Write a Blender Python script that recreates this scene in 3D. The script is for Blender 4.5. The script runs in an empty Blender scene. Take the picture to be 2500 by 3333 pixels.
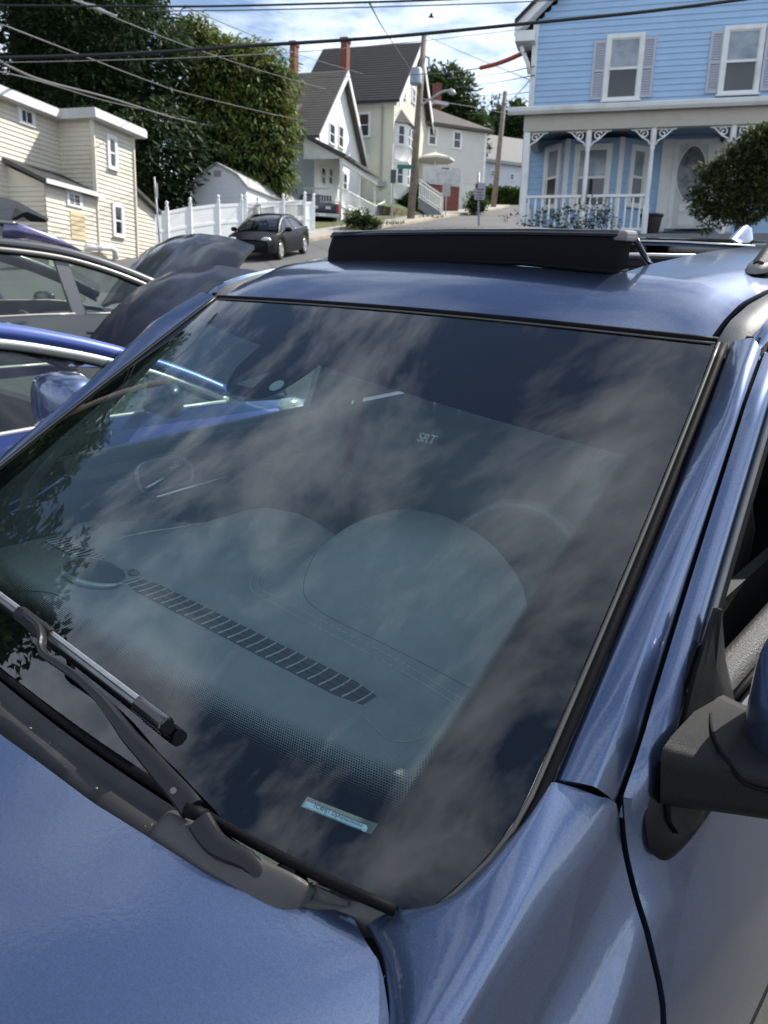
import bpy, bmesh, math, random
from mathutils import Vector, Matrix
R_ = math.radians
random.seed(7)
sc = bpy.context.scene
COL = sc.collection

# ------------------------------------------------------------------ camera
EYE = Vector((0.0, 0.0, 1.819))
FPX, PITCH, ROLL = 2530.6, R_(13.28), R_(1.854)
FWD = Vector((0, math.cos(PITCH), -math.sin(PITCH)))
_u = Vector((0, math.sin(PITCH), math.cos(PITCH)))
RGT = Vector((1, 0, 0)) * math.cos(ROLL) + _u * math.sin(ROLL)
UPV = _u * math.cos(ROLL) - Vector((1, 0, 0)) * math.sin(ROLL)
cam = bpy.data.cameras.new('camera')
co = bpy.data.objects.new('camera', cam)
COL.objects.link(co)
m3 = Matrix((RGT, UPV, -FWD)).transposed()
co.matrix_world = Matrix.Translation(EYE) @ m3.to_4x4()
cam.sensor_fit = 'VERTICAL'
cam.sensor_width = 27.0
cam.sensor_height = 36.0
cam.lens = 36.0 * FPX / 3333.0
cam.clip_start = 0.05
cam.clip_end = 2000
cam.dof.use_dof = True
cam.dof.focus_distance = 1.25
cam.dof.aperture_fstop = 9.5
sc.camera = co

# ------------------------------------------------------------------ sky + sun
SUN_AZ, SUN_EL = R_(56.0), R_(45.0)
SUN = Vector((math.sin(SUN_AZ) * math.cos(SUN_EL), math.cos(SUN_AZ) * math.cos(SUN_EL), math.sin(SUN_EL)))
w = bpy.data.worlds.new('World')
sc.world = w
w.use_nodes = True
nt = w.node_tree
for n in list(nt.nodes):
    nt.nodes.remove(n)
def N(t, typ, **k):
    n = t.nodes.new(typ)
    for a, b in k.items():
        if a == 'i':
            for q, val in b.items():
                n.inputs[q].default_value = val
        else:
            setattr(n, a, b)
    return n
def math_(t, op, a, b=None, c=None, clamp=False):
    n = N(t, 'ShaderNodeMath', operation=op, use_clamp=clamp)
    for i, x in enumerate((a, b, c)):
        if x is None:
            continue
        if isinstance(x, (int, float)):
            n.inputs[i].default_value = x
        else:
            t.links.new(x, n.inputs[i])
    return n.outputs[0]
def mixc(t, fac, a, b, mode='MIX'):
    n = N(t, 'ShaderNodeMix', data_type='RGBA', blend_type=mode)
    for i, x in ((0, fac), (6, a), (7, b)):
        if isinstance(x, (int, float)):
            n.inputs[i].default_value = x
        elif isinstance(x, tuple):
            n.inputs[i].default_value = x if len(x) == 4 else (*x, 1)
        else:
            t.links.new(x, n.inputs[i])
    return n.outputs[2]
def ramp(t, fac, stops):
    n = N(t, 'ShaderNodeValToRGB')
    e = n.color_ramp.elements
    while len(e) < len(stops):
        e.new(0.5)
    for i, (p, c) in enumerate(stops):
        e[i].position = p
        e[i].color = (c, c, c, 1) if isinstance(c, (int, float)) else (*c, 1)
    t.links.new(fac, n.inputs[0])
    return n.outputs[0]
sky = N(nt, 'ShaderNodeTexSky', sky_type='NISHITA', sun_disc=False, sun_elevation=SUN_EL, sun_rotation=SUN_AZ,
        altitude=50, air_density=1.0, dust_density=0.6, ozone_density=1.4)
tc = N(nt, 'ShaderNodeTexCoord')
sep = N(nt, 'ShaderNodeSeparateXYZ')
nt.links.new(tc.outputs['Generated'], sep.inputs[0])
zz = math_(nt, 'ADD', math_(nt, 'MAXIMUM', sep.outputs[2], 0.0), 0.22)
cb = N(nt, 'ShaderNodeCombineXYZ')
nt.links.new(math_(nt, 'DIVIDE', sep.outputs[0], zz), cb.inputs[0])
nt.links.new(math_(nt, 'DIVIDE', sep.outputs[1], zz), cb.inputs[1])
mp = N(nt, 'ShaderNodeMapping', i={'Location': (3.1, 1.7, 0), 'Rotation': (0, 0, R_(35)), 'Scale': (1.0, 1.7, 1)})
nt.links.new(cb.outputs[0], mp.inputs[0])
n1 = N(nt, 'ShaderNodeTexNoise', i={'Scale': 1.6, 'Detail': 9, 'Roughness': 0.62, 'Distortion': 0.5})
nt.links.new(mp.outputs[0], n1.inputs[0])
n2 = N(nt, 'ShaderNodeTexNoise', i={'Scale': 5.5, 'Detail': 6, 'Roughness': 0.6, 'Distortion': 0.3})
nt.links.new(mp.outputs[0], n2.inputs[0])
cl = math_(nt, 'ADD', math_(nt, 'MULTIPLY', n1.outputs[0], 0.78), math_(nt, 'MULTIPLY', n2.outputs[0], 0.22))
low = math_(nt, 'POWER', math_(nt, 'SUBTRACT', 1.0, math_(nt, 'MAXIMUM', sep.outputs[2], 0.0)), 2.0)
cl = math_(nt, 'MULTIPLY_ADD', low, 0.085, math_(nt, 'SUBTRACT', cl, 0.030))
cmask = ramp(nt, cl, [(0.42, 0.0), (0.50, 0.42), (0.63, 0.95)])
cshade = ramp(nt, n2.outputs[0], [(0.3, (8.6, 9.7, 11.2)), (0.7, (11.4, 12.2, 13.2))])
skyc = mixc(nt, 1.0, sky.outputs[0], (1.02, 1.02, 1.04), 'MULTIPLY')
colr = mixc(nt, cmask, skyc, cshade)
bg = N(nt, 'ShaderNodeBackground')
bg.inputs[1].default_value = 0.105
nt.links.new(colr, bg.inputs[0])
out = N(nt, 'ShaderNodeOutputWorld')
nt.links.new(bg.outputs[0], out.inputs[0])
sl = bpy.data.lights.new('sun', 'SUN')
sl.energy = 4.9
sl.angle = R_(0.53)
sl.color = (1.0, 0.95, 0.87)
so = bpy.data.objects.new('sun', sl)
COL.objects.link(so)
so.rotation_euler = (-SUN).to_track_quat('-Z', 'Y').to_euler()
so.location = (30, 0, 40)
vs = sc.view_settings
vs.view_transform = 'Standard'
vs.look = 'None'
vs.exposure = 0.5
vs.gamma = 1.0
sc.render.film_transparent = False
sc.cycles.max_bounces = 10
sc.cycles.transparent_max_bounces = 24
sc.cycles.caustics_reflective = False
sc.cycles.caustics_refractive = False
sc.cycles.use_denoising = True
sc.cycles.sample_clamp_indirect = 8

# ------------------------------------------------------------------ materials
MATS = {}
def mat(name, col, rough=0.6, metal=0.0, coat=0.0, var=0.12, vscale=6.0, bump=0.0, bscale=60.0, spec=0.5,
        dirt=None, dirt_scale=2.0, emis=None):
    if name in MATS:
        return MATS[name]
    m = bpy.data.materials.new(name)
    m.use_nodes = True
    t = m.node_tree
    b = t.nodes['Principled BSDF']
    b.inputs['Roughness'].default_value = rough
    b.inputs['Metallic'].default_value = metal
    b.inputs['Coat Weight'].default_value = coat
    b.inputs['Coat Roughness'].default_value = 0.03
    b.inputs['Specular IOR Level'].default_value = spec
    c = (*col, 1)
    tcn = N(t, 'ShaderNodeTexCoord')
    if var > 0:
        nz = N(t, 'ShaderNodeTexNoise', i={'Scale': vscale, 'Detail': 6, 'Roughness': 0.65})
        t.links.new(tcn.outputs['Object'], nz.inputs[0])
        lo = tuple(x * (1 - var) for x in col)
        hi = tuple(min(1, x * (1 + var)) for x in col)
        o = ramp(t, nz.outputs[0], [(0.3, lo), (0.7, hi)])
        if dirt:
            nd = N(t, 'ShaderNodeTexNoise', i={'Scale': dirt_scale, 'Detail': 8, 'Roughness': 0.7})
            t.links.new(tcn.outputs['Object'], nd.inputs[0])
            o = mixc(t, ramp(t, nd.outputs[0], [(0.52, 0.0), (0.75, 0.75)]), o, dirt)
        t.links.new(o, b.inputs['Base Color'])
    else:
        b.inputs['Base Color'].default_value = c
    if bump > 0:
        nb = N(t, 'ShaderNodeTexNoise', i={'Scale': bscale, 'Detail': 5, 'Roughness': 0.6})
        t.links.new(tcn.outputs['Object'], nb.inputs[0])
        bp = N(t, 'ShaderNodeBump', i={'Strength': bump, 'Distance': 0.01})
        t.links.new(nb.outputs[0], bp.inputs['Height'])
        t.links.new(bp.outputs[0], b.inputs['Normal'])
    if emis:
        b.inputs['Emission Color'].default_value = (*emis, 1)
        b.inputs['Emission Strength'].default_value = 1.0
    MATS[name] = m
    return m
def paint(name, col, flake=0.35, metal=0.35, rough=0.38, fscale=1400.0):
    if name in MATS:
        return MATS[name]
    m = mat(name, col, rough, metal, 1.0, var=0)
    t = m.node_tree
    b = t.nodes['Principled BSDF']
    b.inputs['Coat IOR'].default_value = 1.62
    tcn = N(t, 'ShaderNodeTexCoord')
    vo = N(t, 'ShaderNodeTexVoronoi', i={'Scale': fscale})
    t.links.new(tcn.outputs['Object'], vo.inputs[0])
    sp = N(t, 'ShaderNodeSeparateColor')
    t.links.new(vo.outputs['Color'], sp.inputs[0])
    nz = N(t, 'ShaderNodeTexNoise', i={'Scale': 3.0, 'Detail': 3})
    t.links.new(tcn.outputs['Object'], nz.inputs[0])
    f = math_(t, 'ADD', math_(t, 'MULTIPLY', sp.outputs[0], flake), math_(t, 'MULTIPLY', nz.outputs[0], 0.12))
    o = mixc(t, f, tuple(x * 0.86 for x in col), tuple(min(1, x * 1.75 + 0.02) for x in col))
    t.links.new(o, b.inputs['Base Color'])
    # faint dust and swirl marks break up the gloss of the clear coat
    nd = N(t, 'ShaderNodeTexNoise', i={'Scale': 9.0, 'Detail': 8, 'Roughness': 0.75})
    t.links.new(tcn.outputs['Object'], nd.inputs[0])
    t.links.new(ramp(t, nd.outputs[0], [(0.4, 0.02), (0.75, 0.10)]), b.inputs['Coat Roughness'])
    # orange peel in the clear coat
    op = N(t, 'ShaderNodeTexNoise', i={'Scale': 160.0, 'Detail': 2})
    t.links.new(tcn.outputs['Object'], op.inputs[0])
    bp = N(t, 'ShaderNodeBump', i={'Strength': 0.035, 'Distance': 0.004})
    t.links.new(op.outputs[0], bp.inputs['Height'])
    t.links.new(bp.outputs[0], b.inputs['Coat Normal'])
    return m
def glass(name, tint, ior=1.6, dark=0.0, rough=0.0):
    """thin automotive or window glass: tinted see-through plus mirror reflection by Fresnel"""
    if name in MATS:
        return MATS[name]
    m = bpy.data.materials.new(name)
    m.use_nodes = True
    t = m.node_tree
    for n in list(t.nodes):
        t.nodes.remove(n)
    tr = N(t, 'ShaderNodeBsdfTransparent', i={'Color': (*tint, 1)})
    gl = N(t, 'ShaderNodeBsdfGlossy', i={'Roughness': rough, 'Color': (1, 1, 1, 1)})
    # a thin pane mirrors the same from both sides, so the index is inverted on back faces
    fr = N(t, 'ShaderNodeFresnel')
    ge = N(t, 'ShaderNodeNewGeometry')
    t.links.new(math_(t, 'MULTIPLY_ADD', ge.outputs['Backfacing'], 1.0 / ior - ior, ior), fr.inputs[0])
    mx = N(t, 'ShaderNodeMixShader')
    t.links.new(fr.outputs[0], mx.inputs[0])
    t.links.new(tr.outputs[0], mx.inputs[1])
    t.links.new(gl.outputs[0], mx.inputs[2])
    o = N(t, 'ShaderNodeOutputMaterial')
    t.links.new(mx.outputs[0], o.inputs[0])
    MATS[name] = m
    return m

# ------------------------------------------------------------------ mesh helpers
def V(*a):
    return Vector(a)
class MB:
    def __init__(s):
        s.v = []
        s.f = []
    def add(s, vs_, fs):
        o = len(s.v)
        s.v += [tuple(p) for p in vs_]
        s.f += [tuple(i + o for i in q) for q in fs]
        return s
    def hexa(s, a):
        return s.add(a, [(0, 3, 2, 1), (4, 5, 6, 7), (0, 1, 5, 4), (1, 2, 6, 5), (2, 3, 7, 6), (3, 0, 4, 7)])
    def box(s, x0, x1, y0, y1, z0, z1):
        return s.hexa([(x0, y0, z0), (x1, y0, z0), (x1, y1, z0), (x0, y1, z0),
                       (x0, y0, z1), (x1, y0, z1), (x1, y1, z1), (x0, y1, z1)])
    def obox(s, c, ax, ay, az, hx, hy, hz):
        c, ax, ay, az = Vector(c), Vector(ax).normalized(), Vector(ay).normalized(), Vector(az).normalized()
        return s.hexa([c + ax * (hx * i) + ay * (hy * j) + az * (hz * k) for k in (-1, 1)
                       for i, j in ((-1, -1), (1, -1), (1, 1), (-1, 1))])
    def prism(s, poly, vec):
        n = len(poly)
        vec = Vector(vec)
        p = [Vector(q) for q in poly]
        return s.add(p + [q + vec for q in p],
                     [tuple(range(n - 1, -1, -1)), tuple(range(n, 2 * n))] +
                     [(i, (i + 1) % n, (i + 1) % n + n, i + n) for i in range(n)])
    def loft(s, rings, closed=True, caps=True):
        n = len(rings[0])
        fs = []
        for i in range(len(rings) - 1):
            for j in range(n if closed else n - 1):
                k = (j + 1) % n
                fs.append((i * n + j, i * n + k, (i + 1) * n + k, (i + 1) * n + j))
        if caps and closed:
            fs.append(tuple(range(n - 1, -1, -1)))
            fs.append(tuple((len(rings) - 1) * n + j for j in range(n)))
        return s.add([p for r in rings for p in r], fs)
    def tube(s, pts, r, n=8, caps=True):
        pts = [Vector(p) for p in pts]
        rad = r if isinstance(r, (list, tuple)) else [r] * len(pts)
        rings = []
        side = None
        for i, p in enumerate(pts):
            d = (pts[min(i + 1, len(pts) - 1)] - pts[max(i - 1, 0)]).normalized()
            ref = Vector((0, 0, 1)) if abs(d.z) < 0.95 else Vector((0, 1, 0))
            if side is None:
                side = d.cross(ref).normalized()
            else:
                side = (side - d * side.dot(d)).normalized()
            up = side.cross(d).normalized()
            rings.append([p + (side * math.cos(2 * math.pi * k / n) + up * math.sin(2 * math.pi * k / n)) * rad[i]
                          for k in range(n)])
        return s.loft(rings, True, caps)
    def cyl(s, a, b, r, n=16):
        return s.tube([a, b], r, n)
    def grid(s, P):
        nu, nv = len(P), len(P[0])
        return s.add([p for r in P for p in r],
                     [(i * nv + j, i * nv + j + 1, (i + 1) * nv + j + 1, (i + 1) * nv + j)
                      for i in range(nu - 1) for j in range(nv - 1)])
    def sphere(s, c, rx, ry, rz, nu=16, nv=10):
        rings = []
        for i in range(nv + 1):
            th = math.pi * i / nv
            rings.append([(c[0] + rx * max(math.sin(th), 1e-3) * math.cos(2 * math.pi * j / nu),
                           c[1] + ry * max(math.sin(th), 1e-3) * math.sin(2 * math.pi * j / nu),
                           c[2] - rz * math.cos(th)) for j in range(nu)])
        return s.loft(rings)
    def mesh(s, name, fix=True):
        me = bpy.data.meshes.new(name)
        me.from_pydata(s.v, [], s.f)
        if fix:
            bm = bmesh.new()
            bm.from_mesh(me)
            bmesh.ops.recalc_face_normals(bm, faces=bm.faces)
            bm.to_mesh(me)
            bm.free()
        me.update()
        return me
    def build(s, name, m, parent=None, smooth=False, sub=0, bevel=0.0, solid=0.0, off=-1.0, fix=True, auto=None):
        me = s.mesh(name, fix)
        if m:
            me.materials.append(m)
        o = bpy.data.objects.new(name, me)
        COL.objects.link(o)
        if parent:
            o.parent = parent
        if smooth:
            for p in me.polygons:
                p.use_smooth = True
        if solid:
            md = o.modifiers.new('solid', 'SOLIDIFY')
            md.thickness = solid
            md.offset = off
        if solid and smooth:
            md = o.modifiers.new('split', 'EDGE_SPLIT')
            md.split_angle = R_(50)
        if bevel:
            md = o.modifiers.new('bevel', 'BEVEL')
            md.width = bevel
            md.segments = 2
            md.limit_method = 'ANGLE'
            md.angle_limit = R_(40)
        if sub:
            md = o.modifiers.new('sub', 'SUBSURF')
            md.levels = sub
            md.render_levels = sub
        if auto:
            try:
                me.set_sharp_from_angle(angle=R_(auto))
            except Exception:
                pass
        return o
def empty(name, loc=(0, 0, 0), rot=None, mw=None):
    o = bpy.data.objects.new(name, None)
    COL.objects.link(o)
    o.empty_display_size = 0.2
    if mw is not None:
        o.matrix_world = mw
    else:
        o.location = loc
        if rot:
            o.rotation_euler = rot
    return o
def tag(o, label=None, cat=None, group=None, kind=None):
    for k, x in (('label', label), ('category', cat), ('group', group), ('kind', kind)):
        if x:
            o[k] = x
    return o
def inst(src, parent=None, mw=None, name=None):
    o = src.copy()
    if name:
        o.name = name
    COL.objects.link(o)
    o.parent = parent
    if mw is not None:
        o.matrix_local = mw
    return o
def copy_tree(o, parent=None):
    kids = list(o.children)
    c = o.copy()
    COL.objects.link(c)
    c.parent = parent
    for k in kids:
        copy_tree(k, c)
    return c
def text_mesh(name, body, size, m, parent, mw, depth=0.0008, shear=0.0):
    cu = bpy.data.curves.new(name, 'FONT')
    cu.body = body
    cu.size = size
    cu.align_x = 'CENTER'
    cu.align_y = 'CENTER'
    cu.extrude = depth
    cu.shear = shear
    tmp = bpy.data.objects.new(name + '_tmp', cu)
    COL.objects.link(tmp)
    dg = bpy.context.evaluated_depsgraph_get()
    me = bpy.data.meshes.new_from_object(tmp.evaluated_get(dg))
    bpy.data.objects.remove(tmp)
    bpy.data.curves.remove(cu)
    me.name = name
    me.materials.clear()
    me.materials.append(m)
    o = bpy.data.objects.new(name, me)
    COL.objects.link(o)
    o.parent = parent
    o.matrix_local = mw
    return o
def frame(org, ax, ay):
    ax = Vector(ax).normalized()
    ay = Vector(ay)
    az = ax.cross(ay).normalized()
    ay = az.cross(ax)
    return Matrix.Translation(Vector(org)) @ Matrix((ax, ay, az)).transposed().to_4x4()
def lerp(a, b, t):
    return a + (b - a) * t
def sstep(a, b, x):
    t = min(1, max(0, (x - a) / (b - a)))
    return t * t * (3 - 2 * t)
def interp(pts, x):
    if x <= pts[0][0]:
        return pts[0][1]
    for (a, b), (c, d) in zip(pts, pts[1:]):
        if x <= c:
            return lerp(b, d, (x - a) / (c - a))
    return pts[-1][1]
def catmull(P, n):
    """resample a polyline smoothly, n points per span"""
    P = [Vector(p) for p in P]
    o = []
    for i in range(len(P) - 1):
        a = P[max(i - 1, 0)]
        b, c = P[i], P[i + 1]
        d = P[min(i + 2, len(P) - 1)]
        for k in range(n):
            t = k / n
            o.append(0.5 * ((2 * b) + (c - a) * t + (2 * a - 5 * b + 4 * c - d) * t * t + (3 * b - a - 3 * c + d) * t ** 3))
    o.append(P[-1])
    return o
# survey of the place: a sight line through a point of the photograph, met with a real plane
def sight(x, y):
    return FWD + RGT * ((x - 1250) / FPX) - UPV * ((y - 1666.5) / FPX)
def at(x, y, Y):
    d = sight(x, y)
    return EYE + d * (Y / d.y)
def on_plane(x, y, P, n):
    d = sight(x, y)
    return EYE + d * ((Vector(P) - EYE).dot(n) / d.dot(n))
# the lot all near cars stand on: a plane tilted with the hill; LOT maps its own metres to the world
LO = Vector((-0.601759, 1.15788845, 1.819 - 1.69914826))
LX, LY, LZ = Vector((0.75996909, -0.64777573, -0.05323149)), Vector((0.64987404, 0.75599093, 0.07836736)), Vector((-0.01052195, -0.09415053, 0.99550237))
LX.normalize(); LZ = LX.cross(LY).normalized(); LY = LZ.cross(LX)
LOT = Matrix.Translation(LO) @ Matrix((LX, LY, LZ)).transposed().to_4x4()
LOTI = LOT.inverted()
def lot_ray(x, y):
    return LOTI @ EYE, LOTI.to_3x3() @ sight(x, y)
def lp(x, y, ax, val):
    o, d = lot_ray(x, y)
    return o + d * ((val - o[ax]) / d[ax])

# ------------------------------------------------------------------ shared materials
M_BLUE = paint('blue_metallic_paint', (0.078, 0.114, 0.208), 0.42, 0.90, 0.34, 1050.0)
M_RUBBER = mat('black_rubber', (0.006, 0.006, 0.007), 0.55, var=0.2, bump=0.15, bscale=300, spec=0.06)
M_PLAST = mat('grained_black_plastic', (0.007, 0.007, 0.0075), 0.45, var=0.15, vscale=20, bump=0.35, bscale=900, spec=0.28)
M_COWL2 = mat('highlit_cowl_plastic', (0.055, 0.052, 0.048), 0.40, var=0.25, vscale=9, bump=0.25, bscale=700)  # paler than the cowl, standing in for the highlight on its platform
M_COWL = mat('weathered_cowl_plastic', (0.034, 0.033, 0.033), 0.46, var=0.25, vscale=9, bump=0.25, bscale=700,
             dirt=(0.06, 0.057, 0.052), dirt_scale=7)
M_GLOSS = mat('gloss_black_trim', (0.006, 0.006, 0.008), 0.12, coat=0.6, var=0)
M_CHROME = mat('brushed_bright_trim', (0.50, 0.50, 0.49), 0.28, 1.0, var=0.08, vscale=30)
M_SATIN = mat('satin_dark_trim', (0.16, 0.16, 0.165), 0.35, 0.9, var=0.08, vscale=30)
M_SILVER = mat('dull_aluminium_strip', (0.50, 0.50, 0.50), 0.42, 0.9, var=0.2, vscale=40)
M_DASH = mat('dark_grained_dash_skin', (0.185, 0.200, 0.198), 0.62, var=0.12, vscale=14, bump=0.35, bscale=380)
M_DARK = mat('dark_cabin_trim', (0.012, 0.012, 0.014), 0.75, var=0.2, bump=0.2, bscale=120)
M_SEAT = mat('black_seat_leather', (0.018, 0.018, 0.020), 0.5, var=0.2, vscale=10, bump=0.3, bscale=200)
M_BELT = mat('dark_red_belt_webbing', (0.16, 0.012, 0.016), 0.7, var=0.2, vscale=60, bump=0.2, bscale=900)
M_LEATHER = mat('grey_grained_sill_leather', (0.095, 0.092, 0.088), 0.42, var=0.1, vscale=20, bump=0.55, bscale=260)
M_STITCH = mat('pale_thread', (0.45, 0.45, 0.43), 0.8, var=0.1)
M_WS = glass('windshield_glass', (0.82, 0.93, 0.92), 1.74)
M_GLASS = glass('car_side_glass', (0.72, 0.80, 0.76), 1.55)
M_TINT = glass('privacy_glass', (0.10, 0.11, 0.11), 1.55)
M_TYRE = mat('tyre_rubber', (0.018, 0.018, 0.018), 0.85, var=0.2, bump=0.3, bscale=80)
M_RIM = mat('alloy_wheel', (0.42, 0.42, 0.42), 0.3, 0.9, var=0.1)

# ------------------------------------------------------------------ the near SUV (metres from its windshield foot; +x its driver side, +y its tail)
CARW = empty('parked_suv', mw=LOT)
tag(CARW, 'metallic blue SUV in the foreground with its windshield, wiper and sunroof deflector towards the camera', 'car')
def gy(x, z):
    t = z - 1.07
    return -0.004 + 1.5965 * t + 0.0446 * t * t + 0.0815 * x * x + 0.0968 * x ** 4
def gn(x, z):
    t = z - 1.07
    return Vector((2 * 0.0815 * x + 4 * 0.0968 * x ** 3, -1.0, 1.5965 + 2 * 0.0446 * t)).normalized()
def glass_hit(px, py, h=0.0):
    """point h metres above the windshield on the sight line of a photograph point"""
    o, d = lot_ray(px, py)
    lo, hi = 0.3, 4.0
    g = lambda t: (o + d * t).y - gy((o + d * t).x, (o + d * t).z) + h * 1.88
    for _ in range(60):
        m = (lo + hi) / 2
        if g(m) < 0:
            lo = m
        else:
            hi = m
    return o + d * lo
def xe(z):
    q = (1.66 - z) / 0.5
    return 0.6688 * (1 - q) + 0.7784 * q + 0.0064 * 4 * q * (1 - q)
ZTOP, ZBOT = 1.668, 1.128
def ws_pt(u, v_, h=0.0):
    """u -1..1 across, v 0..1 foot to header, rounded lower corners"""
    zt = ZTOP - 0.012 * u * u
    z = lerp(ZBOT, zt, v_)
    lim = xe(z)
    if z < 1.215:
        q = (1.215 - z) / 0.09
        lim -= 0.055 * q * q
    x = u * lim
    return Vector((x, gy(x, z), z)) + gn(x, z) * h
def sheet(fn, nu, nv):
    return MB().grid([[fn(-1 + 2 * i / nu, j / nv) for j in range(nv + 1)] for i in range(nu + 1)])
WS = sheet(ws_pt, 48, 30).build('windshield', M_WS, CARW, smooth=True, fix=False)
WS.data.flip_normals()
# ceramic frit: printed border with a dot fade, on its own layer 4 mm under the outer face
fm = bpy.data.materials.new('ceramic_frit')
fm.use_nodes = True
t = fm.node_tree
b = t.nodes['Principled BSDF']
b.inputs['Base Color'].default_value = (0.004, 0.0045, 0.006, 1)
b.inputs['Roughness'].default_value = 0.7
b.inputs['Specular IOR Level'].default_value = 0.0
tcn = N(t, 'ShaderNodeTexCoord')
sx = N(t, 'ShaderNodeSeparateXYZ')
t.links.new(tcn.outputs['Object'], sx.inputs[0])
X, Y, Z = sx.outputs
ax = math_(t, 'ABSOLUTE', X)
d_bot = math_(t, 'SUBTRACT', Z, 1.204)
d_side = math_(t, 'SUBTRACT', 0.643, ax)
line_r = math_(t, 'SUBTRACT', math_(t, 'SUBTRACT', 1.556, math_(t, 'MULTIPLY', X, 0.079)), Z)
in_tab = math_(t, 'MULTIPLY', math_(t, 'GREATER_THAN', X, -0.292), math_(t, 'LESS_THAN', X, -0.062))
# sensor tab hanging from the header band: a rounded trapezoid
xm = math_(t, 'ABSOLUTE', math_(t, 'ADD', X, 0.182))
tabz = math_(t, 'ADD', 1.492, math_(t, 'MULTIPLY', math_(t, 'POWER', math_(t, 'DIVIDE', xm, 0.118), 4.0), 0.06))
d_tab = math_(t, 'SUBTRACT', tabz, Z)
d_top = N(t, 'ShaderNodeMix', data_type='FLOAT')
t.links.new(in_tab, d_top.inputs[0])
t.links.new(line_r, d_top.inputs[2])
t.links.new(math_(t, 'MINIMUM', d_tab, line_r), d_top.inputs[3])
dt = d_top.outputs[0]
# hexagonal dots, pitch 3.4 mm along the glass
s_ = math_(t, 'MULTIPLY', Z, 1.9)
pit = 0.0036
gx = math_(t, 'DIVIDE', X, pit)
gz = math_(t, 'DIVIDE', s_, pit * 0.866)
row = math_(t, 'FLOOR', gz)
odd = math_(t, 'MULTIPLY', math_(t, 'MODULO', row, 2.0), 0.5)
fx = math_(t, 'SUBTRACT', math_(t, 'FRACT', math_(t, 'ADD', gx, odd)), 0.5)
fz = math_(t, 'MULTIPLY', math_(t, 'SUBTRACT', math_(t, 'FRACT', gz), 0.5), 0.866)
rr = math_(t, 'SQRT', math_(t, 'ADD', math_(t, 'MULTIPLY', fx, fx), math_(t, 'MULTIPLY', fz, fz)))
cov_b = math_(t, 'MULTIPLY_ADD', d_bot, -1 / 0.030, 0.02)      # 0 at the clear line, 1 a little below
cov_s = math_(t, 'MULTIPLY_ADD', d_side, -1 / 0.012, 0.25)
cov_t = math_(t, 'LESS_THAN', dt, 0.0)
cov = math_(t, 'MAXIMUM', math_(t, 'MAXIMUM', cov_b, cov_s), cov_t)
cov = math_(t, 'MINIMUM', math_(t, 'MAXIMUM', cov, 0.0), 1.0)
dots = math_(t, 'LESS_THAN', rr, math_(t, 'MULTIPLY', math_(t, 'SQRT', cov), 0.62))
mask = math_(t, 'MAXIMUM', math_(t, 'MULTIPLY', dots, math_(t, 'GREATER_THAN', cov, 0.03)), math_(t, 'GREATER_THAN', cov, 0.97))
# camera window and rain sensor left clear in the tab
cw = math_(t, 'MULTIPLY', math_(t, 'MULTIPLY', math_(t, 'GREATER_THAN', X, -0.235), math_(t, 'LESS_THAN', X, -0.176)),
           math_(t, 'MULTIPLY', math_(t, 'GREATER_THAN', Z, 1.508),
                 math_(t, 'LESS_THAN', Z, math_(t, 'MULTIPLY_ADD', math_(t, 'ADD', X, 0.235), 0.42, 1.512))))
mask = math_(t, 'MULTIPLY', mask, math_(t, 'SUBTRACT', 1.0, cw))
# slot left clear above the number plate
vx = math_(t, 'SUBTRACT', X, 0.5900)
vz = math_(t, 'SUBTRACT', math_(t, 'SUBTRACT', Z, 1.1610), math_(t, 'MULTIPLY', vx, 0.022))
vslot = math_(t, 'MULTIPLY', math_(t, 'LESS_THAN', math_(t, 'ABSOLUTE', vx), 0.0480), math_(t, 'LESS_THAN', math_(t, 'ABSOLUTE', vz), 0.0036))
mask = math_(t, 'MULTIPLY', mask, math_(t, 'SUBTRACT', 1.0, vslot))
# the clear part carries a faint dusty film on its inner face that catches daylight
tr0 = N(t, 'ShaderNodeBsdfTransparent')
df = N(t, 'ShaderNodeBsdfDiffuse', i={'Color': (0.60, 0.70, 0.74, 1)})
nf = N(t, 'ShaderNodeTexNoise', i={'Scale': 7.0, 'Detail': 6, 'Roughness': 0.6})
t.links.new(tcn.outputs['Object'], nf.inputs[0])
tr = N(t, 'ShaderNodeMixShader')
t.links.new(ramp(t, nf.outputs[0], [(0.3, 0.034), (0.7, 0.056)]), tr.inputs[0])
t.links.new(tr0.outputs[0], tr.inputs[1])
t.links.new(df.outputs[0], tr.inputs[2])
mx = N(t, 'ShaderNodeMixShader')
t.links.new(mask, mx.inputs[0])
t.links.new(tr.outputs[0], mx.inputs[1])
t.links.new(b.outputs[0], mx.inputs[2])
t.links.new(mx.outputs[0], t.nodes['Material Output'].inputs[0])
sheet(lambda u, v_: ws_pt(u, v_, -0.004), 48, 30).build('frit_band', fm, WS, smooth=True, fix=False)
# rain sensor lens and the camera bracket behind the tab
q = V(-0.118, gy(-0.118, 1.522), 1.522) - gn(-0.118, 1.522) * 0.003
MB().cyl(q - gn(0, 1.5) * 0.012, q, 0.017, 20).build('rain_sensor', mat('sensor_gel', (0.10, 0.16, 0.16), 0.25, var=0), WS, smooth=True, auto=40)
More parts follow.
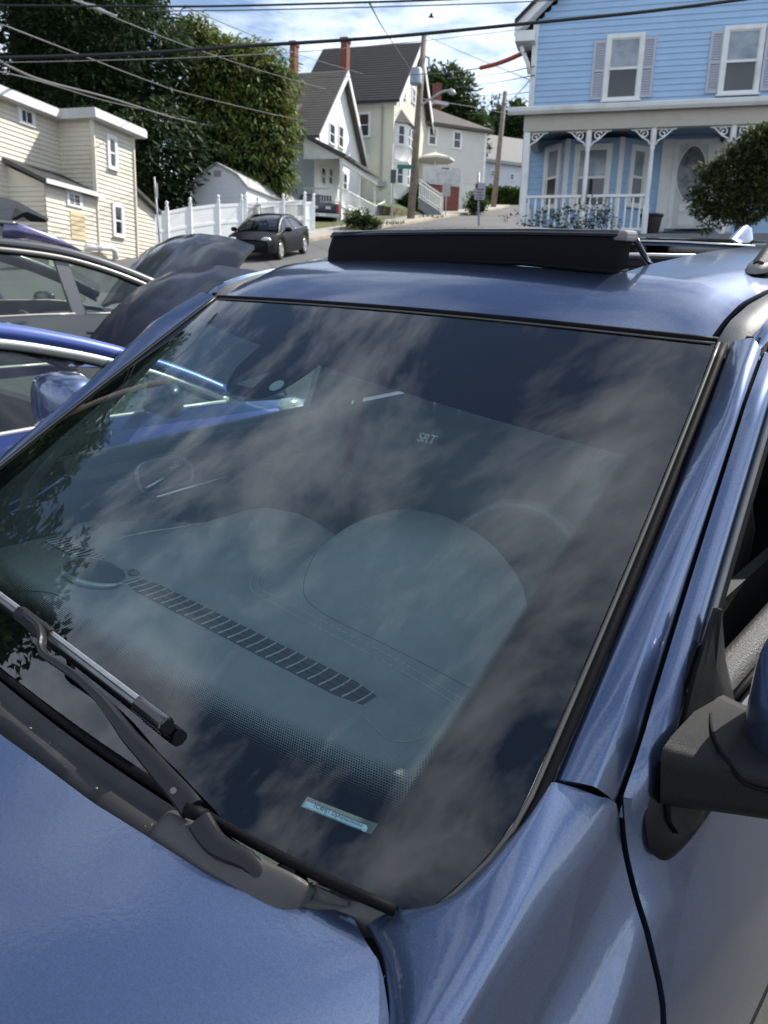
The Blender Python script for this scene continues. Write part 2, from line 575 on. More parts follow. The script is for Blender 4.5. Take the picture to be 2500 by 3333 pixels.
# rubber edge round the glass
def edge_pts(h):
    P = [ws_pt(-1, v_, h) for v_ in [1 - i / 24 for i in range(25)]]
    P += [ws_pt(-1 + 2 * i / 40, 0, h) for i in range(1, 41)]
    P += [ws_pt(1, v_, h) for v_ in [i / 24 for i in range(1, 25)]]
    return P
E_ = [ws_pt(1, i / 24, 0.002) for i in range(25)]
def edge_off(k, o_, dn):
    T = (E_[min(k + 1, 24)] - E_[max(k - 1, 0)]).normalized()
    n = gn(E_[k].x, E_[k].z)
    return E_[k] + T.cross(n).normalized() * o_ + n * dn
for s in (1, -1):
    MB().tube([V(p.x * s, p.y, p.z) for p in [edge_off(k, .005, 0) for k in range(25)]], 0.0032, 8).build('edge_moulding', mat('grey_edge_trim', (0.085, 0.082, 0.075), 0.4, 0.3, var=0.15), WS, smooth=True)
    MB().tube([V(p.x * s, p.y, p.z) for p in [edge_off(k, .0125, -.005) for k in range(25)]], [0.0055 + .0025 * sstep(2, 8, k) for k in range(25)], 8).build('pillar_seal', M_RUBBER, WS, smooth=True)
MB().tube([ws_pt(-1 + 2 * i / 40, 1, 0.0) + V(0, 0.008, 0.004) for i in range(41)], 0.0065, 8).build('header_seal', M_RUBBER, WS, smooth=True)
MB().tube([ws_pt(-1 + 2 * i / 40, 1, 0.002) + V(0, -0.001, -0.0008) for i in range(41)], 0.0022, 6).build('edge_moulding', MATS['grey_edge_trim'], WS, smooth=True)
MB().tube([ws_pt(-0.97 + 1.94 * i / 40, 0, 0.004) + V(0, -0.002, 0) for i in range(41)], 0.0065, 8).build('cowl_seal', M_RUBBER, WS, smooth=True)

# ---- hood
S_ = catmull([(0.654, 0.150, 1.106), (0.705, 0.122, 1.106), (0.750, 0.092, 1.103), (0.795, 0.040, 1.095), (0.828, -0.08, 1.080),
              (0.845, -0.40, 1.050), (0.815, -0.80, 1.000), (0.74, -1.02, 0.93)], 5)
nS = len(S_)
def hood_pt(u, i):
    s = S_[i]
    f = i / (nS - 1)
    p = lerp(14, 3, min(1, f * 2.2))
    a = abs(u)
    w0 = interp([(0, .02), (.15, .06), (.49, .17), (.767, .36), (.86, .47), (.92, .57), (.97, .74), (1, .93)], a)
    wgt = lerp(w0, 0.33 * a * a + 0.67 * a ** p, min(1, f * 5))
    cy_ = lerp(0.0, -1.16, f ** 1.05)
    cz_ = 1.134 - 0.02 * f - 0.10 * f ** 3
    y = lerp(cy_, s.y, wgt)
    z = lerp(cz_, s.z, a ** 2.3)
    z += 0.007 * (sstep(0.30, 0.42, a) - sstep(0.46, 0.95, a)) * sstep(0.05, 0.4, f)
    return V(u * s.x, y, z)
H = MB().grid([[hood_pt(-1 + 2 * j / 60, i) for j in range(61)] for i in range(nS)])
H.build('hood', M_BLUE, CARW, smooth=True, solid=0.016, off=-1, fix=False).data.flip_normals()

# ---- fender (rows run from the pillar seam forward, columns from the glass edge out and down)
FR = [
 [(.782,.332,1.224),(.787,.338,1.226),(.805,.354,1.219),(.824,.374,1.206),(.838,.398,1.188),(.853,.394,1.136),(.876,.388,1.085),(.903,.382,1.034),(.936,.377,.93),(.952,.375,.70),(.945,.375,.45)],
 [(.777,.268,1.190),(.789,.277,1.204),(.813,.288,1.196),(.832,.294,1.172),(.845,.298,1.140),(.860,.294,1.090),(.884,.288,1.045),(.915,.282,1.003),(.943,.278,.905),(.955,.275,.69),(.947,.275,.45)],
 [(.748,.176,1.144),(.777,.196,1.170),(.820,.202,1.172),(.840,.198,1.140),(.852,.194,1.100),(.868,.190,1.055),(.893,.186,1.018),(.926,.180,.980),(.950,.175,.885),(.958,.165,.68),(.949,.16,.45)],
 [(.668,.150,1.102),(.742,.138,1.132),(.822,.120,1.150),(.845,.114,1.115),(.858,.108,1.075),(.874,.104,1.032),(.900,.100,.998),(.934,.095,.962),(.955,.09,.870),(.960,.07,.67),(.950,.06,.45)],
 [(.722,.118,1.104),(.774,.085,1.122),(.826,.055,1.132),(.850,.048,1.098),(.863,.042,1.060),(.880,.038,1.016),(.906,.034,.984),(.940,.030,.950),(.958,.02,.860),(.960,-.02,.70),(.952,-.04,.52)],
 [(.772,.074,1.101),(.800,.040,1.112),(.833,.000,1.118),(.856,-.010,1.084),(.869,-.016,1.046),(.886,-.02,1.004),(.912,-.03,.974),(.945,-.04,.940),(.962,-.06,.850),(.962,-.10,.74),(.955,-.11,.62)],
 [(.812,.022,1.094),(.830,-.03,1.102),(.850,-.08,1.102),(.868,-.09,1.070),(.880,-.10,1.034),(.896,-.11,.994),(.920,-.12,.966),(.950,-.13,.932),(.966,-.15,.850),(.965,-.17,.78),(.958,-.18,.72)],
 [(.845,-.090,1.080),(.860,-.16,1.082),(.874,-.22,1.078),(.888,-.23,1.048),(.898,-.24,1.014),(.912,-.25,.980),(.932,-.26,.954),(.958,-.27,.922),(.970,-.29,.860),(.968,-.30,.82),(.960,-.30,.79)],
 [(.862,-.40,1.052),(.874,-.41,1.054),(.886,-.42,1.046),(.898,-.43,1.022),(.906,-.43,.994),(.918,-.44,.966),(.936,-.44,.942),(.960,-.44,.912),(.972,-.45,.87),(.97,-.45,.84),(.962,-.45,.82)],
 [(.835,-.80,1.000),(.850,-.80,1.000),(.864,-.80,.992),(.878,-.80,.972),(.890,-.80,.950),(.904,-.80,.925),(.922,-.80,.900),(.942,-.80,.86),(.952,-.80,.78),(.95,-.80,.66),(.94,-.80,.50)],
 [(.76,-1.06,.925),(.78,-1.08,.92),(.80,-1.10,.90),(.815,-1.10,.88),(.828,-1.10,.86),(.84,-1.10,.83),(.85,-1.10,.80),(.86,-1.10,.75),(.865,-1.10,.68),(.86,-1.10,.58),(.85,-1.10,.45)],
]
def smooth_rows(rows, nu, nv):
    A = [catmull(r, nv) for r in rows]
    cols = list(zip(*A))
    B = [catmull(c, nu) for c in cols]
    return [list(r) for r in zip(*B)]
FP = smooth_rows(FR, 5, 4)
for s in (1, -1):
    f_ = MB().grid([[V(p.x * s, p.y, p.z) for p in r] for r in FP]).build('fender', M_BLUE, CARW, smooth=True, solid=0.010, off=-1, fix=False)
    if s > 0:
        f_.data.flip_normals()
# dark backing added below the pillar seam to block a light leak
for s in (1, -1):
    MB().grid([[V((c[0] + dx) * s, c[1] + dy_, c[2] + dz) for c in FR[0][:5]] for dx, dy_, dz in ((0, -.016, -.016), (-.004, .004, -.013), (-.008, .045, -.004))]).build('seam_backing', M_RUBBER, CARW)
# dark channel under the hood gap and fender joints
G_ = [V(p.x + 0.006, p.y + 0.006, p.z - 0.022) for p in S_]
for s in (1, -1):
    MB().grid([[V((p.x + dx) * s, p.y + dy, p.z + dz) for p in G_] for dx, dy, dz in ((-0.05, -0.03, -0.03), (0, 0, 0), (0.04, 0.03, -0.03))]).build('hood_channel', M_DARK, CARW, smooth=True)

# ---- front pillars and door frames
PI_ = [ws_pt(1, i / 20) for i in range(21)]
GAP = [(1.66, .744, 1.012), (1.594, .770, .864), (1.393, .805, .627), (1.29, .828, .490), (1.248, .838, .438), (1.188, .838, .398)]
def gap_pt(z):
    G = sorted((a, b_, c) for a, b_, c in GAP)
    return V(interp([(a, b_) for a, b_, c in G], z), interp([(a, c) for a, b_, c in G], z), z)
def pillar(s, sect):
    rows = []
    for i in range(15):
        f = i / 14
        zi = lerp(1.231, 1.662, f)
        a = V(xe(zi) + 0.021, gy(xe(zi), zi) + 0.006, zi - 0.003)
        g = gap_pt(lerp(1.189, 1.650, f))
        row = []
        nb = V(0.50, -0.34, 0.80).normalized()
        for h, bl in ((0, -.012), (0.02, 0.0), (.10, .0075), (.30, .0150), (.44, .0195), (.50, .0205), (.56, .0195), (.75, .0125), (.93, .0035), (.985, -.001), (1.0, -.010)):
            p = a.lerp(g, h) + nb * bl
            row.append(V(p.x * s, p.y, p.z))
        rows.append(row)
    return rows
for s in (1, -1):
    o = MB().grid(pillar(s, 0)).build('front_pillar', M_BLUE, CARW, smooth=True, solid=0.012, off=-1, fix=False)
    if s < 0:
        o.data.flip_normals()
    # black backing behind the seams
    MB().grid([[V((gap_pt(z).x + dx) * s, gap_pt(z).y + dy, z) for z in [1.10 + 0.57 * k / 20 for k in range(21)]]
               for dx, dy in ((-0.05, 0.03), (-0.014, 0.016), (0.004, 0.03))]).build('door_seal', M_RUBBER, CARW, smooth=True)
# door frame strip along the pillar: outside edge carries the bright trim
def frame_pts(z):
    g = gap_pt(z)
    wd = interp([(1.18, .034), (1.31, .030), (1.60, .026)], z)
    return g + V(0.003, 0.005, 0), g + V(0.026, wd + 0.012, 0)
DFZ = [1.168 + (1.650 - 1.168) * k / 16 for k in range(17)]
for s in (1, -1):
    rows = []
    for z in DFZ:
        a, c = frame_pts(z)
        m_ = a.lerp(c, 0.5) + V(0.006, -0.006, 0.002)
        rows.append([V(p.x * s, p.y, p.z) for p in (a - V(0.004, -0.012, 0), a, a.lerp(m_, 0.5) + V(0.002, -0.002, 0), m_, m_.lerp(c, 0.5) + V(0.002, -0.002, 0), c)])
    o = MB().grid(rows).build('door_frame', M_BLUE, CARW, smooth=True, solid=0.010, off=-1, fix=False)
    if s < 0:
        o.data.flip_normals()
    tr_ = [frame_pts(z)[1] for z in DFZ if z > 1.30]
    MB().tube([V((p.x + 0.004) * s, p.y + 0.004, p.z) for p in tr_], 0.0055, 8).build('window_trim', M_SATIN, CARW, smooth=True)
    MB().tube([V((p.x - 0.002) * s, p.y + 0.022, p.z) for p in tr_], 0.013, 8).build('window_channel', M_RUBBER, CARW, smooth=True)

# ---- roof with an open sunroof
ZC = [(.86, 1.668), (.93, 1.690), (1.0, 1.722), (1.07, 1.748), (1.15, 1.770), (1.25, 1.785), (1.35, 1.794), (1.5, 1.808), (1.65, 1.819), (1.9, 1.833), (2.4, 1.846),
      (3.0, 1.846), (3.5, 1.825), (3.85, 1.785), (3.95, 1.76)]
def roof_z(x, y):
    a = abs(x)
    edge = 0.022 * sstep(0.55, 0.66, a)
    return interp(ZC, y) - 0.073 * x * x - edge
def roof_y0(x):
    return ws_pt(x / 0.668, 1).y + 0.018
RX = sorted(set([-.655, -.65, -.635, -.61, -.57, -.5, -.42, -.3, -.2, -.1, 0, .1, .2, .3, .42, .5, .57, .61, .635, .65, .655]))
RY = [0, .02, .05, .085, .12, .16, .2, .255] + [1.17 + .83 * k / 8 for k in range(0, 9)] + [2.1, 2.3, 2.6, 3.0, 3.3, 3.6, 3.85, 3.95]
def roof_p(x, k):
    if k < 8:
        y = lerp(roof_y0(x), 1.17, RY[k] / 0.255) if k < 7 else 1.165
        f = RY[k] / 0.255
        z0 = ws_pt(x / 0.668, 1).z + 0.006
        e0 = z0 - roof_z(x, roof_y0(x))
        return V(x, y, roof_z(x, y) + e0 * (1 - f) ** 2)
    y = RY[k]
    return V(x, y, roof_z(x, y))
vv, ff = [], []
for k in range(len(RY)):
    for x in RX:
        vv.append(roof_p(x, k))
nx = len(RX)
for k in range(len(RY) - 1):
    for j in range(nx - 1):
        if 7 <= k < 16 and -0.421 <= RX[j] and RX[j + 1] <= 0.421 and k >= 8:
            continue
        ff.append((k * nx + j, k * nx + j + 1, (k + 1) * nx + j + 1, (k + 1) * nx + j))
MB().add(vv, ff).build('roof_panel', M_BLUE, CARW, smooth=True, solid=0.014, off=-1, fix=False)
# grey ditch moulding beside the roof, then the side rail of the body
M_DITCH = mat('grey_ditch_moulding', (0.17, 0.165, 0.155), 0.5, var=0.12, bump=0.2, bscale=400)
dy = [0.985 + 0.02 * k for k in range(12)] + [1.25 + 0.12 * k for k in range(23)]
for s in (1, -1):
    R0 = []
    for y in dy:
        z = roof_z(0.655, max(y, 1.0)) - 0.004 - 0.03 * (1 - sstep(0.98, 1.06, y))
        R0.append([V(x * s, y, z + dz) for x, dz in ((0.662, -0.012), (0.668, 0.001), (0.690, 0.002), (0.712, -0.003), (0.718, -0.016))])
    MB().grid(R0).build('ditch_moulding', M_DITCH, CARW, smooth=True)
    R1 = []
    for y in dy:
        z = roof_z(0.655, max(y, 1.0)) - 0.004 - 0.02 * (1 - sstep(0.98, 1.08, y))
        kk = sstep(.97, 1.22, y)
        R1.append([V(lerp(.722 + (x - .722) * .45, x, kk) * s, y, z + lerp(dz * .30 - .004, dz, kk)) for x, dz in ((0.722, -0.020), (0.730, -0.006), (0.745, -0.010), (0.762, -0.030), (0.776, -0.062), (0.784, -0.10))])
    o = MB().grid(R1).build('roof_side_rail', M_BLUE, CARW, smooth=True, solid=0.01, off=-1, fix=False)
    if s > 0:
        o.data.flip_normals()
    MB().tube([V(s * x, y, z) for x, y, z in ((.752, 1.03, 1.655), (.772, 1.12, 1.668), (.784, 1.25, 1.672), (.786, 1.45, 1.682), (.784, 1.62, 1.690))], .012, 8).build('window_channel', M_RUBBER, CARW, smooth=True)
    # roof rack rail with its front foot
    P = [V(s * 0.60, y, roof_z(0.60, y) + h) for y, h in ((1.40, 0.004), (1.46, 0.030), (1.55, 0.052), (1.75, 0.058), (2.4, 0.060), (3.2, 0.058), (3.45, 0.030), (3.5, 0.0))]
    MB().tube(catmull(P, 4), 0.019, 10).build('roof_rail', M_PLAST, CARW, smooth=True)
    MB().loft([[V(s * 0.60 + a * r, y, roof_z(0.6, y) + 0.002 + max(0, c) * h) for a, c in ((-1, 0), (-.8, .7), (0, 1), (.8, .7), (1, 0), (0, -.1))]
               for y, r, h in ((1.36, .010, .004), (1.40, .026, .022), (1.50, .030, .045), (1.64, .028, .055), (1.70, .018, .05))]).build('rail_foot', M_DITCH, CARW, smooth=True)
# sunroof: inner frame, retracted glass, cross bar, wind deflector with mesh
SR = MB()
for x0, x1, y0, y1 in ((-.42, -.405, 1.17, 2.0), (.405, .42, 1.17, 2.0), (-.42, .42, 1.985, 2.0), (-.42, .42, 1.165, 1.18)):
    SR.box(x0, x1, y0, y1, 1.70, 1.758)
SR.build('sunroof_frame', M_DARK, CARW)
MB().tube([V(x, 1.70, 1.792) for x in (-.40, 0, .40)], 0.006, 8).build('sunroof_crossbar', mat('pale_bar', (0.45, 0.45, 0.44), 0.4, 0.7, var=0.1), CARW, smooth=True)
MB().box(-.40, .40, 1.705, 1.76, 1.765, 1.785).build('sunshade_edge', M_DARK, CARW)
MB().box(-.43, .43, 1.16, 2.02, 1.690, 1.698).build('sun_blocking_panel', M_DARK, CARW)  # unseen panel added to keep the sun patch off the dash
MB().grid([[V(x, y, roof_z(x, y) + 0.006) for x in (-.40, -.2, 0, .2, .40)] for y in (1.99, 2.2, 2.5, 2.8)]).build('sunroof_glass', M_GLOSS, CARW, smooth=True, solid=0.006)
MB().tube([V(x, 1.984, roof_z(x, 1.984) - 0.002) for x in (-.41, -.2, 0, .2, .41)], 0.004, 8).build('sunroof_glass_edge', M_CHROME, CARW, smooth=True)
DEF = empty('sunroof_deflector')
DEF.parent = CARW
bar = [V(-.425, 1.30, 1.806), V(-.425, 1.24, 1.818), V(-.418, 1.200, 1.824), V(-.395, 1.185, 1.828), V(-.2, 1.165, 1.832), V(0, 1.155, 1.834), V(.2, 1.148, 1.834), V(.385, 1.142, 1.832), V(.41, 1.16, 1.831), V(.418, 1.20, 1.829)]
foot = [V(-.425, 1.30, 1.772), V(-.425, 1.22, 1.765), V(-.420, 1.182, 1.757), V(-.395, 1.172, 1.757), V(-.2, 1.160, 1.768), V(0, 1.155, 1.772), V(.2, 1.150, 1.772), V(.385, 1.146, 1.762), V(.405, 1.16, 1.760), V(.41, 1.20, 1.762)]
MB().tube(bar, 0.0075, 8).build('deflector_bar', M_GLOSS, DEF, smooth=True)
mm = mat('deflector_mesh_cloth', (0.006, 0.006, 0.008), 0.75, var=0.5, vscale=420, spec=0.12)
MB().grid([bar, [a.lerp(c, .5) + V(0, -0.006, 0) for a, c in zip(bar, foot)], foot]).build('deflector_mesh', mm, DEF, smooth=True)
MB().tube(foot, 0.006, 6).build('deflector_foot_strip', M_RUBBER, DEF, smooth=True)
MB().box(.372, .424, 1.150, 1.205, 1.818, 1.838).build('deflector_end_cap', M_DITCH, DEF, bevel=0.006)
MB().tube([V(.418, 1.20, 1.826), V(.414, 1.27, 1.79), V(.41, 1.35, 1.755)], 0.006, 8).build('deflector_arm', M_GLOSS, DEF, smooth=True)
MB().tube([V(-.418, 1.24, 1.815), V(-.414, 1.30, 1.79), V(-.41, 1.36, 1.755)], 0.006, 8).build('deflector_arm', M_GLOSS, DEF, smooth=True)
# shark fin
fr_ = []
for y, hw, h in ((2.98, .006, .002), (3.03, .024, .022), (3.08, .032, .048), (3.14, .034, .074), (3.19, .030, .084), (3.235, .024, .080), (3.262, .018, .050), (3.272, .010, .004)):
    zb = roof_z(0, y) - 0.002
    fr_.append([V(hw * a, y, zb + h * c) for a, c in ((-1, 0), (-.9, .25), (-.62, .62), (-.30, .92), (0, 1), (.30, .92), (.62, .62), (.9, .25), (1, 0))])
MB().loft(fr_).build('shark_fin_antenna', M_BLUE, CARW, smooth=True)

# ---- driver door, mirror and window surround
DR = [
 [(.843,.404,1.194),(.857,.401,1.136),(.880,.395,1.085),(.907,.389,1.034),(.940,.384,.93),(.955,.382,.70),(.948,.382,.45)],
 [(.862,.428,1.184),(.872,.425,1.130),(.890,.425,1.085),(.914,.425,1.030),(.944,.425,.93),(.957,.425,.70),(.949,.425,.45)],
 [(.892,.470,1.116),(.898,.470,1.100),(.908,.470,1.065),(.925,.470,1.015),(.949,.470,.92),(.959,.470,.70),(.950,.470,.45)],
 [(.905,.55,1.138),(.909,.55,1.115),(.917,.55,1.070),(.932,.55,1.01),(.953,.55,.91),(.960,.55,.70),(.950,.55,.45)],
 [(.908,.68,1.19),(.914,.68,1.15),(.922,.68,1.09),(.936,.68,1.01),(.955,.68,.91),(.961,.68,.70),(.950,.68,.45)],
 [(.906,.86,1.215),(.914,.86,1.17),(.924,.86,1.10),(.938,.86,1.01),(.956,.86,.91),(.961,.86,.70),(.950,.86,.45)],
 [(.900,1.50,1.235),(.910,1.50,1.18),(.922,1.50,1.10),(.938,1.50,1.01),(.956,1.50,.91),(.961,1.50,.70),(.950,1.50,.45)],
]
DP = smooth_rows(DR, 4, 4)
RD = [[(p[0], p[1] + 1.11, p[2] + 0.006) for p in DR[-1]], [(.895, 2.6, 1.25), (.907, 2.6, 1.19), (.921, 2.6, 1.11), (.938, 2.6, 1.01), (.956, 2.6, .91), (.960, 2.6, .70), (.95, 2.6, .45)]]
RD[0] = [(p[0], 1.506, p[2]) for p in DR[-1]]
QP = [[(p[0], 2.606, p[2]) for p in RD[1]], [(.88, 3.2, 1.27), (.90, 3.2, 1.20), (.918, 3.2, 1.12), (.936, 3.2, 1.02), (.955, 3.2, .91), (.958, 3.2, .75), (.95, 3.2, .70)],
      [(.82, 3.95, 1.28), (.86, 3.95, 1.20), (.89, 3.95, 1.12), (.91, 3.95, 1.02), (.93, 3.95, .91), (.93, 3.95, .70), (.92, 3.95, .45)]]
for s in (1, -1):
    for nm, rows, a, c in (('front_door', DR, 4, 4), ('rear_door', RD, 6, 4), ('rear_quarter', QP, 6, 4)):
        o = MB().grid([[V(p.x * s, p.y, p.z) for p in r] for r in smooth_rows(rows, a, c)]).build(nm, M_BLUE, CARW, smooth=True, solid=0.012, off=-1, fix=False)
        if s < 0:
            o.data.flip_normals()
    MB().grid([[V(x * s, y, z) for y in (.36, .42)] for x, z in ((.82, 1.19), (.86, 1.08), (.90, .98), (.925, .90), (.93, .45))]).build('door_seal', M_RUBBER, CARW)
    MB().box(*(sorted((.87 * s, .94 * s))), -.02, 3.2, .30, .46).build('sill_panel', M_PLAST, CARW, bevel=0.02)
# black surround of the mirror sail, its sail plate, inner sill pad and belt seal
for s in (1, -1):
    def sg(P):
        return [V(p[0] * s, p[1], p[2]) for p in P]
    OUT = [(.842, .556, 1.325), (.845, .508, 1.275), (.851, .460, 1.225), (.860, .430, 1.185), (.870, .420, 1.150), (.884, .424, 1.122), (.896, .452, 1.112), (.907, .52, 1.130), (.911, .60, 1.165), (.908, .68, 1.20)]
    INN = [(.852, .572, 1.335), (.857, .520, 1.278), (.863, .480, 1.228), (.871, .456, 1.188), (.880, .448, 1.160), (.890, .456, 1.140), (.898, .480, 1.136), (.906, .53, 1.150), (.908, .60, 1.182), (.904, .68, 1.215)]
    OU_, IN_ = catmull(sg(OUT), 4), catmull(sg(INN), 4)
    MB().grid([OU_, [p + V(.003 * s, -.004, .001) for p in [q.lerp(r, .5) for q, r in zip(OU_, IN_)]], IN_]).build('mirror_surround', mat('deep_black_trim', (.004, .004, .005), .32, var=0, spec=.18), CARW, smooth=True, solid=0.008)
    LFT = [(.851, .606, 1.374), (.857, .548, 1.312), (.866, .498, 1.245), (.875, .462, 1.190), (.884, .452, 1.160), (.893, .462, 1.140)]
    RGTp = [(.853, .612, 1.372), (.868, .622, 1.300), (.886, .632, 1.240), (.900, .640, 1.205), (.907, .60, 1.175), (.903, .50, 1.144)]
    MB().grid([[a_.lerp(c_, f) + V(.003 * s, -.004, 0) + V(.006 * s, -.004, 0) * math.sin(math.pi * f) for f in (0, .15, .5, .85, 1)] for a_, c_ in zip(sg(LFT), sg(RGTp))]).build('mirror_sail', M_PLAST, CARW, smooth=True, solid=0.008)
    MI = empty('side_mirror'); MI.parent = CARW
    if s < 0:
        MI.location = (0, .15, .03)
    FT = [[(.868, .428, 1.264), (.876, .436, 1.178), (.888, .60, 1.170), (.872, .600, 1.270)],
          [(.930, .458, 1.258), (.930, .464, 1.182), (.930, .61, 1.172), (.925, .60, 1.262)],
          [(.985, .484, 1.254), (.985, .490, 1.186), (.985, .625, 1.176), (.985, .62, 1.258)],
          [(1.06, .52, 1.250), (1.06, .524, 1.192), (1.06, .63, 1.184), (1.06, .63, 1.25)]]
    def rrect(r):
        q = []
        for i in range(4):
            a_, b2, c_ = r[i - 1], r[i], r[(i + 1) % 4]
            p0_, p1_ = b2.lerp(a_, .16), b2.lerp(c_, .16)
            m_ = p0_.lerp(p1_, .5).lerp(b2, .5)
            q += [b2.lerp(a_, .30), p0_, m_, p1_, b2.lerp(c_, .30)]
        return q
    fts = list(zip(*[catmull(c, 4) for c in zip(*[sg(r) for r in FT])]))
    MB().loft([rrect(list(r)) for r in fts]).build('mirror_foot', M_PLAST, MI, smooth=True, auto=60)
    J = [V(.934, .452, 1.263), V(.931, .458, 1.22), V(.933, .458, 1.18), V(.932, .53, 1.168)]
    JT = [lp(*q, 2, 1.2635) for q in ((2318, 2288), (2311, 2330), (2318, 2385), (2345, 2445), (2378, 2488))]
    fo, fn_ = V(.880, .4335, 1.22), V(-.43, .90, 0).normalized()
    for q in ((2395, 2518), (2425, 2548), (2470, 2566), (2540, 2580)):
        o_, d_ = lot_ray(*q)
        JT.append(o_ + d_ * ((fo - o_).dot(fn_) / d_.dot(fn_)) - fn_ * .001)
    MB().tube([V(p.x * s, p.y, p.z) for p in catmull(JT, 4)], 0.0026, 6).build('mirror_joint', M_RUBBER, MI, smooth=True)
    rings = []
    for x, ya, yb, za, zb in ((.922, .545, .61, 1.24, 1.36), (.930, .525, .625, 1.218, 1.385), (.955, .508, .64, 1.205, 1.405), (1.03, .50, .655, 1.198, 1.415), (1.11, .512, .66, 1.205, 1.405), (1.155, .54, .655, 1.24, 1.37), (1.165, .57, .64, 1.27, 1.34)):
        cy_, cz_, ry, rz = (ya + yb) / 2, (za + zb) / 2, (yb - ya) / 2, (zb - za) / 2
        rings.append([V(x * s, cy_ + ry * abs(math.cos(a)) ** .6 * (1 if math.cos(a) > 0 else -1), cz_ + rz * abs(math.sin(a)) ** .6 * (1 if math.sin(a) > 0 else -1))
                      for a in [2 * math.pi * k / 20 for k in range(20)]])
    MB().loft(rings).build('mirror_cap', M_BLUE, MI, smooth=True)
    MB().box(*sorted((.94 * s, 1.15 * s)), .652, .662, 1.225, 1.385).build('mirror_glass', mat('mirror_silver', (0.8, 0.8, 0.8), 0.02, 1.0, var=0), MI, bevel=0.01)
    yb = [.60, .75, .95, 1.2, 1.49]
    MB().grid([[V((x) * s, y, z + .02 * sstep(.6, 1.5, y)) for y in yb] for x, z in ((.815, 1.18), (.822, 1.225), (.834, 1.247), (.850, 1.254), (.866, 1.246), (.874, 1.225))]).build('door_sill_pad', M_LEATHER, CARW, smooth=True, sub=1)
    MB().tube([V(.880 * s, y, 1.230 + .02 * sstep(.6, 1.5, y)) for y in yb], 0.006, 8).build('belt_seal', M_RUBBER, CARW, smooth=True)
    MB().tube([V(.894 * s, y, 1.222 + .02 * sstep(.6, 1.5, y)) for y in yb], 0.009, 8).build('belt_moulding', M_CHROME if s > 0 else M_CHROME, CARW, smooth=True)
# ---- cabin shell, glass and far side
for s in (1, -1):
    MB().grid([[V(x * s, y, z) for y in (.62, .9, 1.5)] for x, z in ((.735, 1.19), (.72, 1.12), (.735, .9), (.74, .5))]).build('door_panel', M_DARK, CARW, smooth=True, solid=0.02)
    MB().prism([V(.80 * s, 1.48, 1.24), V(.80 * s, 1.60, 1.24), V(.735 * s, 1.70, 1.66), V(.735 * s, 1.60, 1.66)], (-.06 * s, 0, 0)).build('centre_pillar', M_DARK, CARW)
    MB().prism([V(.87 * s, 1.50, 1.25), V(.87 * s, 1.60, 1.25), V(.775 * s, 1.70, 1.69), V(.775 * s, 1.60, 1.69)], (-.03 * s, 0, 0)).build('centre_pillar_trim', M_GLOSS, CARW)
    MB().prism([V(.87 * s, 1.62, 1.255), V(.87 * s, 2.60, 1.265), V(.775 * s, 2.66, 1.70), V(.775 * s, 1.71, 1.69)], (-.006 * s, 0, 0)).build('rear_side_glass', M_TINT, CARW)
    MB().prism([V(.865 * s, 2.66, 1.27), V(.82 * s, 3.7, 1.29), V(.76 * s, 3.6, 1.68), V(.772 * s, 2.72, 1.70)], (-.006 * s, 0, 0)).build('quarter_glass', M_TINT, CARW)
    MB().prism([V(.86 * s, 3.66, 1.26), V(.82 * s, 3.96, 1.26), V(.66 * s, 3.9, 1.74), V(.74 * s, 3.6, 1.72)], (-.06 * s, 0, 0)).build('rear_pillar', M_BLUE, CARW)
    # headliner rail and inner pillar trim
    MB().grid([[V((gap_pt(z).x - dx) * s, gap_pt(z).y + dyy, z) for z in [1.16 + 0.50 * k / 8 for k in range(9)]] for dx, dyy in ((0.085, 0.035), (0.07, 0.085), (0.02, 0.085))]).build('pillar_trim', mat('grey_pillar_trim', (0.09, 0.095, 0.095), 0.7, var=0.1), CARW, smooth=True)
MB().prism([V(-.86, .53, 1.30), V(-.862, 1.50, 1.275), V(-.775, 1.60, 1.66), V(-.79, 1.02, 1.655), V(-.82, .75, 1.50)], (.004, 0, 0)).build('passenger_window', M_GLASS, CARW)
MB().box(-.76, .76, .45, 3.9, .42, .50).build('cabin_floor', M_DARK, CARW)
MB().box(-.76, .76, 3.86, 3.92, .45, 1.27).build('tailgate', M_BLUE, CARW)
MB().prism([V(-.72, 3.94, 1.28), V(.72, 3.94, 1.28), V(.62, 3.90, 1.72), V(-.62, 3.90, 1.72)], (0, -.006, 0)).build('rear_window', M_TINT, CARW)
MB().grid([[V(x, y, roof_z(x, y) - 0.05) for x in (-.72, -.43)] for y in (1.0, 1.3, 2.0, 3.0, 3.85)]).grid([[V(x, y, roof_z(x, y) - 0.05) for x in (.43, .72)] for y in (1.0, 1.3, 2.0, 3.0, 3.85)]).grid([[V(x, y, roof_z(x, y) - 0.05) for x in (-.43, .43)] for y in (2.01, 3.0, 3.85)]).grid([[V(x, y, roof_z(x, y) - 0.045) for x in (-.66, -.3, 0, .3, .66)] for y in (.98, 1.07, 1.16)]).build('headliner', M_DARK, CARW)
MB().box(-.93, .93, -1.30, -1.02, .35, .90).build('front_bumper', M_BLUE, CARW, bevel=0.05)
MB().box(-.92, .92, 3.90, 4.06, .35, .80).build('rear_bumper', M_BLUE, CARW, bevel=0.05)
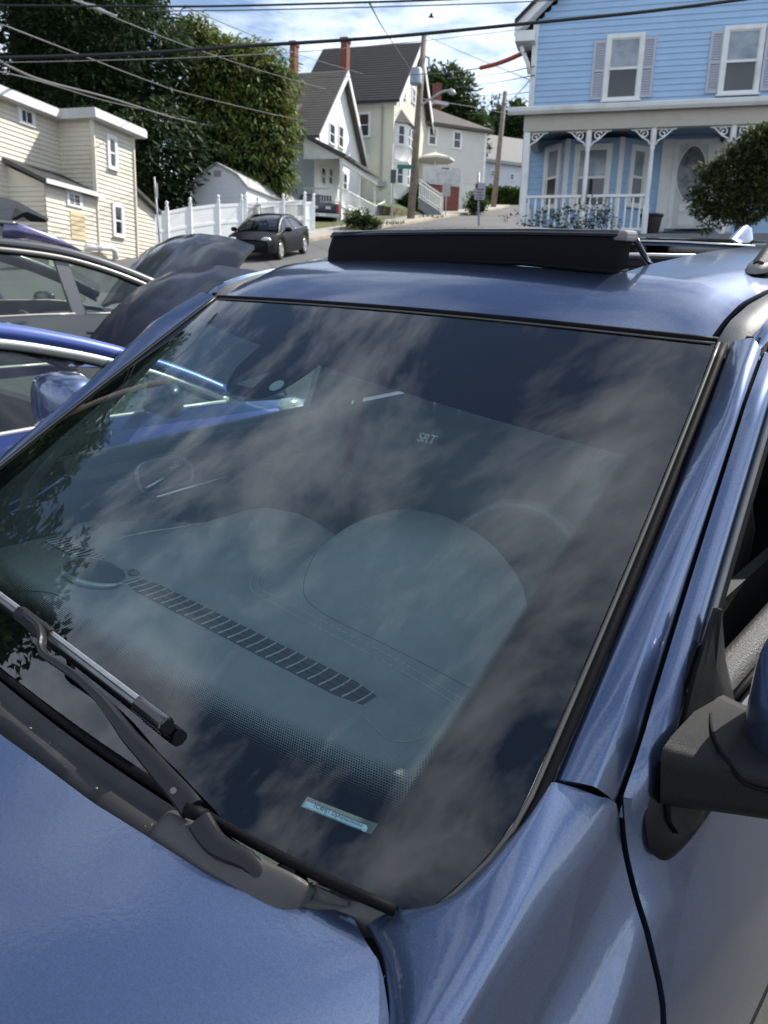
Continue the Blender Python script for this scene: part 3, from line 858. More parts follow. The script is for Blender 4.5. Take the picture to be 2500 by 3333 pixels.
def wheel(parent, x, y, r=0.37, wd=0.27, rimm=None, z=None):
    W = empty('wheel'); W.parent = parent
    W.location = (x, y, r if z is None else z)
    W.rotation_euler = (0, 0, 0 if x > 0 else math.pi)
    prof = [(-wd / 2, .68), (-wd / 2, .93), (-wd / 2 + .03, 1.0), (wd / 2 - .03, 1.0), (wd / 2, .93), (wd / 2, .68)]
    MB().loft([[V(p, r * q * math.cos(a), r * q * math.sin(a)) for p, q in prof] for a in [2 * math.pi * k / 28 for k in range(29)]], closed=False).build('tyre', M_TYRE, W, smooth=True, auto=40)
    rm = MB()
    rm.loft([[V(p, r * q * math.cos(a), r * q * math.sin(a)) for p, q in ((wd / 2 - .01, .70), (wd / 2 + .002, .66), (wd / 2 - .03, .62), (-wd / 2, .60))] for a in [2 * math.pi * k / 28 for k in range(29)]], closed=False)
    for k in range(5):
        for dlt in (-.16, .16):
            a = 2 * math.pi * k / 5 + dlt
            c, s_2 = math.cos(a), math.sin(a)
            rm.obox((wd / 2 - .02, r * .36 * c, r * .36 * s_2), (1, 0, 0), (0, c, s_2), (0, -s_2, c), .012, r * .30, r * .045)
    rm.cyl(V(wd / 2 - .05, 0, 0), V(wd / 2 - .005, 0, 0), r * .13, 16)
    rm.build('rim', rimm or M_RIM, W, smooth=True, auto=35)
    MB().cyl(V(-.02, 0, 0), V(.02, 0, 0), r * .58, 20).build('brake_disc', M_DARK, W)
    return W
for x, y in ((.80, -.48), (-.80, -.48), (.80, 2.56), (-.80, 2.56)):
    wheel(CARW, x, y)

# ---- cowl, wiper
def hood_rear(x):
    a = abs(x) / 0.652
    return 0.150 * (0.33 * a * a + 0.67 * a ** 14)
def cowl_pt(x, f):
    yb = gy(x, ZBOT) - 0.010
    ya = hood_rear(x) - 0.03
    y = lerp(yb, ya, f)
    z = 1.122 - 0.052 * f ** 0.8 - 0.02 * sstep(0.55, 1.0, f)
    z += 0.010 * math.exp(-((f - 0.32) / 0.14) ** 2)
    return V(x, y, z)
CW = MB().grid([[cowl_pt(-.66 + 1.32 * i / 44, j / 12) for j in range(13)] for i in range(45)]).build('cowl_panel', M_COWL, CARW, smooth=True)
for k in range(22):
    x = 0.055 + k * 0.0088
    p = cowl_pt(x, 0.72)
    MB().box(x, x + .0042, p.y - .012, p.y + .014, p.z - .002, p.z + .0045).build('cowl_louvre', M_RUBBER, CW)
# raised platform round the wiper pivot, with a rolled edge
PL = []
for x, dx in ((.395, 0), (.405, 1), (.43, 1), (.50, 1), (.585, 1), (.615, 1), (.622, 0)):
    row = []
    for f, h in ((0.03, 0.0), (0.10, .9), (0.22, 1.0), (0.5, .85), (0.8, .7), (1.0, .6)):
        p = cowl_pt(x, f)
        row.append(V(x, p.y, p.z + .022 * h * dx + .002))
    PL.append(row)
MB().grid(PL).build('cowl_platform', M_COWL2, CW, smooth=True, sub=2)
MB().grid([[V(x, y, z) for x, y, z in r] for r in (
    [(.600, .140, 1.106), (.655, .154, 1.106), (.700, .170, 1.112), (.728, .182, 1.126)],
    [(.598, .118, 1.112), (.655, .138, 1.116), (.708, .158, 1.122), (.738, .172, 1.134)],
    [(.612, .100, 1.104), (.662, .130, 1.104), (.712, .150, 1.112), (.742, .166, 1.126)],
    [(.600, .088, 1.080), (.655, .120, 1.080), (.700, .140, 1.090), (.735, .165, 1.110)])]).build('cowl_corner', M_COWL2, CW, smooth=True, sub=2, solid=0.004)
MB().sphere((.600, .120, 1.104), .0035, .0035, .002, 10, 6).build('clip', M_RUBBER, CW, smooth=True)
WI = empty('wiper'); WI.parent = CARW
arm_px = [(868, 2925, .012, 0.014), (790, 2868, .022, 0.019), (700, 2745, .030, .0235), (633, 2648, .034, .026), (590, 2588, .036, .0245), (527, 2517, .036, .0225), (470, 2450, .036, .0205), (422, 2399, .036, .0185), (375, 2336, .036, .016), (329, 2277, .036, .0135), (253, 2205, .036, .011), (185, 2158, .036, .010),
          (143, 2130, .038, .0095), (131, 2100, .040, .0085), (134, 2074, .042, .008), (126, 2040, .042, .008), (97, 2012, .040, .008), (78, 1998, .036, .007)]
A = [glass_hit(x, y, h) for x, y, h, wd in arm_px]
A[0] = V(.572, .092, 1.122)
A[1] = V(.545, .090, 1.134)
def arm_rings(P, wds, th=0.0055):
    rg = []
    for i, p in enumerate(P):
        d = (P[min(i + 1, len(P) - 1)] - P[max(i - 1, 0)]).normalized()
        n = gn(p.x, 1.15)
        sd = d.cross(n).normalized()
        n = sd.cross(d)
        w_ = wds[i] * 1.12
        rg.append([p + sd * w_ * a + n * th * c for a, c in ((-.50, -1.6), (-.50, .1), (-.40, .75), (-.1, 1.0), (.22, .95), (.42, .5), (.50, -.2), (.50, -1.6))])
    return rg
sm = catmull(A, 4)
wd = [interp([(i * 4, q[3]) for i, q in enumerate(arm_px)], k) for k in range(len(sm))]
cut = 13
M_ARM = mat('satin_black_arm', (0.010, 0.010, 0.012), 0.40, var=0.1, bump=0.08, bscale=500, spec=.35)
MB().loft(arm_rings(sm[cut:], wd[cut:])).build('wiper_arm', M_ARM, WI, smooth=True, auto=30)
MB().loft(arm_rings(sm[:cut - 1], [x * 1.02 for x in wd[:cut - 1]])).build('wiper_arm_head', M_ARM, WI, smooth=True, auto=30)
h0, h1 = sm[cut - 3], sm[cut + 2]
MB().cyl(h0.lerp(h1, .5) - V(.012, 0.004, -.002), h0.lerp(h1, .5) + V(.012, .008, -.002), .0085, 14).build('hinge_pin', M_RUBBER, WI, smooth=True)
hc = glass_hit(566, 2575, .040)
MB().cyl(hc, hc + V(.002, -.002, .003), .0040, 14).build('hinge_bolt', M_SATIN, WI, smooth=True, auto=40)
MB().cyl(V(.584, .122, 1.09), V(.584, .114, 1.122), .020, 24).build('pivot_boot', M_RUBBER, WI, smooth=True, auto=40)
MB().cyl(V(.584, .114, 1.116), V(.584, .110, 1.128), .012, 20).build('pivot_cap', M_PLAST, WI, smooth=True, auto=40)
# blade: rubber spine on the glass, body, two silver strips, end cap, connector
bx0, bx1 = glass_hit(-70, 1893, .016), glass_hit(548, 2366, .016)
def bl(f, up, sd):
    p = bx0.lerp(bx1, f)
    n = gn(p.x, 1.17)
    p = V(p.x, gy(p.x, p.z), p.z) if False else p
    d = (bx1 - bx0).normalized()
    s_3 = d.cross(n).normalized()
    return p + n * up + s_3 * sd
def strip(name, m, f0, f1, sect, parent, n=10, **k):
    return MB().loft([[bl(lerp(f0, f1, i / n), u, s_4) for u, s_4 in sect] for i in range(n + 1)]).build(name, m, parent, **k)
strip('wiper_blade', M_RUBBER, 0, .93, [(-.014, -.003), (-.014, .003), (-.004, .010), (.004, .011), (.009, .006), (.011, 0), (.009, -.006), (.004, -.009), (-.004, -.008)], WI, smooth=True, auto=40)
for f0, f1 in ((0, .31), (.465, .885)):
    strip('blade_strip', M_SILVER, f0, f1, [(.0105, -.0085), (.0125, -.0070), (.0130, -.0020), (.0115, -.0008)], WI, smooth=False)
    strip('blade_strip', mat('dark_aluminium_strip', (0.22, 0.22, 0.22), 0.4, 0.9, var=0.15, vscale=40), f0, f1, [(.0118, .0000), (.0128, .0010), (.0120, .0052), (.0095, .0070)], WI)
strip('blade_end_cap', M_GLOSS, .885, 1.0, [(-.015, -.006), (-.015, .006), (-.002, .013), (.009, .012), (.0145, .004), (.0145, -.006), (.008, -.012), (-.002, -.011)], WI, n=4, bevel=0.003)
strip('blade_connector', M_PLAST, .30, .475, [(-.008, -.011), (-.008, .012), (.010, .013), (.020, .007), (.021, -.006), (.012, -.012)], WI, n=4, bevel=0.002)
strip('blade_clip', M_CHROME, .345, .43, [(.0205, -.004), (.0225, -.004), (.0225, -.001), (.0205, -.001)], WI, n=2)

# ---- dash and cabin furniture
def dash_z(x, y):
    z = 1.082 - 0.05 * sstep(.30, .16, y)
    z += 0.045 * sstep(.58, .84, y) * (sstep(-.62, -.36, x) - sstep(-.30, .05, x) * 0.6)
    z -= 0.035 * sstep(.60, .85, y) * sstep(-.40, -.66, x)
    hx = (x - .20) / .27
    if abs(hx) < 1:
        z += 0.155 * (1 - abs(hx) ** 2.6) ** 0.75 * sstep(.56, .84, y)
    z += 0.012 * sstep(.545, .575, y) - 0.010 * math.exp(-((y - .545) / .012) ** 2)
    return z
def dash_rear(x):
    return interp([(-.76, .80), (-.60, .84), (-.45, .92), (-.30, .95), (-.16, .93), (-.06, .87), (.0, .88), (.2, .90), (.42, .86), (.5, .80), (.76, .78)], x)
DS = empty('dashboard'); DS.parent = CARW
rows = []
for i in range(61):
    x = -.745 + 1.49 * i / 60
    ye = dash_rear(x)
    r = [V(x, y, dash_z(x, y)) for y in [.17 + (ye - .17) * j / 34 for j in range(35)]]
    e_ = r[-1]
    r += [V(x, ye + .012, e_.z - .006), V(x, ye + .018, e_.z - .03), V(x, ye - .01, e_.z - .12), V(x, ye - .02, .75)]
    rows.append(r)
MB().grid(rows).build('dash_top', M_DASH, DS, smooth=True)
# defroster grille: slot, thin ribs
def slot(x0, x1, ya, yb, n):
    G = empty('defrost_grille'); G.parent = CARW
    rim = [V(lerp(x0, x1, k / 12), lerp(ya, yb, .5) - (yb - ya) / 2 * min(1, math.sqrt(max(0.40, 1 - (2 * k / 12 - 1) ** 30))), 0) for k in range(13)] + \
          [V(lerp(x1, x0, k / 12), lerp(ya, yb, .5) + (yb - ya) / 2 * min(1, math.sqrt(max(0.40, 1 - (2 * k / 12 - 1) ** 30))), 0) for k in range(13)]
    MB().prism([V(p.x, p.y, dash_z(p.x, p.y) + .0012) for p in rim], (0, 0, -.001)).build('slot', M_DARK, G)
    first = None
    for k in range(n):
        x = lerp(x0 + .012, x1 - .012, k / (n - 1))
        if first is None:
            mb = MB()
            prof = [(0, 0), (.002, .25), (.003, .5), (.002, .75), (0, 1)]
            mb.loft([[V(dx * .8 + w_, lerp(-(yb - ya) * .46, (yb - ya) * .46, f), z_) for w_, z_ in ((-.0006, 0), (.0006, 0), (.0006, .0026), (-.0006, .0026))] for dx, f in prof])
            first = mb.build('rib', mat('grille_rib_grey', (0.46, 0.48, 0.48), 0.4, var=0.1), G)
            o = first
        else:
            o = inst(first, G)
        o.location = (x, (ya + yb) / 2, dash_z(x, (ya + yb) / 2) + .0012)
    for f in (.36, .66):
        y = lerp(ya, yb, f)
        MB().loft([[V(x, y + a, dash_z(x, y) + .0012 + c) for a, c in ((-.001, 0), (.001, 0), (.001, .001), (-.001, .001))] for x in [lerp(x0, x1, .02 + .96 * k / 10) for k in range(11)]]).build('crossbar', M_RUBBER, G)
slot(-.345, .37, .462, .518, 26)
slot(-.725, -.50, .470, .520, 13)
# speaker grille in the corner of the dash with a bright crescent rim
SPK = empty('dash_speaker'); SPK.parent = CARW
el = lambda r, k, z=0: V(-.440 + .098 * r * math.cos(k), .452 + .052 * r * math.sin(k), 0)
ring = [el(1, 2 * math.pi * k / 28) for k in range(28)]
MB().prism([V(p.x, p.y, dash_z(p.x, p.y) + .003) for p in ring], (0, 0, .002)).build('speaker_plate', mat('speaker_mesh', (0.05, 0.055, 0.055), 0.5, 0.3, var=0.5, vscale=420), SPK)
MB().tube([V(p.x, p.y, dash_z(p.x, p.y) + .006) for p in [el(1.06, 2 * math.pi * k / 36) for k in range(37)]], [0.0012 + .007 * max(0, math.sin(2 * math.pi * k / 36 - 3.6)) ** 1.5 for k in range(37)], 6).build('speaker_rim', mat('satin_dash_rim', (0.35, 0.38, 0.36), 0.3, 0.4, var=0.1), SPK, smooth=True)
MB().sphere((-.372, .512, dash_z(-.372, .512) + .004), .016, .012, .007).build('light_sensor', M_GLOSS, SPK, smooth=True)
# twin stitch lines
ST = catmull([(-.163, .833), (-.160, .74), (-.140, .66), (-.078, .615), (.02, .600), (.117, .590), (.361, .578), (.495, .562), (.66, .55)], 8)
ST = [p for p in catmull([(a, b_, 0) for a, b_ in ((-.175, .86), (-.160, .74), (-.135, .66), (-.078, .615), (.02, .600), (.117, .592), (.361, .580), (.495, .566), (.66, .555))], 14)]
for off in (0, .016):
    mb = MB()
    for i in range(0, len(ST) - 1, 1):
        a, c = ST[i], ST[i].lerp(ST[i + 1], .62)
        d = (ST[i + 1] - ST[i]).normalized()
        nrm = V(-d.y, d.x, 0) * off
        a, c = a + nrm, c + nrm
        mb.tube([V(a.x, a.y, dash_z(a.x, a.y) + .0015), V(c.x, c.y, dash_z(c.x, c.y) + .0015)], .00055, 4)
    o = mb.build('stitching', M_STITCH, DS)
    o['kind'] = 'stuff'
M_SEAM = mat('dash_seam_dark', (.045, .05, .05), .8, var=0)  # thin dark line laid along the dash seams
def seam(P, m=M_SEAM, r=.0008):
    MB().tube([V(x, y, dash_z(x, y) + .0008) for x, y in [(p.x, p.y) for p in catmull([(a, b_, 0) for a, b_ in P], 6)]], r, 5).build('dash_seam', m, DS, smooth=True)
seam([(-.02, .75), (.03, .66), (.10, .625), (.25, .615), (.45, .615), (.56, .63)], r=.0005)
seam([(.39, .45), (.47, .43), (.50, .47), (.46, .49)], MATS['satin_dash_rim'], .0008)
seam([(-.50, .27), (-.42, .33), (-.36, .34)])
# VIN plate at the foot of the glass
va, vb = glass_hit(985, 2622, -.009), glass_hit(1193, 2706, -.009)
vd = (vb - va).normalized()
vn = gn(.59, 1.16)
vu = vn.cross(vd).normalized()
VIN = empty('vin_plate'); VIN.parent = WS
ctr = va.lerp(vb, .5)
VK = (vb - va).length / .100
def vp(a, c, h=0):
    return ctr + vd * a * VK + vu * c * .72 + vn * h
MB().prism([vp(a, c) for a, c in ((-.047, -.0085), (.047, -.0085), (.050, -.005), (.050, .005), (.047, .0085), (-.047, .0085), (-.050, .005), (-.050, -.005))], vn * .0012).build('plate', mat('vin_plate_face', (0.42, 0.60, 0.68), 0.5, var=0.05), VIN)
rb = random.Random(3)
x = -.044
M_INK = mat('print_black', (0.02, 0.022, 0.025), 0.7, var=0)
while x < .043:
    w_ = rb.choice((.0006, .0006, .0012, .0017))
    MB().prism([vp(x, -.0082, .0014), vp(x + w_, -.0082, .0014), vp(x + w_, -.0005, .0014), vp(x, -.0005, .0014)], vn * .0002).build('bar', M_INK, VIN)
    x += w_ + rb.choice((.0006, .0010, .0014))
text_mesh('vin_digits', '1C4HJT DJXE0250202', .0075, M_INK, VIN, frame(vp(0.004, .0062, .0015), vd, vu), .0001)
# steering wheel
SW = empty('steering_wheel'); SW.parent = CARW
sc_, su = V(.300, 1.03, 1.085), V(0, .36, .93).normalized()
MB().tube([sc_ + V(1, 0, 0) * .188 * math.cos(a) + su * .188 * math.sin(a) for a in [2 * math.pi * k / 40 for k in range(41)]], .0165, 12).build('rim', mat('wheel_leather', (.07, .07, .072), .38, var=.1), SW, smooth=True)
for a in (0.1, math.pi - .1, -math.pi / 2):
    MB().tube([sc_ + V(0, .02, 0), sc_ + V(1, 0, 0) * .18 * math.cos(a) + su * .18 * math.sin(a)], [.035, .016], 10).build('spoke', M_PLAST, SW, smooth=True)
MB().sphere(sc_, .075, .035, .065).build('hub', M_SEAT, SW, smooth=True)
# paddle and stalk glints beside the instrument hood
MB().tube([V(.40, .93, 1.11), V(.455, .90, 1.115), V(.50, .88, 1.12)], [.008, .010, .006], 8).build('stalk', M_PLAST, SW, smooth=True)
MB().tube([V(.47, .91, 1.135), V(.485, .90, 1.13)], .007, 8).build('stalk_ring', M_CHROME, SW, smooth=True)
# seats
def seat(cx, letters):
    S = empty('front_seat'); S.parent = CARW
    def rings(sec, cx=cx):
        rg = []
        for z, y, hw, th in sec:
            rg.append([V(cx + hw * abs(math.cos(a)) ** .55 * (1 if math.cos(a) >= 0 else -1), y + th * abs(math.sin(a)) ** .7 * (1 if math.sin(a) >= 0 else -1), z) for a in [2 * math.pi * k / 24 for k in range(24)]])
        return rg
    MB().loft(rings([(.62, 1.47, .24, .09), (.80, 1.50, .265, .10), (1.0, 1.56, .26, .09), (1.15, 1.61, .25, .075), (1.25, 1.64, .215, .06), (1.30, 1.655, .16, .045)])).build('backrest', M_SEAT, S, smooth=True)
    MB().loft(rings([(1.36, 1.655, .09, .035), (1.38, 1.655, .125, .05), (1.46, 1.665, .125, .05), (1.51, 1.67, .09, .035)])).build('headrest', M_SEAT, S, smooth=True)
    MB().loft([[V(cx + hw * a, y, z + c) for a, c in ((-1, 0), (-.9, .10), (-.5, .085), (0, .075), (.5, .085), (.9, .10), (1, 0))] for y, hw, z in ((.95, .22, .66), (1.1, .26, .67), (1.4, .26, .64), (1.52, .24, .62))]).build('cushion', M_SEAT, S, smooth=True)
    for dx in (-.05, .05):
        MB().cyl(V(cx + dx, 1.65, 1.27), V(cx + dx, 1.655, 1.38), .007, 8).build('headrest_post', M_CHROME, S, smooth=True)
    if letters:
        text_mesh('seat_logo', 'SRT', .042, mat('grey_embroidery', (0.75, 0.78, 0.80), 0.8, var=0.1), S, frame((cx + .01, 1.533, 1.235), (1, 0, 0), (0, .33, .94)), .002, shear=.35)
    return S
seat(-.35, True)
seat(.38, False)
# belts with buckle tongues
def belt(s, P):
    B = empty('seat_belt'); B.parent = CARW
    pp = catmull(P, 5)
    MB().grid([[p + V(0, .022, 0), p + V(0, -.022, 0)] for p in pp]).build('webbing', M_BELT, B, smooth=True, solid=0.002)
    q = Vector(P[1])
    MB().tube([q + V(0, a, c) for a, c in ((-.014, 0), (-.014, -.055), (.014, -.055), (.014, 0), (-.014, 0))], .0028, 6).build('tongue', M_CHROME, B, smooth=True)
    MB().box(q.x - .008, q.x + .008, q.y - .03, q.y + .03, q.z, q.z + .02).build('tongue_grip', M_RUBBER, B, bevel=0.003)
    return B
belt(1, [(.655, 1.62, .62), (.650, 1.70, .97), (.69, 1.70, 1.3), (.70, 1.70, 1.6)])
belt(-1, [(-.655, 1.55, .62), (-.655, 1.50, 1.06), (-.68, 1.60, 1.35), (-.70, 1.66, 1.6)])
# passenger door handle bezel, pull and trim line
HB = empty('inner_door_handle'); HB.parent = CARW
cs = [(.735, 1.215), (.76, 1.233), (.86, 1.232), (.905, 1.20), (.915, 1.170), (.89, 1.152), (.775, 1.148), (.745, 1.165)]
P = catmull([(-.700, a, c) for a, c in cs + cs[:1]], 4)
M_BZ = mat('satin_silver_bezel', (0.20, 0.22, 0.24), 0.38, 0.6, var=0.1)
MB().tube(P, .0062, 8).build('handle_bezel', M_BZ, HB, smooth=True)
MB().tube([V(-.692, .755, 1.165), V(-.688, .80, 1.180), V(-.688, .855, 1.200)], .005, 8).build('pull', M_CHROME, HB, smooth=True)
MB().box(-.70, -.686, .835, .868, 1.196, 1.208).build('lock_tab', M_CHROME, HB, bevel=0.003)
MB().box(-.70, -.686, .845, .862, 1.214, 1.226).build('lock_tab', M_CHROME, HB, bevel=0.003)
MB().tube([V(-.70, .79, 1.130), V(-.70, 1.05, 1.142), V(-.70, 1.48, 1.160)], .0045, 8).build('door_trim_line', M_CHROME, CARW, smooth=True)
MB().box(-.76, -.70, .60, 1.50, 1.245, 1.275).build('door_top_roll', M_DARK, CARW, bevel=0.012)
MB().box(-.70, .70, 2.2, 2.9, .5, .95).build('rear_seat_cushion', M_SEAT, CARW, bevel=0.06)
MB().box(-.70, .70, 2.75, 2.95, .9, 1.30).build('rear_seat_back', M_SEAT, CARW, bevel=0.06)

# wind-blown grit and leaf crumbs caught on the cowl and in the glass corner
rs = random.Random(12)
db = MB()
for _ in range(34):
    x = rs.uniform(-.2, .66)
    q = cowl_pt(x, rs.uniform(.02, .5))
    r = rs.uniform(.0006, .0022)
    a = rs.uniform(0, 6.28)
    db.add([q + V(r * math.cos(a), r * math.sin(a), .003), q + V(r * math.cos(a + 2.2), r * math.sin(a + 2.2), .0035), q + V(r * 1.6 * math.cos(a + 4.0), r * 1.6 * math.sin(a + 4.0), .0045)], [(0, 1, 2)])
o = db.build('grit', mat('pale_grit', (.20, .18, .14), .9, var=.4, vscale=300), CW)
o['kind'] = 'stuff'

# ------------------------------------------------------------------ terrain
def G(x, y):
    z = 0.0946 * y + 0.0106 * x + 0.072 * max(0.0, y - 10) + 0.55 * sstep(33, 47, y) + 0.012 * max(0.0, y - 47)
    return z + 0.0 - 0.0
def ground_hit(px, py):
    d = sight(px, py)
    lo, hi = 1.0, None
    t_ = 2.0
    while t_ < 400:
        p = EYE + d * t_
        if p.z < G(p.x, p.y):
            hi = t_
            break
        lo = t_
        t_ += 0.5
    if hi is None:
        return EYE + d * 120
    for _ in range(30):
        m = (lo + hi) / 2
        p = EYE + d * m
        if p.z < G(p.x, p.y):
            hi = m
        else:
            lo = m
    return EYE + d * hi
def g3(x, y, dz=0.0):
    return V(x, y, G(x, y) + dz)
def asphalt():
    m = bpy.data.materials.new('asphalt')
    m.use_nodes = True
    t = m.node_tree
    b = t.nodes['Principled BSDF']
    b.inputs['Roughness'].default_value = 0.88
    tcn = N(t, 'ShaderNodeTexCoord')
    a = N(t, 'ShaderNodeTexNoise', i={'Scale': 0.35, 'Detail': 6, 'Roughness': 0.6})
    c = N(t, 'ShaderNodeTexVoronoi', i={'Scale': 70.0})
    e = N(t, 'ShaderNodeTexNoise', i={'Scale': 25.0, 'Detail': 4})
    for n in (a, c, e):
        t.links.new(tcn.outputs['Object'], n.inputs[0])
    o = ramp(t, a.outputs[0], [(0.3, (0.105, 0.105, 0.103)), (0.7, (0.165, 0.163, 0.158))])
    o = mixc(t, math_(t, 'MULTIPLY', ramp(t, c.outputs[0], [(0.0, 1.0), (0.35, 0.0)]), 0.55), o, (0.22, 0.21, 0.20))
    o = mixc(t, math_(t, 'MULTIPLY', e.outputs[0], 0.5), o, (0.06, 0.06, 0.06))
    # wandering cracks
    cr = N(t, 'ShaderNodeTexVoronoi', feature='DISTANCE_TO_EDGE', i={'Scale': 0.5})
    t.links.new(tcn.outputs['Object'], cr.inputs[0])
    o = mixc(t, ramp(t, cr.outputs[0], [(0.002, 0.35), (0.006, 0.0)]), o, (0.03, 0.03, 0.03))
    t.links.new(o, b.inputs['Base Color'])
    bp = N(t, 'ShaderNodeBump', i={'Strength': 0.5, 'Distance': 0.01})
    t.links.new(c.outputs[0], bp.inputs['Height'])
    t.links.new(bp.outputs[0], b.inputs['Normal'])
    return m
M_ASPH = asphalt()
M_CONC = mat('sidewalk_concrete', (0.36, 0.34, 0.30), 0.85, var=0.2, vscale=2, bump=0.2, bscale=40, dirt=(0.20, 0.17, 0.11), dirt_scale=1.2)
M_KERB = mat('weathered_kerb_stone', (0.38, 0.32, 0.23), 0.85, var=0.3, vscale=3)
M_GRASS = mat('dry_lawn', (0.085, 0.105, 0.035), 0.95, var=0.35, vscale=3, bump=0.6, bscale=30, dirt=(0.16, 0.12, 0.06))
ys_ = [-40, -20, -8, 0, 4, 8, 10, 12, 16, 20, 25, 30, 33, 36, 39, 42, 45, 47, 52, 60, 75, 95, 130, 180, 260]
xs_ = [-220, -120, -60, -30, -15, -5, 0, 5, 15, 30, 60, 120, 220]
tag(MB().grid([[g3(x, y) for x in xs_] for y in ys_]).build('ground', M_ASPH, None, smooth=True), kind='structure')
M_LOT = mat('darkened_lot_asphalt', (.060, .060, .060), .9, var=.25, vscale=1.5, bump=.5, bscale=90, dirt=(.095, .093, .088), dirt_scale=.8)  # lot colour darkened to dim the reflections in the SUV's side
lotp = [[LOT @ V(x, y, .004) for x in (-16, -8, 0, 4.5)] for y in (-9, -4, 0, 4, 8.5)]
tag(MB().grid([[V(p.x, p.y, G(p.x, p.y) + .006) for p in r] for r in lotp]).build('parking_lot', M_LOT), kind='structure')
# sidewalk and kerb on the left of the street, lawn behind it
KL = [ground_hit(*q) for q in ((1000, 789), (1090, 772), (1200, 753), (1350, 727), (1440, 711), (1520, 697), (1625, 681), (1660, 672))]
sw, kb, gr = [], [], []
for i, p in enumerate(KL):
    d = (KL[min(i + 1, len(KL) - 1)] - KL[max(i - 1, 0)])
    n = V(-d.y, d.x, 0).normalized()
    kb.append([g3(p.x, p.y, -.05), g3(p.x, p.y, .13), g3((p + n * .18).x, (p + n * .18).y, .135)])
    sw.append([g3((p + n * .18).x, (p + n * .18).y, .130), g3((p + n * 1.9).x, (p + n * 1.9).y, .14)])
    gr.append([g3((p + n * 1.9).x, (p + n * 1.9).y, .136), g3((p + n * 4).x, (p + n * 4).y, .16), g3((p + n * 14).x, (p + n * 14).y, .2)])
tag(MB().grid(kb).build('kerb', M_KERB), kind='structure')
tag(MB().grid(sw).build('sidewalk', M_CONC), kind='structure')
tag(MB().grid(gr).build('lawn', M_GRASS, smooth=True), kind='structure')

# ------------------------------------------------------------------ house kit
AZ = R_(15.8)
D1 = V(math.sin(AZ), math.cos(AZ), 0)      # up the street, away from the camera
D2 = V(math.cos(AZ), -math.sin(AZ), 0)     # across the street, to the right
ZV = V(0, 0, 1)
class Face:
    """a vertical plane; s metres to the right of P as seen from outside, z world height"""
    def __init__(s, P, u):
        s.P = Vector(P)
        s.u = Vector(u).normalized()
        s.n = s.u.cross(ZV)
    def st(s, px, py):
        p = on_plane(px, py, s.P, s.n)
        return (p - s.P).dot(s.u), p.z
    def pt(s, a, z, o=0.0):
        q = s.P + s.u * a + s.n * o
        return V(q.x, q.y, z)
    def off(s, o):
        return Face(s.P + s.n * o, s.u)
    def box(s, mb, a0, a1, z0, z1, o0, o1):
        return mb.hexa([s.pt(a0, z0, o1), s.pt(a1, z0, o1), s.pt(a1, z0, o0), s.pt(a0, z0, o0),
                        s.pt(a0, z1, o1), s.pt(a1, z1, o1), s.pt(a1, z1, o0), s.pt(a0, z1, o0)])
    def poly(s, mb, P, o0, o1):
        return mb.prism([s.pt(a, z, o0) for a, z in P], s.n * (o1 - o0))
def put(mb, name, m, H, **k):
    o = mb.build(name, m, H, **k)
    r = H
    while r.parent:
        r = r.parent
    if H.parent is None:
        o.matrix_parent_inverse = Matrix.Translation(-H.location)
    return o
M_PANE = mat('dark_window_pane', (0.018, 0.022, 0.028), 0.06, var=0.4, vscale=1.5, spec=0.8)
M_PANEB = mat('curtained_window_pane', (0.26, 0.30, 0.34), 0.12, var=0.35, vscale=3, spec=0.8)
M_WHITE = mat('white_trim_paint', (0.80, 0.80, 0.78), 0.55, var=0.06, vscale=3, dirt=(0.5, 0.49, 0.45), dirt_scale=1.0)
def boards(F, H, m, z0, z1, pitch, rng, name='clapboard', th=0.020, joined=False):
    """lapped siding: one board per course, rng(z) gives its ends"""
    k = 0
    z = z0
    mbj = MB()
    while z < z1 - 0.01:
        zt = min(z + pitch, z1)
        a0, a1 = rng(z + pitch * .5)
        if a1 - a0 > 0.05:
            mb = mbj if joined else MB()
            mb.hexa([F.pt(a0, z, th), F.pt(a1, z, th), F.pt(a1, z, 0), F.pt(a0, z, 0),
                     F.pt(a0, zt, .004), F.pt(a1, zt, .004), F.pt(a1, zt, -.004), F.pt(a0, zt, -.004)])
            if not joined:
                put(mb, name, m, H)
        z += pitch
    if joined:
        o = put(mbj, name, m, H)
        o['kind'] = 'stuff'
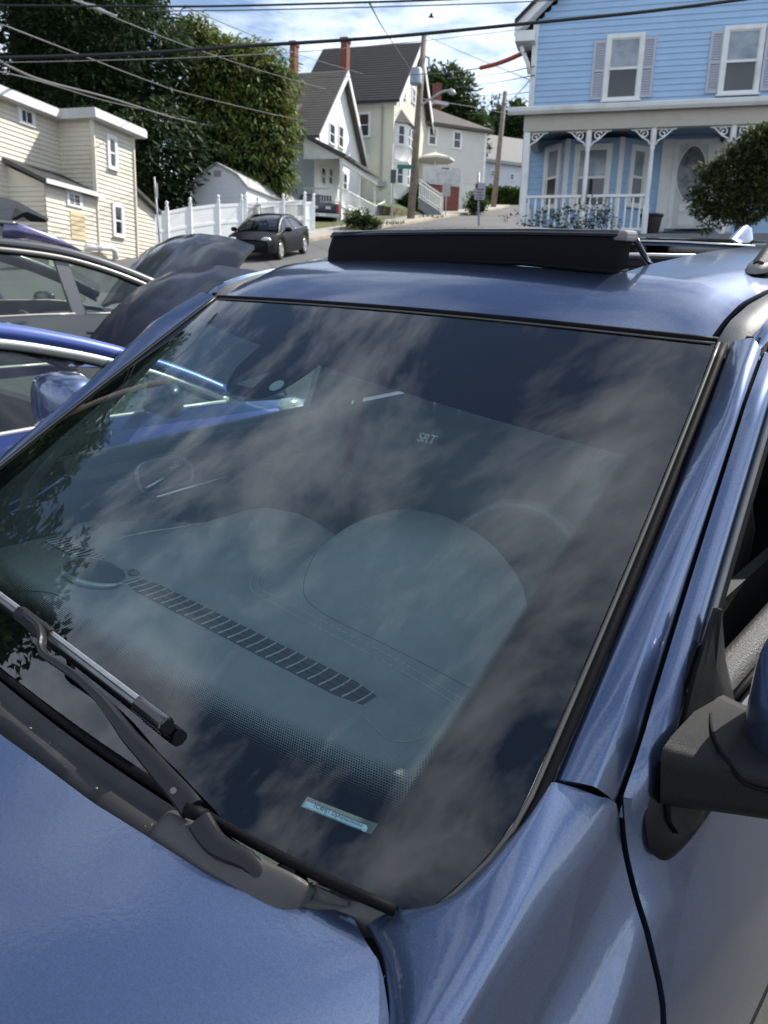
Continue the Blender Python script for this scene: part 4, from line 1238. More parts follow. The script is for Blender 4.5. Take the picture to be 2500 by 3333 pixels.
def window(F, H, a0, a1, z0, z1, trim=0.10, panes=(M_PANE, M_PANE), m=None, depth=0.07, vertical=False, sill=True, label=None):
    m = m or M_WHITE
    mb = MB()
    e = 0.025
    F.box(mb, a0 - trim, a0, z0 - trim * .6, z1 + trim, -.02, depth)
    F.box(mb, a1, a1 + trim, z0 - trim * .6, z1 + trim, -.02, depth)
    F.box(mb, a0, a1, z1, z1 + trim, -.02, depth)
    F.box(mb, a0, a1, z0 - trim * .6, z0, -.02, depth)
    W = put(mb, 'window', m, H)
    def sub(mb, nm, mm_):
        o = mb.build(nm, mm_, W)
        o.matrix_parent_inverse = W.matrix_parent_inverse @ Matrix() if False else Matrix()
        return o
    if vertical:
        c = (a0 + a1) / 2
        sub(F.box(MB(), a0, c - .02, z0, z1, .028, .036), 'pane', panes[0])
        sub(F.box(MB(), c + .02, a1, z0, z1, .028, .036), 'pane', panes[1])
        sub(F.box(MB(), c - .02, c + .02, z0, z1, .010, .046), 'sash', m)
    else:
        c = (z0 + z1) / 2
        sub(F.box(MB(), a0 + e, a1 - e, c + e, z1 - e, .032, .040), 'pane', panes[0])
        sub(F.box(MB(), a0 + e, a1 - e, z0 + e, c - e, .022, .032), 'pane', panes[1])
        sa = MB()
        for x0, x1, y0, y1, q in ((a0, a0 + e, c, z1, .05), (a1 - e, a1, c, z1, .05), (a0 + e, a1 - e, z1 - e, z1, .05), (a0, a1, c - e, c + e, .052),
                                  (a0, a0 + e, z0, c - e, .04), (a1 - e, a1, z0, c - e, .04), (a0 + e, a1 - e, z0, z0 + e, .04)):
            F.box(sa, x0, x1, y0, y1, .0, q)
        sub(sa, 'sash', m)
    if sill:
        sub(F.box(MB(), a0 - trim - .03, a1 + trim + .03, z0 - trim * .6 - .035, z0 - trim * .6 + .001, -.02, depth + .05), 'sill', m)
    return W
def win_px(F, H, q0, q1, **k):
    a0, z1 = F.st(*q0)
    a1, z0 = F.st(*q1)
    return window(F, H, a0, a1, z0, z1, **k)
def c1(x, y): return (x / 1.659, y / 1.659)
def c2(x, y): return (800 + x / 1.746, y / 1.746)
def c3(x, y): return (1550 + x / 1.746, y / 1.746)
def slab(P, th):
    """roof slab from 4 corner points, thickened downwards"""
    P = [Vector(p) for p in P]
    return MB().prism(P, V(0, 0, -th))
def shingle_mat(name, col, scale=5.0):
    m = mat(name, col, 0.9, var=0.25, vscale=scale * 3, bump=0.3, bscale=25, dirt=tuple(x * .6 for x in col), dirt_scale=1.5)
    t = m.node_tree
    return m
M_SHG = shingle_mat('grey_shingles', (0.085, 0.083, 0.080))
M_SHD = shingle_mat('dark_shingles', (0.030, 0.030, 0.031))
M_SHB = shingle_mat('brown_grey_shingles', (0.110, 0.098, 0.085))
M_BRICK = mat('red_brick', (0.19, 0.062, 0.045), 0.9, var=0.35, vscale=8, bump=0.5, bscale=20)
def courses(P00, P10, P11, P01, n, th, m, H, name='shingle_course'):
    """lapped shingle courses on a roof plane: P00-P10 eave, P01-P11 ridge"""
    P00, P10, P11, P01 = map(Vector, (P00, P10, P11, P01))
    nr = (P10 - P00).cross(P01 - P00).normalized()
    if nr.z < 0:
        nr = -nr
    for k in range(n):
        f0, f1 = k / n, (k + 1.08) / n if k < n - 1 else 1.0
        a, b_ = P00.lerp(P01, f0), P10.lerp(P11, f0)
        c, d = P10.lerp(P11, f1), P00.lerp(P01, f1)
        put(MB().hexa([a, b_, c, d, a + nr * th, b_ + nr * th, c + nr * .004, d + nr * .004]), name, m, H)

# ------------------------------------------------------------------ blue house on the right
M_BLU = mat('blue_vinyl_siding', (0.36, 0.53, 0.74), 0.55, var=0.06, vscale=1.5, bump=0.05, bscale=8)
M_SHUT = mat('lavender_grey_shutter', (0.47, 0.48, 0.54), 0.55, var=0.06)
M_BEAM = mat('weathered_cream_beam', (0.46, 0.42, 0.36), 0.65, var=0.10, vscale=2, dirt=(0.34, 0.30, 0.25), dirt_scale=2)
P0 = at(2187, 600, 17.9)
FB = Face(P0, D2)
UL = FB.st(1737, 226)[0]
URt = FB.st(2560, 226)[0] + 1.2
zfl = FB.st(2160, 760)[1]
BH = empty('blue_house', (FB.pt(0, 0).x, FB.pt(0, 0).y, G(FB.pt(0, 0).x, FB.pt(0, 0).y)))
tag(BH, 'light blue clapboard house with white front porch and lavender shutters on the right', 'house')
z_e = FB.st(1722, 80)[1]                      # eave height at the left corner
pk = (UL + URt) / 2 + 0.6
zpk = z_e + (pk - UL) * 0.92
def gable(z):
    if z < z_e:
        return UL, URt
    d = (z - z_e) / 0.92
    return UL + d, 2 * pk - UL - d
put(MB().prism([FB.pt(UL, zfl - 2.2, -.01), FB.pt(URt, zfl - 2.2, -.01), FB.pt(URt, z_e, -.01), FB.pt(pk, zpk, -.01), FB.pt(UL, z_e, -.01)], -FB.n * 9), 'wall', M_BLU, BH)
z_pr = FB.st(2000, 352)[1]                    # where the porch roof meets the wall
boards(FB, BH, M_BLU, z_pr - .3, z_e + 2.2, 0.118, gable)
boards(FB, BH, M_BLU, zfl, z_pr - .45, 0.118, lambda z: (UL, URt))
put(FB.box(MB(), UL - .06, UL + .06, zfl - 1, z_e, -.05, .045), 'corner_board', M_WHITE, BH)
for s_, t_ in ((1, 'l'), (-1, 'r')):
    e0 = FB.pt(UL - .42 if s_ > 0 else 2 * pk - UL + .42, z_e - .30, 0)
    e1 = FB.pt(pk, zpk + .09, 0)
    put(MB().hexa([e0 + FB.n * .35, e1 + FB.n * .35, e1 + FB.n * .05, e0 + FB.n * .05] + [q + V(0, 0, .20) for q in (e0 + FB.n * .35, e1 + FB.n * .35, e1 + FB.n * .05, e0 + FB.n * .05)]), 'rake_board', M_WHITE, BH)
    put(MB().hexa([e0 + V(0, 0, .205) + FB.n * .42, e1 + V(0, 0, .205) + FB.n * .42, e1 + V(0, 0, .205) - FB.n * 9, e0 + V(0, 0, .205) - FB.n * 9] + [q + V(0, 0, .28) for q in (e0 + FB.n * .42, e1 + FB.n * .42, e1 - FB.n * 9, e0 - FB.n * 9)]), 'roof', M_SHD, BH)
put(FB.box(MB(), UL - .40, UL + .02, z_e - .42, z_e - .22, -.3, .34), 'eave_return', M_WHITE, BH)
put(MB().tube([FB.pt(UL - .28, z_e - .48, .2), FB.pt(UL - .12, z_e - .8, .12), FB.pt(UL - .07, z_e - 1.0, .10)], .045, 8), 'downspout', M_WHITE, BH, smooth=True)
def shutter(q0, q1, q2):
    a0 = FB.st(*q0)[0]; a1 = FB.st(*q1)[0]
    z1 = FB.st(*q0)[1]; z0 = FB.st(*q2)[1]
    S = put(FB.box(FB.box(FB.box(FB.box(FB.box(MB(), a0, a0 + .055, z0, z1, 0, .05), a1 - .055, a1, z0, z1, 0, .05), a0 + .055, a1 - .055, z1 - .06, z1, 0, .05), a0 + .055, a1 - .055, z0, z0 + .06, 0, .05), a0 + .055, a1 - .055, (z0 + z1) / 2 - .03, (z0 + z1) / 2 + .03, 0, .05), 'shutter', M_SHUT, BH)
    n = 22
    first = None
    for k in range(n):
        z = lerp(z0 + .07, z1 - .10, k / (n - 1))
        mb = MB().hexa([FB.pt(a0 + .05, z, .044), FB.pt(a1 - .05, z, .044), FB.pt(a1 - .05, z, .02), FB.pt(a0 + .05, z, .02), FB.pt(a0 + .05, z + .045, .022), FB.pt(a1 - .05, z + .045, .022), FB.pt(a1 - .05, z + .045, .008), FB.pt(a0 + .05, z + .045, .008)])
        mb.build('slat', M_SHUT, S)
shutter(c3(672, 236), c3(750, 230), c3(645, 572))
shutter(c3(952, 213), c3(1030, 208), c3(918, 558))
shutter(c3(1338, 180), c3(1418, 176), c3(1290, 536))
shutter(c3(1655, 152), c3(1735, 146), c3(1600, 520))
for q0, q1 in ((c3(768, 226), c3(905, 556)), (c3(1436, 178), c3(1575, 520))):
    win_px(FB, BH, q0, q1, trim=.085, panes=(M_PANEB, M_PANE))
# porch: roof, gutter, beam
FPo = FB.off(1.95)
gl0, gz0 = FPo.st(*c3(205, 650)); gl1 = FPo.st(*c3(1659, 600))[0] + 2.5
gzz = gz0 - .02
put(MB().hexa([FPo.pt(gl0, gzz + .02, .1), FPo.pt(gl1, gzz + .02, .1), FB.pt(gl1, z_pr - .10, 0.0), FB.pt(gl0, z_pr - .10, 0.0),
               FPo.pt(gl0, gzz + .10, .1), FPo.pt(gl1, gzz + .10, .1), FB.pt(gl1, z_pr + .0, 0.0), FB.pt(gl0, z_pr + .0, 0.0)]), 'porch_roof', M_SHD, BH)
put(MB().loft([[FPo.pt(a, gzz + z, .10 + o_) for o_, z in ((0, 0), (.05, -.03), (.10, .02), (.12, .085), (.105, .10), (0.0, .10))] for a in (gl0 - .06, gl1)]), 'gutter', M_WHITE, BH)
bz0, bz1 = FPo.st(*c3(700, 735))[1], gzz + .01
bl_ = FPo.st(*c3(272, 700))[0]
put(FPo.box(MB(), bl_, gl1, bz0, bz1, -.14, .02), 'porch_beam', M_BEAM, BH)
put(MB().hexa([FPo.pt(bl_, bz0, -.14), FPo.pt(bl_ + .14, bz0, -.14), FB.pt(bl_ + .14, bz0, 0), FB.pt(bl_, bz0, 0), FPo.pt(bl_, bz1, -.14), FPo.pt(bl_ + .14, bz1, -.14), FB.pt(bl_ + .14, bz1, 0), FB.pt(bl_, bz1, 0)]), 'porch_side_beam', M_BEAM, BH)
put(MB().hexa([FPo.pt(bl_, bz1 - .06, -.14), FPo.pt(gl1, bz1 - .06, -.14), FB.pt(gl1, bz1 - .06, 0.03), FB.pt(bl_, bz1 - .06, .03), FPo.pt(bl_, bz1 - .03, -.14), FPo.pt(gl1, bz1 - .03, -.14), FB.pt(gl1, bz1 - .03, .03), FB.pt(bl_, bz1 - .03, .03)]), 'porch_ceiling', mat('shaded_blue_ceiling', (.16, .24, .33), .7), BH)  # ceiling colour darkened to imitate the shade under the porch
zpf = FPo.st(*c3(600, 1330))[1]
zpf = min(zpf, zfl)
put(MB().hexa([FPo.pt(bl_ - .05, zpf - .15, .06), FPo.pt(gl1, zpf - .15, .06), FB.pt(gl1, zpf - .15, 0), FB.pt(bl_ - .05, zpf - .15, 0), FPo.pt(bl_ - .05, zpf, .06), FPo.pt(gl1, zpf, .06), FB.pt(gl1, zpf, 0), FB.pt(bl_ - .05, zpf, 0)]), 'porch_floor', mat('porch_grey', (0.22, 0.22, 0.23), .8), BH)
put(FPo.box(MB(), bl_, gl1, zpf - 2.2, zpf - .15, -.06, 0), 'porch_skirt', M_BLU, BH)
def post(q_top, q_bot, sq=False):
    a = (FPo.st(*q_top)[0])
    mb = MB()
    c = FPo.pt(a, 0, -.06)
    if sq:
        mb.box(c.x - .06, c.x + .06, c.y - .06, c.y + .06, zpf, bz0)
        return a, put(mb, 'porch_post', M_WHITE, BH)
    h = bz0 - zpf
    prof = [(0, .062), (.28, .062), (.30, .045), (.33, .058), (.36, .040), (.50, .047), (.70, .044), (.80, .036), (.82, .052), (.84, .040), (.86, .058), (1.0, .058)]
    mb.tube([V(c.x, c.y, zpf + h * f) for f, r in prof], [r for f, r in prof], 10)
    return a, put(mb, 'porch_post', M_WHITE, BH, smooth=True, auto=50)
pA = []
for qt, sq in ((c3(287, 760), True), (c3(640, 770), False), (c3(1012, 735), False), (c3(1468, 720), False)):
    a, o = post(qt, None, sq)
    pA.append(a)
    for s_ in ((-1, 1) if not sq else (1,)):
        # scrolled bracket
        mb = MB()
        ctr_ = FPo.pt(a, 0, -.06)
        sp = []
        for k in range(26):
            th = 0.3 + k * .33
            rr_ = .085 * (1 - k / 30)
            sp.append(FPo.pt(a + s_ * (.17 + rr_ * math.cos(th)), bz0 - .10 + rr_ * math.sin(th), -.06))
        mb.tube(sp, .014, 6)
        mb.tube([FPo.pt(a + s_ * .05, bz0 - .30, -.06), FPo.pt(a + s_ * .09, bz0 - .22, -.06), FPo.pt(a + s_ * .20, bz0 - .16, -.06), FPo.pt(a + s_ * .34, bz0 - .03, -.06), FPo.pt(a + s_ * .42, bz0 - .012, -.06)], .016, 6)
        mb.tube([FPo.pt(a + s_ * .05, bz0 - .018, -.06), FPo.pt(a + s_ * .42, bz0 - .018, -.06)], .014, 6)
        put(mb, 'bracket', M_WHITE, BH, smooth=True)
# railing with balusters between the first posts
zr1, zr0 = FPo.st(*c3(620, 1105))[1], FPo.st(*c3(620, 1300))[1]
for i in range(2):
    a0, a1 = pA[i] + .06, pA[i + 1] - .05
    put(FPo.box(MB(), a0, a1, zr1 - .05, zr1, -.10, -.02), 'top_rail', M_WHITE, BH)
    put(FPo.box(MB(), a0, a1, zr0 - .03, zr0 + .02, -.09, -.03), 'bottom_rail', M_WHITE, BH)
    n = max(4, int((a1 - a0) / .125))
    for k in range(n):
        a = lerp(a0, a1, (k + .5) / n)
        put(FPo.box(MB(), a - .018, a + .018, zr0 + .02, zr1 - .05, -.08, -.044), 'baluster', M_WHITE, BH)
FS = Face(FPo.pt(bl_ + .06, 0), D1)
for k in range(12):
    a = .15 + k * .14
    put(MB().box(FS.pt(a, 0).x - .018, FS.pt(a, 0).x + .018, FS.pt(a, 0).y - .018, FS.pt(a, 0).y + .018, zr0, zr1), 'baluster', M_WHITE, BH)
put(MB().tube([FS.pt(.05, zr1, 0), FS.pt(1.85, zr1, 0)], .03, 6), 'top_rail', M_WHITE, BH)
# three-sided bay window under the porch
bw0, bw1 = FB.st(*c3(375, 900))[0], FB.st(*c3(1000, 900))[0]
fa, fb = FB.off(.55).st(*c3(515, 900))[0], FB.off(.55).st(*c3(822, 900))[0]
ztb, zbb = bz0 + .15, zfl
corners = [FB.pt(bw0, 0, .0), FB.pt(fa, 0, .55), FB.pt(fb, 0, .55), FB.pt(bw1, 0, .0)]
put(MB().prism([V(c.x, c.y, zbb) for c in corners], (0, 0, ztb - zbb)), 'bay', M_BLU, BH)
for i in range(3):
    A_, B_ = corners[i], corners[i + 1]
    Fb = Face(A_, B_ - A_)
    L_ = (B_ - A_).length
    boards(Fb, BH, M_BLU, zbb, ztb, .118, lambda z, L_=L_: (0.0, L_))
    qs = ((c3(420, 860), c3(455, 1165)), (c3(588, 850), c3(722, 1170)), (c3(895, 850), c3(925, 1165)))[i]
    s0, z1 = Fb.st(*qs[0]); s1, z0 = Fb.st(*qs[1])
    s0, s1 = max(s0, .08), min(s1, L_ - .08)
    window(Fb, BH, s0, s1, z0, z1, trim=.09, panes=(M_PANEB, M_PANE))
    if i:
        put(MB().box(A_.x - .05, A_.x + .05, A_.y - .05, A_.y + .03, zbb, ztb), 'corner_board', M_WHITE, BH)
# front door with white surround, oval light and lock
da0, dz1 = FB.st(*c3(1158, 825)); da1, dz0 = FB.st(*c3(1278, 1305))
da1 = FB.st(*c3(1322, 822))[0]
DO = put(FB.box(MB(), da0, da1, dz0, dz1, .0, .045), 'front_door', mat('off_white_door', (0.60, 0.61, 0.60), .5, var=.05), BH)
def sub(mb, nm, mm_, P, **k):
    o = mb.build(nm, mm_, P, **k)
    return o
mid = (da0 + da1) / 2
ov = [FB.pt(mid + .30 * math.cos(a) * (1 - .12 * math.sin(a) ** 2), lerp(dz0, dz1, .66) + .56 * math.sin(a), .050) for a in [2 * math.pi * k / 24 for k in range(24)]]
sub(MB().prism(ov, FB.n * .006), 'oval_light', mat('leaded_glass', (0.13, 0.14, 0.14), .15, var=.8, vscale=7), DO)
ov2 = [p + FB.n * .006 for p in ov]
sub(MB().tube(ov2 + ov2[:1], .02, 6), 'oval_moulding', M_WHITE, DO, smooth=True)
sub(FB.box(MB(), da0 + .12, da1 - .12, lerp(dz0, dz1, .05), lerp(dz0, dz1, .18), .04, .055), 'door_panel', M_WHITE, DO)
sub(FB.box(MB(), da0 + .12, da1 - .12, lerp(dz0, dz1, .22), lerp(dz0, dz1, .30), .04, .055), 'door_panel', M_WHITE, DO)
kp = FB.pt(*FB.st(*c3(1200, 1112)), .06)
sub(MB().sphere(kp, .03, .03, .03, 10, 6), 'lock', M_GLOSS, DO)
for a0, a1, z0, z1 in ((da0 - .10, da0, dz0, dz1 + .1), (da1, da1 + .10, dz0, dz1 + .1), (da0, da1, dz1, dz1 + .1)):
    put(FB.box(MB(), a0, a1, z0, z1, 0, .07), 'door_casing', M_WHITE, BH)
wa0 = FB.st(*c3(1062, 810))[0]
put(FB.box(MB(), wa0, da0 - .10, dz0 - .05, dz1 + .12, .02, .05), 'side_panel', M_WHITE, BH)
put(FB.box(MB(), da1 + .10, da1 + .62, dz0 - .05, dz1 + .12, .02, .05), 'side_panel', M_WHITE, BH)
put(FB.box(MB(), da0 - .15, da1 + .15, dz0 - .06, dz0 - .005, 0, .22), 'threshold', M_GLOSS, BH)
lpz = FB.pt(*FB.st(*c3(1400, 770)), .12)
LM = put(MB().tube([lpz + V(0, 0, .16), lpz + V(0, 0, .14), lpz + V(0, 0, .05), lpz, lpz - V(0, 0, .12), lpz - V(0, 0, .16)], [.01, .06, .07, .055, .05, .02], 8), 'porch_lamp', M_GLOSS, BH, smooth=True)
sub(MB().tube([lpz + V(0, 0, .05), lpz - FB.n * .12 + V(0, 0, .08)], .015, 6), 'lamp_arm', M_GLOSS, LM)
# planter pot on the porch
pc = FPo.pt(*FPo.st(*c3(990, 1322)), -.45)
PT = tag(empty('planter_pot', (pc.x, pc.y, zpf)), 'black tapered planter pot on the porch beside the front door', 'planter')
MB().tube([V(0, 0, 0), V(0, 0, .02), V(0, 0, .36), V(0, 0, .38), V(0, 0, .42)], [.15, .16, .21, .235, .235], 18).build('pot', mat('black_pot', (.015, .014, .014), .5), PT, smooth=True, auto=40)
MB().cyl(V(0, 0, .40), V(0, 0, .425), .20, 18).build('soil', mat('potting_soil', (.03, .022, .015), .95, var=.4), PT)

# ------------------------------------------------------------------ beige house on the left
M_BEI = mat('cream_vinyl_siding', (0.66, 0.615, 0.515), 0.6, var=0.06, vscale=1.2, bump=0.04, bscale=8, dirt=(0.50, 0.40, 0.24), dirt_scale=0.7)
M_BEI2 = mat('stained_cream_siding', (0.56, 0.46, 0.28), 0.7, var=0.15, vscale=2)
A0 = at(446, 835, 29.0)
FA = Face(V(A0.x, A0.y, 0), D1)                    # the lit projecting wall, receding to the right
BG = empty('beige_house', (A0.x, A0.y, G(A0.x, A0.y)))
tag(BG, 'cream vinyl sided two storey house with a lean-to on the left', 'house')
sR, _ = FA.st(*c1(740, 1385))
sL = FA.st(*c1(500, 700))[0]
zTL, zTR = FA.st(*c1(505, 655))[1], FA.st(*c1(697, 728))[1]
zTop = (zTL + zTR) / 2
FC = Face(FA.pt(sL, 0), -D2)                        # shaded wall facing the camera (u must run right as seen from outside)
FC = Face(FA.pt(sL, 0), D2)
pw = -FC.st(*c1(320, 800))[0]
FM = FA.off(-pw)                                    # recessed main wall
zg = G(A0.x, A0.y) - 1.0
sM0 = FM.st(*c1(-260, 600))[0]
zMT = FM.st(*c1(318, 592))[1]
zML = FM.st(*c1(5, 470))[1]
zTop = min(zTop, zMT)
put(FA.box(MB(), sL, sR, zg, zTop, -pw - 4, -.01), 'wall', M_BEI, BG)
put(FM.box(MB(), sM0, sL - .001, zg, zTop, -5, -.01), 'wall', M_BEI, BG)
boards(FA, BG, M_BEI, zg + .8, zTop, .137, lambda z: (sL, sR), th=.03)
boards(FC, BG, M_BEI, zg + .8, zTop, .137, lambda z: (-pw, 0.0), th=.03)
boards(FM, BG, M_BEI, zg + .8, zTop, .137, lambda z: (sM0, sL), th=.03)
for F_, a in ((FA, sL), (FA, sR)):
    p = F_.pt(a, 0)
    put(MB().box(p.x - .06, p.x + .06, p.y - .06, p.y + .06, zg, zTop), 'corner_post', M_BEI, BG)
put(FA.box(MB(), sL - .3, sR + .35, zTop, zTop + .30, -pw - 4.2, .32), 'roof', mat('white_metal_roof', (.52, .52, .51), .5, var=.1), BG)
put(FM.box(MB(), sM0, sL - .31, zTop, zTop + .30, -5, .32), 'roof', MATS['white_metal_roof'], BG)
put(FA.box(MB(), sL - .30, sR + .36, zTop + .02, zTop + .24, .325, .36), 'fascia', M_WHITE, BG)
put(FM.box(MB(), sM0, sL - .31, zTop + .02, zTop + .24, .325, .36), 'fascia', M_WHITE, BG)
win_px(FA, BG, c1(584, 745), c1(618, 905), trim=.13)
win_px(FA, BG, c1(613, 1115), c1(654, 1268), trim=.13)
win_px(FM, BG, c1(108, 592), c1(168, 672), trim=.13, vertical=True, sill=False)
win_px(FA, BG, c1(366, 1045), c1(424, 1112), trim=.12, vertical=True, sill=False)
# lean-to filling the corner
l0 = FA.st(*c1(245, 1100))[0]
zl0 = FA.st(*c1(245, 992))[1]
zl1 = FA.st(*c1(515, 1028))[1]
FL = Face(FA.pt(l0, 0), D2)
zlw = FM.st(*c1(75, 900))[1]
zlT = zl0
put(MB().prism([FL.pt(0, zg, 0), FL.pt(-pw - .1, zg, 0), FL.pt(-pw - .1, zlw, 0), FL.pt(0, zlT, 0)], D1 * (sL - l0)), 'lean_to_wall', M_BEI, BG)
boards(FA.off(.012), BG, M_BEI, zg + .8, zlT, .137, lambda z: (l0, sL), th=.03)
boards(FL, BG, M_BEI, zg + .8, zlT, .137, lambda z: (-pw, 0.0), th=.03)
E0, E1 = FA.pt(l0 - .18, zlT - .02, .22), FA.pt(sL + .15, zlT - .02, .22)
R0_, R1_ = FM.pt(l0 - .18, zlw + .06, .02), FM.pt(sL - .02, zlw + .06, .02)
put(MB().hexa([E0, E1, R1_, R0_] + [q + V(0, 0, .10) for q in (E0, E1, R1_, R0_)]), 'lean_to_roof', M_SHG, BG)
courses(E0 + V(0, 0, .10), E1 + V(0, 0, .10), R1_ + V(0, 0, .10), R0_ + V(0, 0, .10), 9, .02, M_SHG, BG)
put(MB().hexa([E0, E1, E1 + FA.n * .03, E0 + FA.n * .03] + [q + V(0, 0, .13) for q in (E0, E1, E1 + FA.n * .03, E0 + FA.n * .03)]), 'lean_to_gutter', M_WHITE, BG)
s0, z1 = FA.st(*c1(372, 1135)); s1, z0 = FA.st(*c1(458, 1300))
boards(FA.off(.035), BG, M_BEI2, z0, z1, .137, lambda z: (s0, s1), th=.02, name='stained_board')
# small rear annex and the pale oil pipe by the foundation
s0, z1 = FA.off(-.6).st(*c1(722, 975)); s1 = FA.off(-.6).st(*c1(830, 1010))[0]
FN = FA.off(-.6)
put(MB().prism([FN.pt(sR - .2, zg), FN.pt(s1, zg), FN.pt(s1, z1 - .9), FN.pt(sR - .2, z1)], -FA.n * 3), 'annex_wall', M_BEI, BG)
boards(FN, BG, M_BEI, zg + 1, z1 - .95, .137, lambda z: (sR, s1), th=.03)
put(MB().hexa([FN.pt(sR - .2, z1, .2), FN.pt(s1 + .2, z1 - .95, .2), FN.pt(s1 + .2, z1 - .95, -3), FN.pt(sR - .2, z1, -3)] + [q + V(0, 0, .12) for q in (FN.pt(sR - .2, z1, .2), FN.pt(s1 + .2, z1 - .95, .2), FN.pt(s1 + .2, z1 - .95, -3), FN.pt(sR - .2, z1, -3))]), 'annex_roof', M_SHG, BG)
pp = [FA.pt(*FA.st(*c1(430, 1338)), .25), FA.pt(*FA.st(*c1(560, 1338)), .25), FA.pt(*FA.st(*c1(585, 1352)), .25), FA.pt(*FA.st(*c1(590, 1400)), .25)]
put(MB().tube(pp, .10, 10), 'white_pipe', M_WHITE, BG, smooth=True)
cp = FA.pt(FA.st(*c1(225, 470))[0], zTop + .2, -pw - 1.0)
put(MB().cyl(cp, cp + V(0, 0, 1.1), .09, 8), 'vent_pipe', mat('rusty_pipe', (.12, .07, .05), .8), BG)

# ------------------------------------------------------------------ white vinyl fence
FE0 = ground_hit(470, 806); FE1 = ground_hit(1023, 759)
FV = tag(empty('vinyl_fence', FE0), 'white vinyl privacy fence with ball capped posts behind the black sedan', 'fence')
M_VIN = mat('white_vinyl', (0.86, 0.86, 0.85), 0.45, var=0.03, vscale=2)
fd = V(FE1.x - FE0.x, FE1.y - FE0.y, 0)
FF = Face(V(FE0.x, FE0.y, 0), fd)
ptop = [c1(768, 1092), c1(900, 1082), c1(1026, 1062), c1(1178, 1048), c1(1304, 1046), c1(1392, 1060), c1(1530, 1042), c1(1646, 1032), c2(1, 1098), (1023 - 2, 628)]
ps_ = []
for q in ptop:
    a, z = FF.st(*q)
    ps_.append((a, z))
for i, (a, z) in enumerate(ps_):
    p = FF.pt(a, 0)
    zb = G(p.x, p.y) - .3
    o = put(MB().box(p.x - .065, p.x + .065, p.y - .065, p.y + .065, zb, z - .28), 'post', M_VIN, FV, bevel=.01)
    k = MB().tube([V(p.x, p.y, z - .28), V(p.x, p.y, z - .25), V(p.x, p.y, z - .22), V(p.x, p.y, z - .18), V(p.x, p.y, z - .12), V(p.x, p.y, z - .05), V(p.x, p.y, z - .01)], [.085, .085, .05, .05, .075, .06, .01], 10)
    k.build('post_cap', M_VIN, o, smooth=True)
for i in range(len(ps_) - 1):
    (a0, z0), (a1, z1) = ps_[i], ps_[i + 1]
    t0, t1 = z0 - .40, z1 - .40
    if i == 5 or i == 4:
        pass
    b0 = G(FF.pt(a0, 0).x, FF.pt(a0, 0).y) + .02; b1 = G(FF.pt(a1, 0).x, FF.pt(a1, 0).y) + .02
    for nm, u0, u1 in (('top_rail', 0, .13), ('middle_rail', .72, .83)):
        put(MB().hexa([FF.pt(a0 + .06, t0 - u1, .03), FF.pt(a1 - .06, t1 - u1, .03), FF.pt(a1 - .06, t1 - u1, -.03), FF.pt(a0 + .06, t0 - u1, -.03), FF.pt(a0 + .06, t0 - u0, .03), FF.pt(a1 - .06, t1 - u0, .03), FF.pt(a1 - .06, t1 - u0, -.03), FF.pt(a0 + .06, t0 - u0, -.03)]), nm, M_VIN, FV)
    n = max(3, int((a1 - a0) / .18))
    for k in range(n):
        f0, f1 = k / n + .0008, (k + 1) / n - .0008
        x0, x1 = lerp(a0 + .06, a1 - .06, f0), lerp(a0 + .06, a1 - .06, f1)
        q0, q1 = lerp(t0, t1, f0) - .1, lerp(t0, t1, f1) - .1
        put(MB().hexa([FF.pt(x0, lerp(b0, b1, f0), .012), FF.pt(x1, lerp(b0, b1, f1), .012), FF.pt(x1, lerp(b0, b1, f1), -.012), FF.pt(x0, lerp(b0, b1, f0), -.012), FF.pt(x0, q0, .012), FF.pt(x1, q1, .012), FF.pt(x1, q1, -.012), FF.pt(x0, q0, -.012)]), 'plank', M_VIN, FV)
# grey slatted sawhorse leaning by the fence
sp0 = FF.pt(FF.st(*c1(1365, 1180))[0], 0, .5)
SH = tag(empty('folded_sawhorse', g3(sp0.x, sp0.y)), 'grey folded sawhorse leaning on the white fence', 'sawhorse')
for dx in (-.28, .10):
    put(MB().tube([g3(sp0.x + dx * .6 + .3, sp0.y - .2, 0), V(sp0.x + dx * .6 - .1, sp0.y + .3, G(sp0.x, sp0.y) + 1.55)], .04, 6), 'leg', mat('grey_plastic', (.35, .35, .34), .6), SH)
put(MB().tube([V(sp0.x - .30, sp0.y + .32, G(sp0.x, sp0.y) + 1.5), V(sp0.x + .0, sp0.y + .30, G(sp0.x, sp0.y) + 1.56)], .05, 6), 'beam', MATS['grey_plastic'], SH)

# ------------------------------------------------------------------ gambrel shed behind the fence
S0 = FF.pt(FF.st(*c1(1330, 1100))[0], 0, -3.2)
FSd = Face(V(S0.x, S0.y, 0), D2)               # shaded gable end, facing the camera
SD = tag(empty('garden_shed', g3(S0.x, S0.y)), 'white gambrel roofed garden shed behind the vinyl fence', 'shed')
gp = [FSd.st(*c1(x, y)) for x, y in ((1040, 1110), (1040, 960), (1175, 886), (1290, 950), (1330, 1005), (1330, 1110))]
zsb = G(S0.x, S0.y) - .2
gp = [(gp[1][0], zsb), (gp[1][0], gp[4][1]), (lerp(gp[1][0], gp[2][0], .25), gp[3][1]), (gp[2][0], gp[2][1]), (gp[3][0], gp[3][1]), (gp[4][0], gp[4][1]), (gp[4][0], zsb)]
depth = (Face(V(S0.x, S0.y, 0), D1).st(*c1(1530, 1020))[0])
M_SHW = mat('white_shed_siding', (.78, .80, .83), .6, var=.05)
put(MB().prism([FSd.pt(a, z) for a, z in gp], D1 * depth), 'shed_wall', M_SHW, SD)
zz0, zz1 = gp[1][1], gp[3][1]
boards(FSd, SD, M_SHW, zsb, zz0, .2, lambda z: (gp[0][0], gp[6][0]), th=.02)
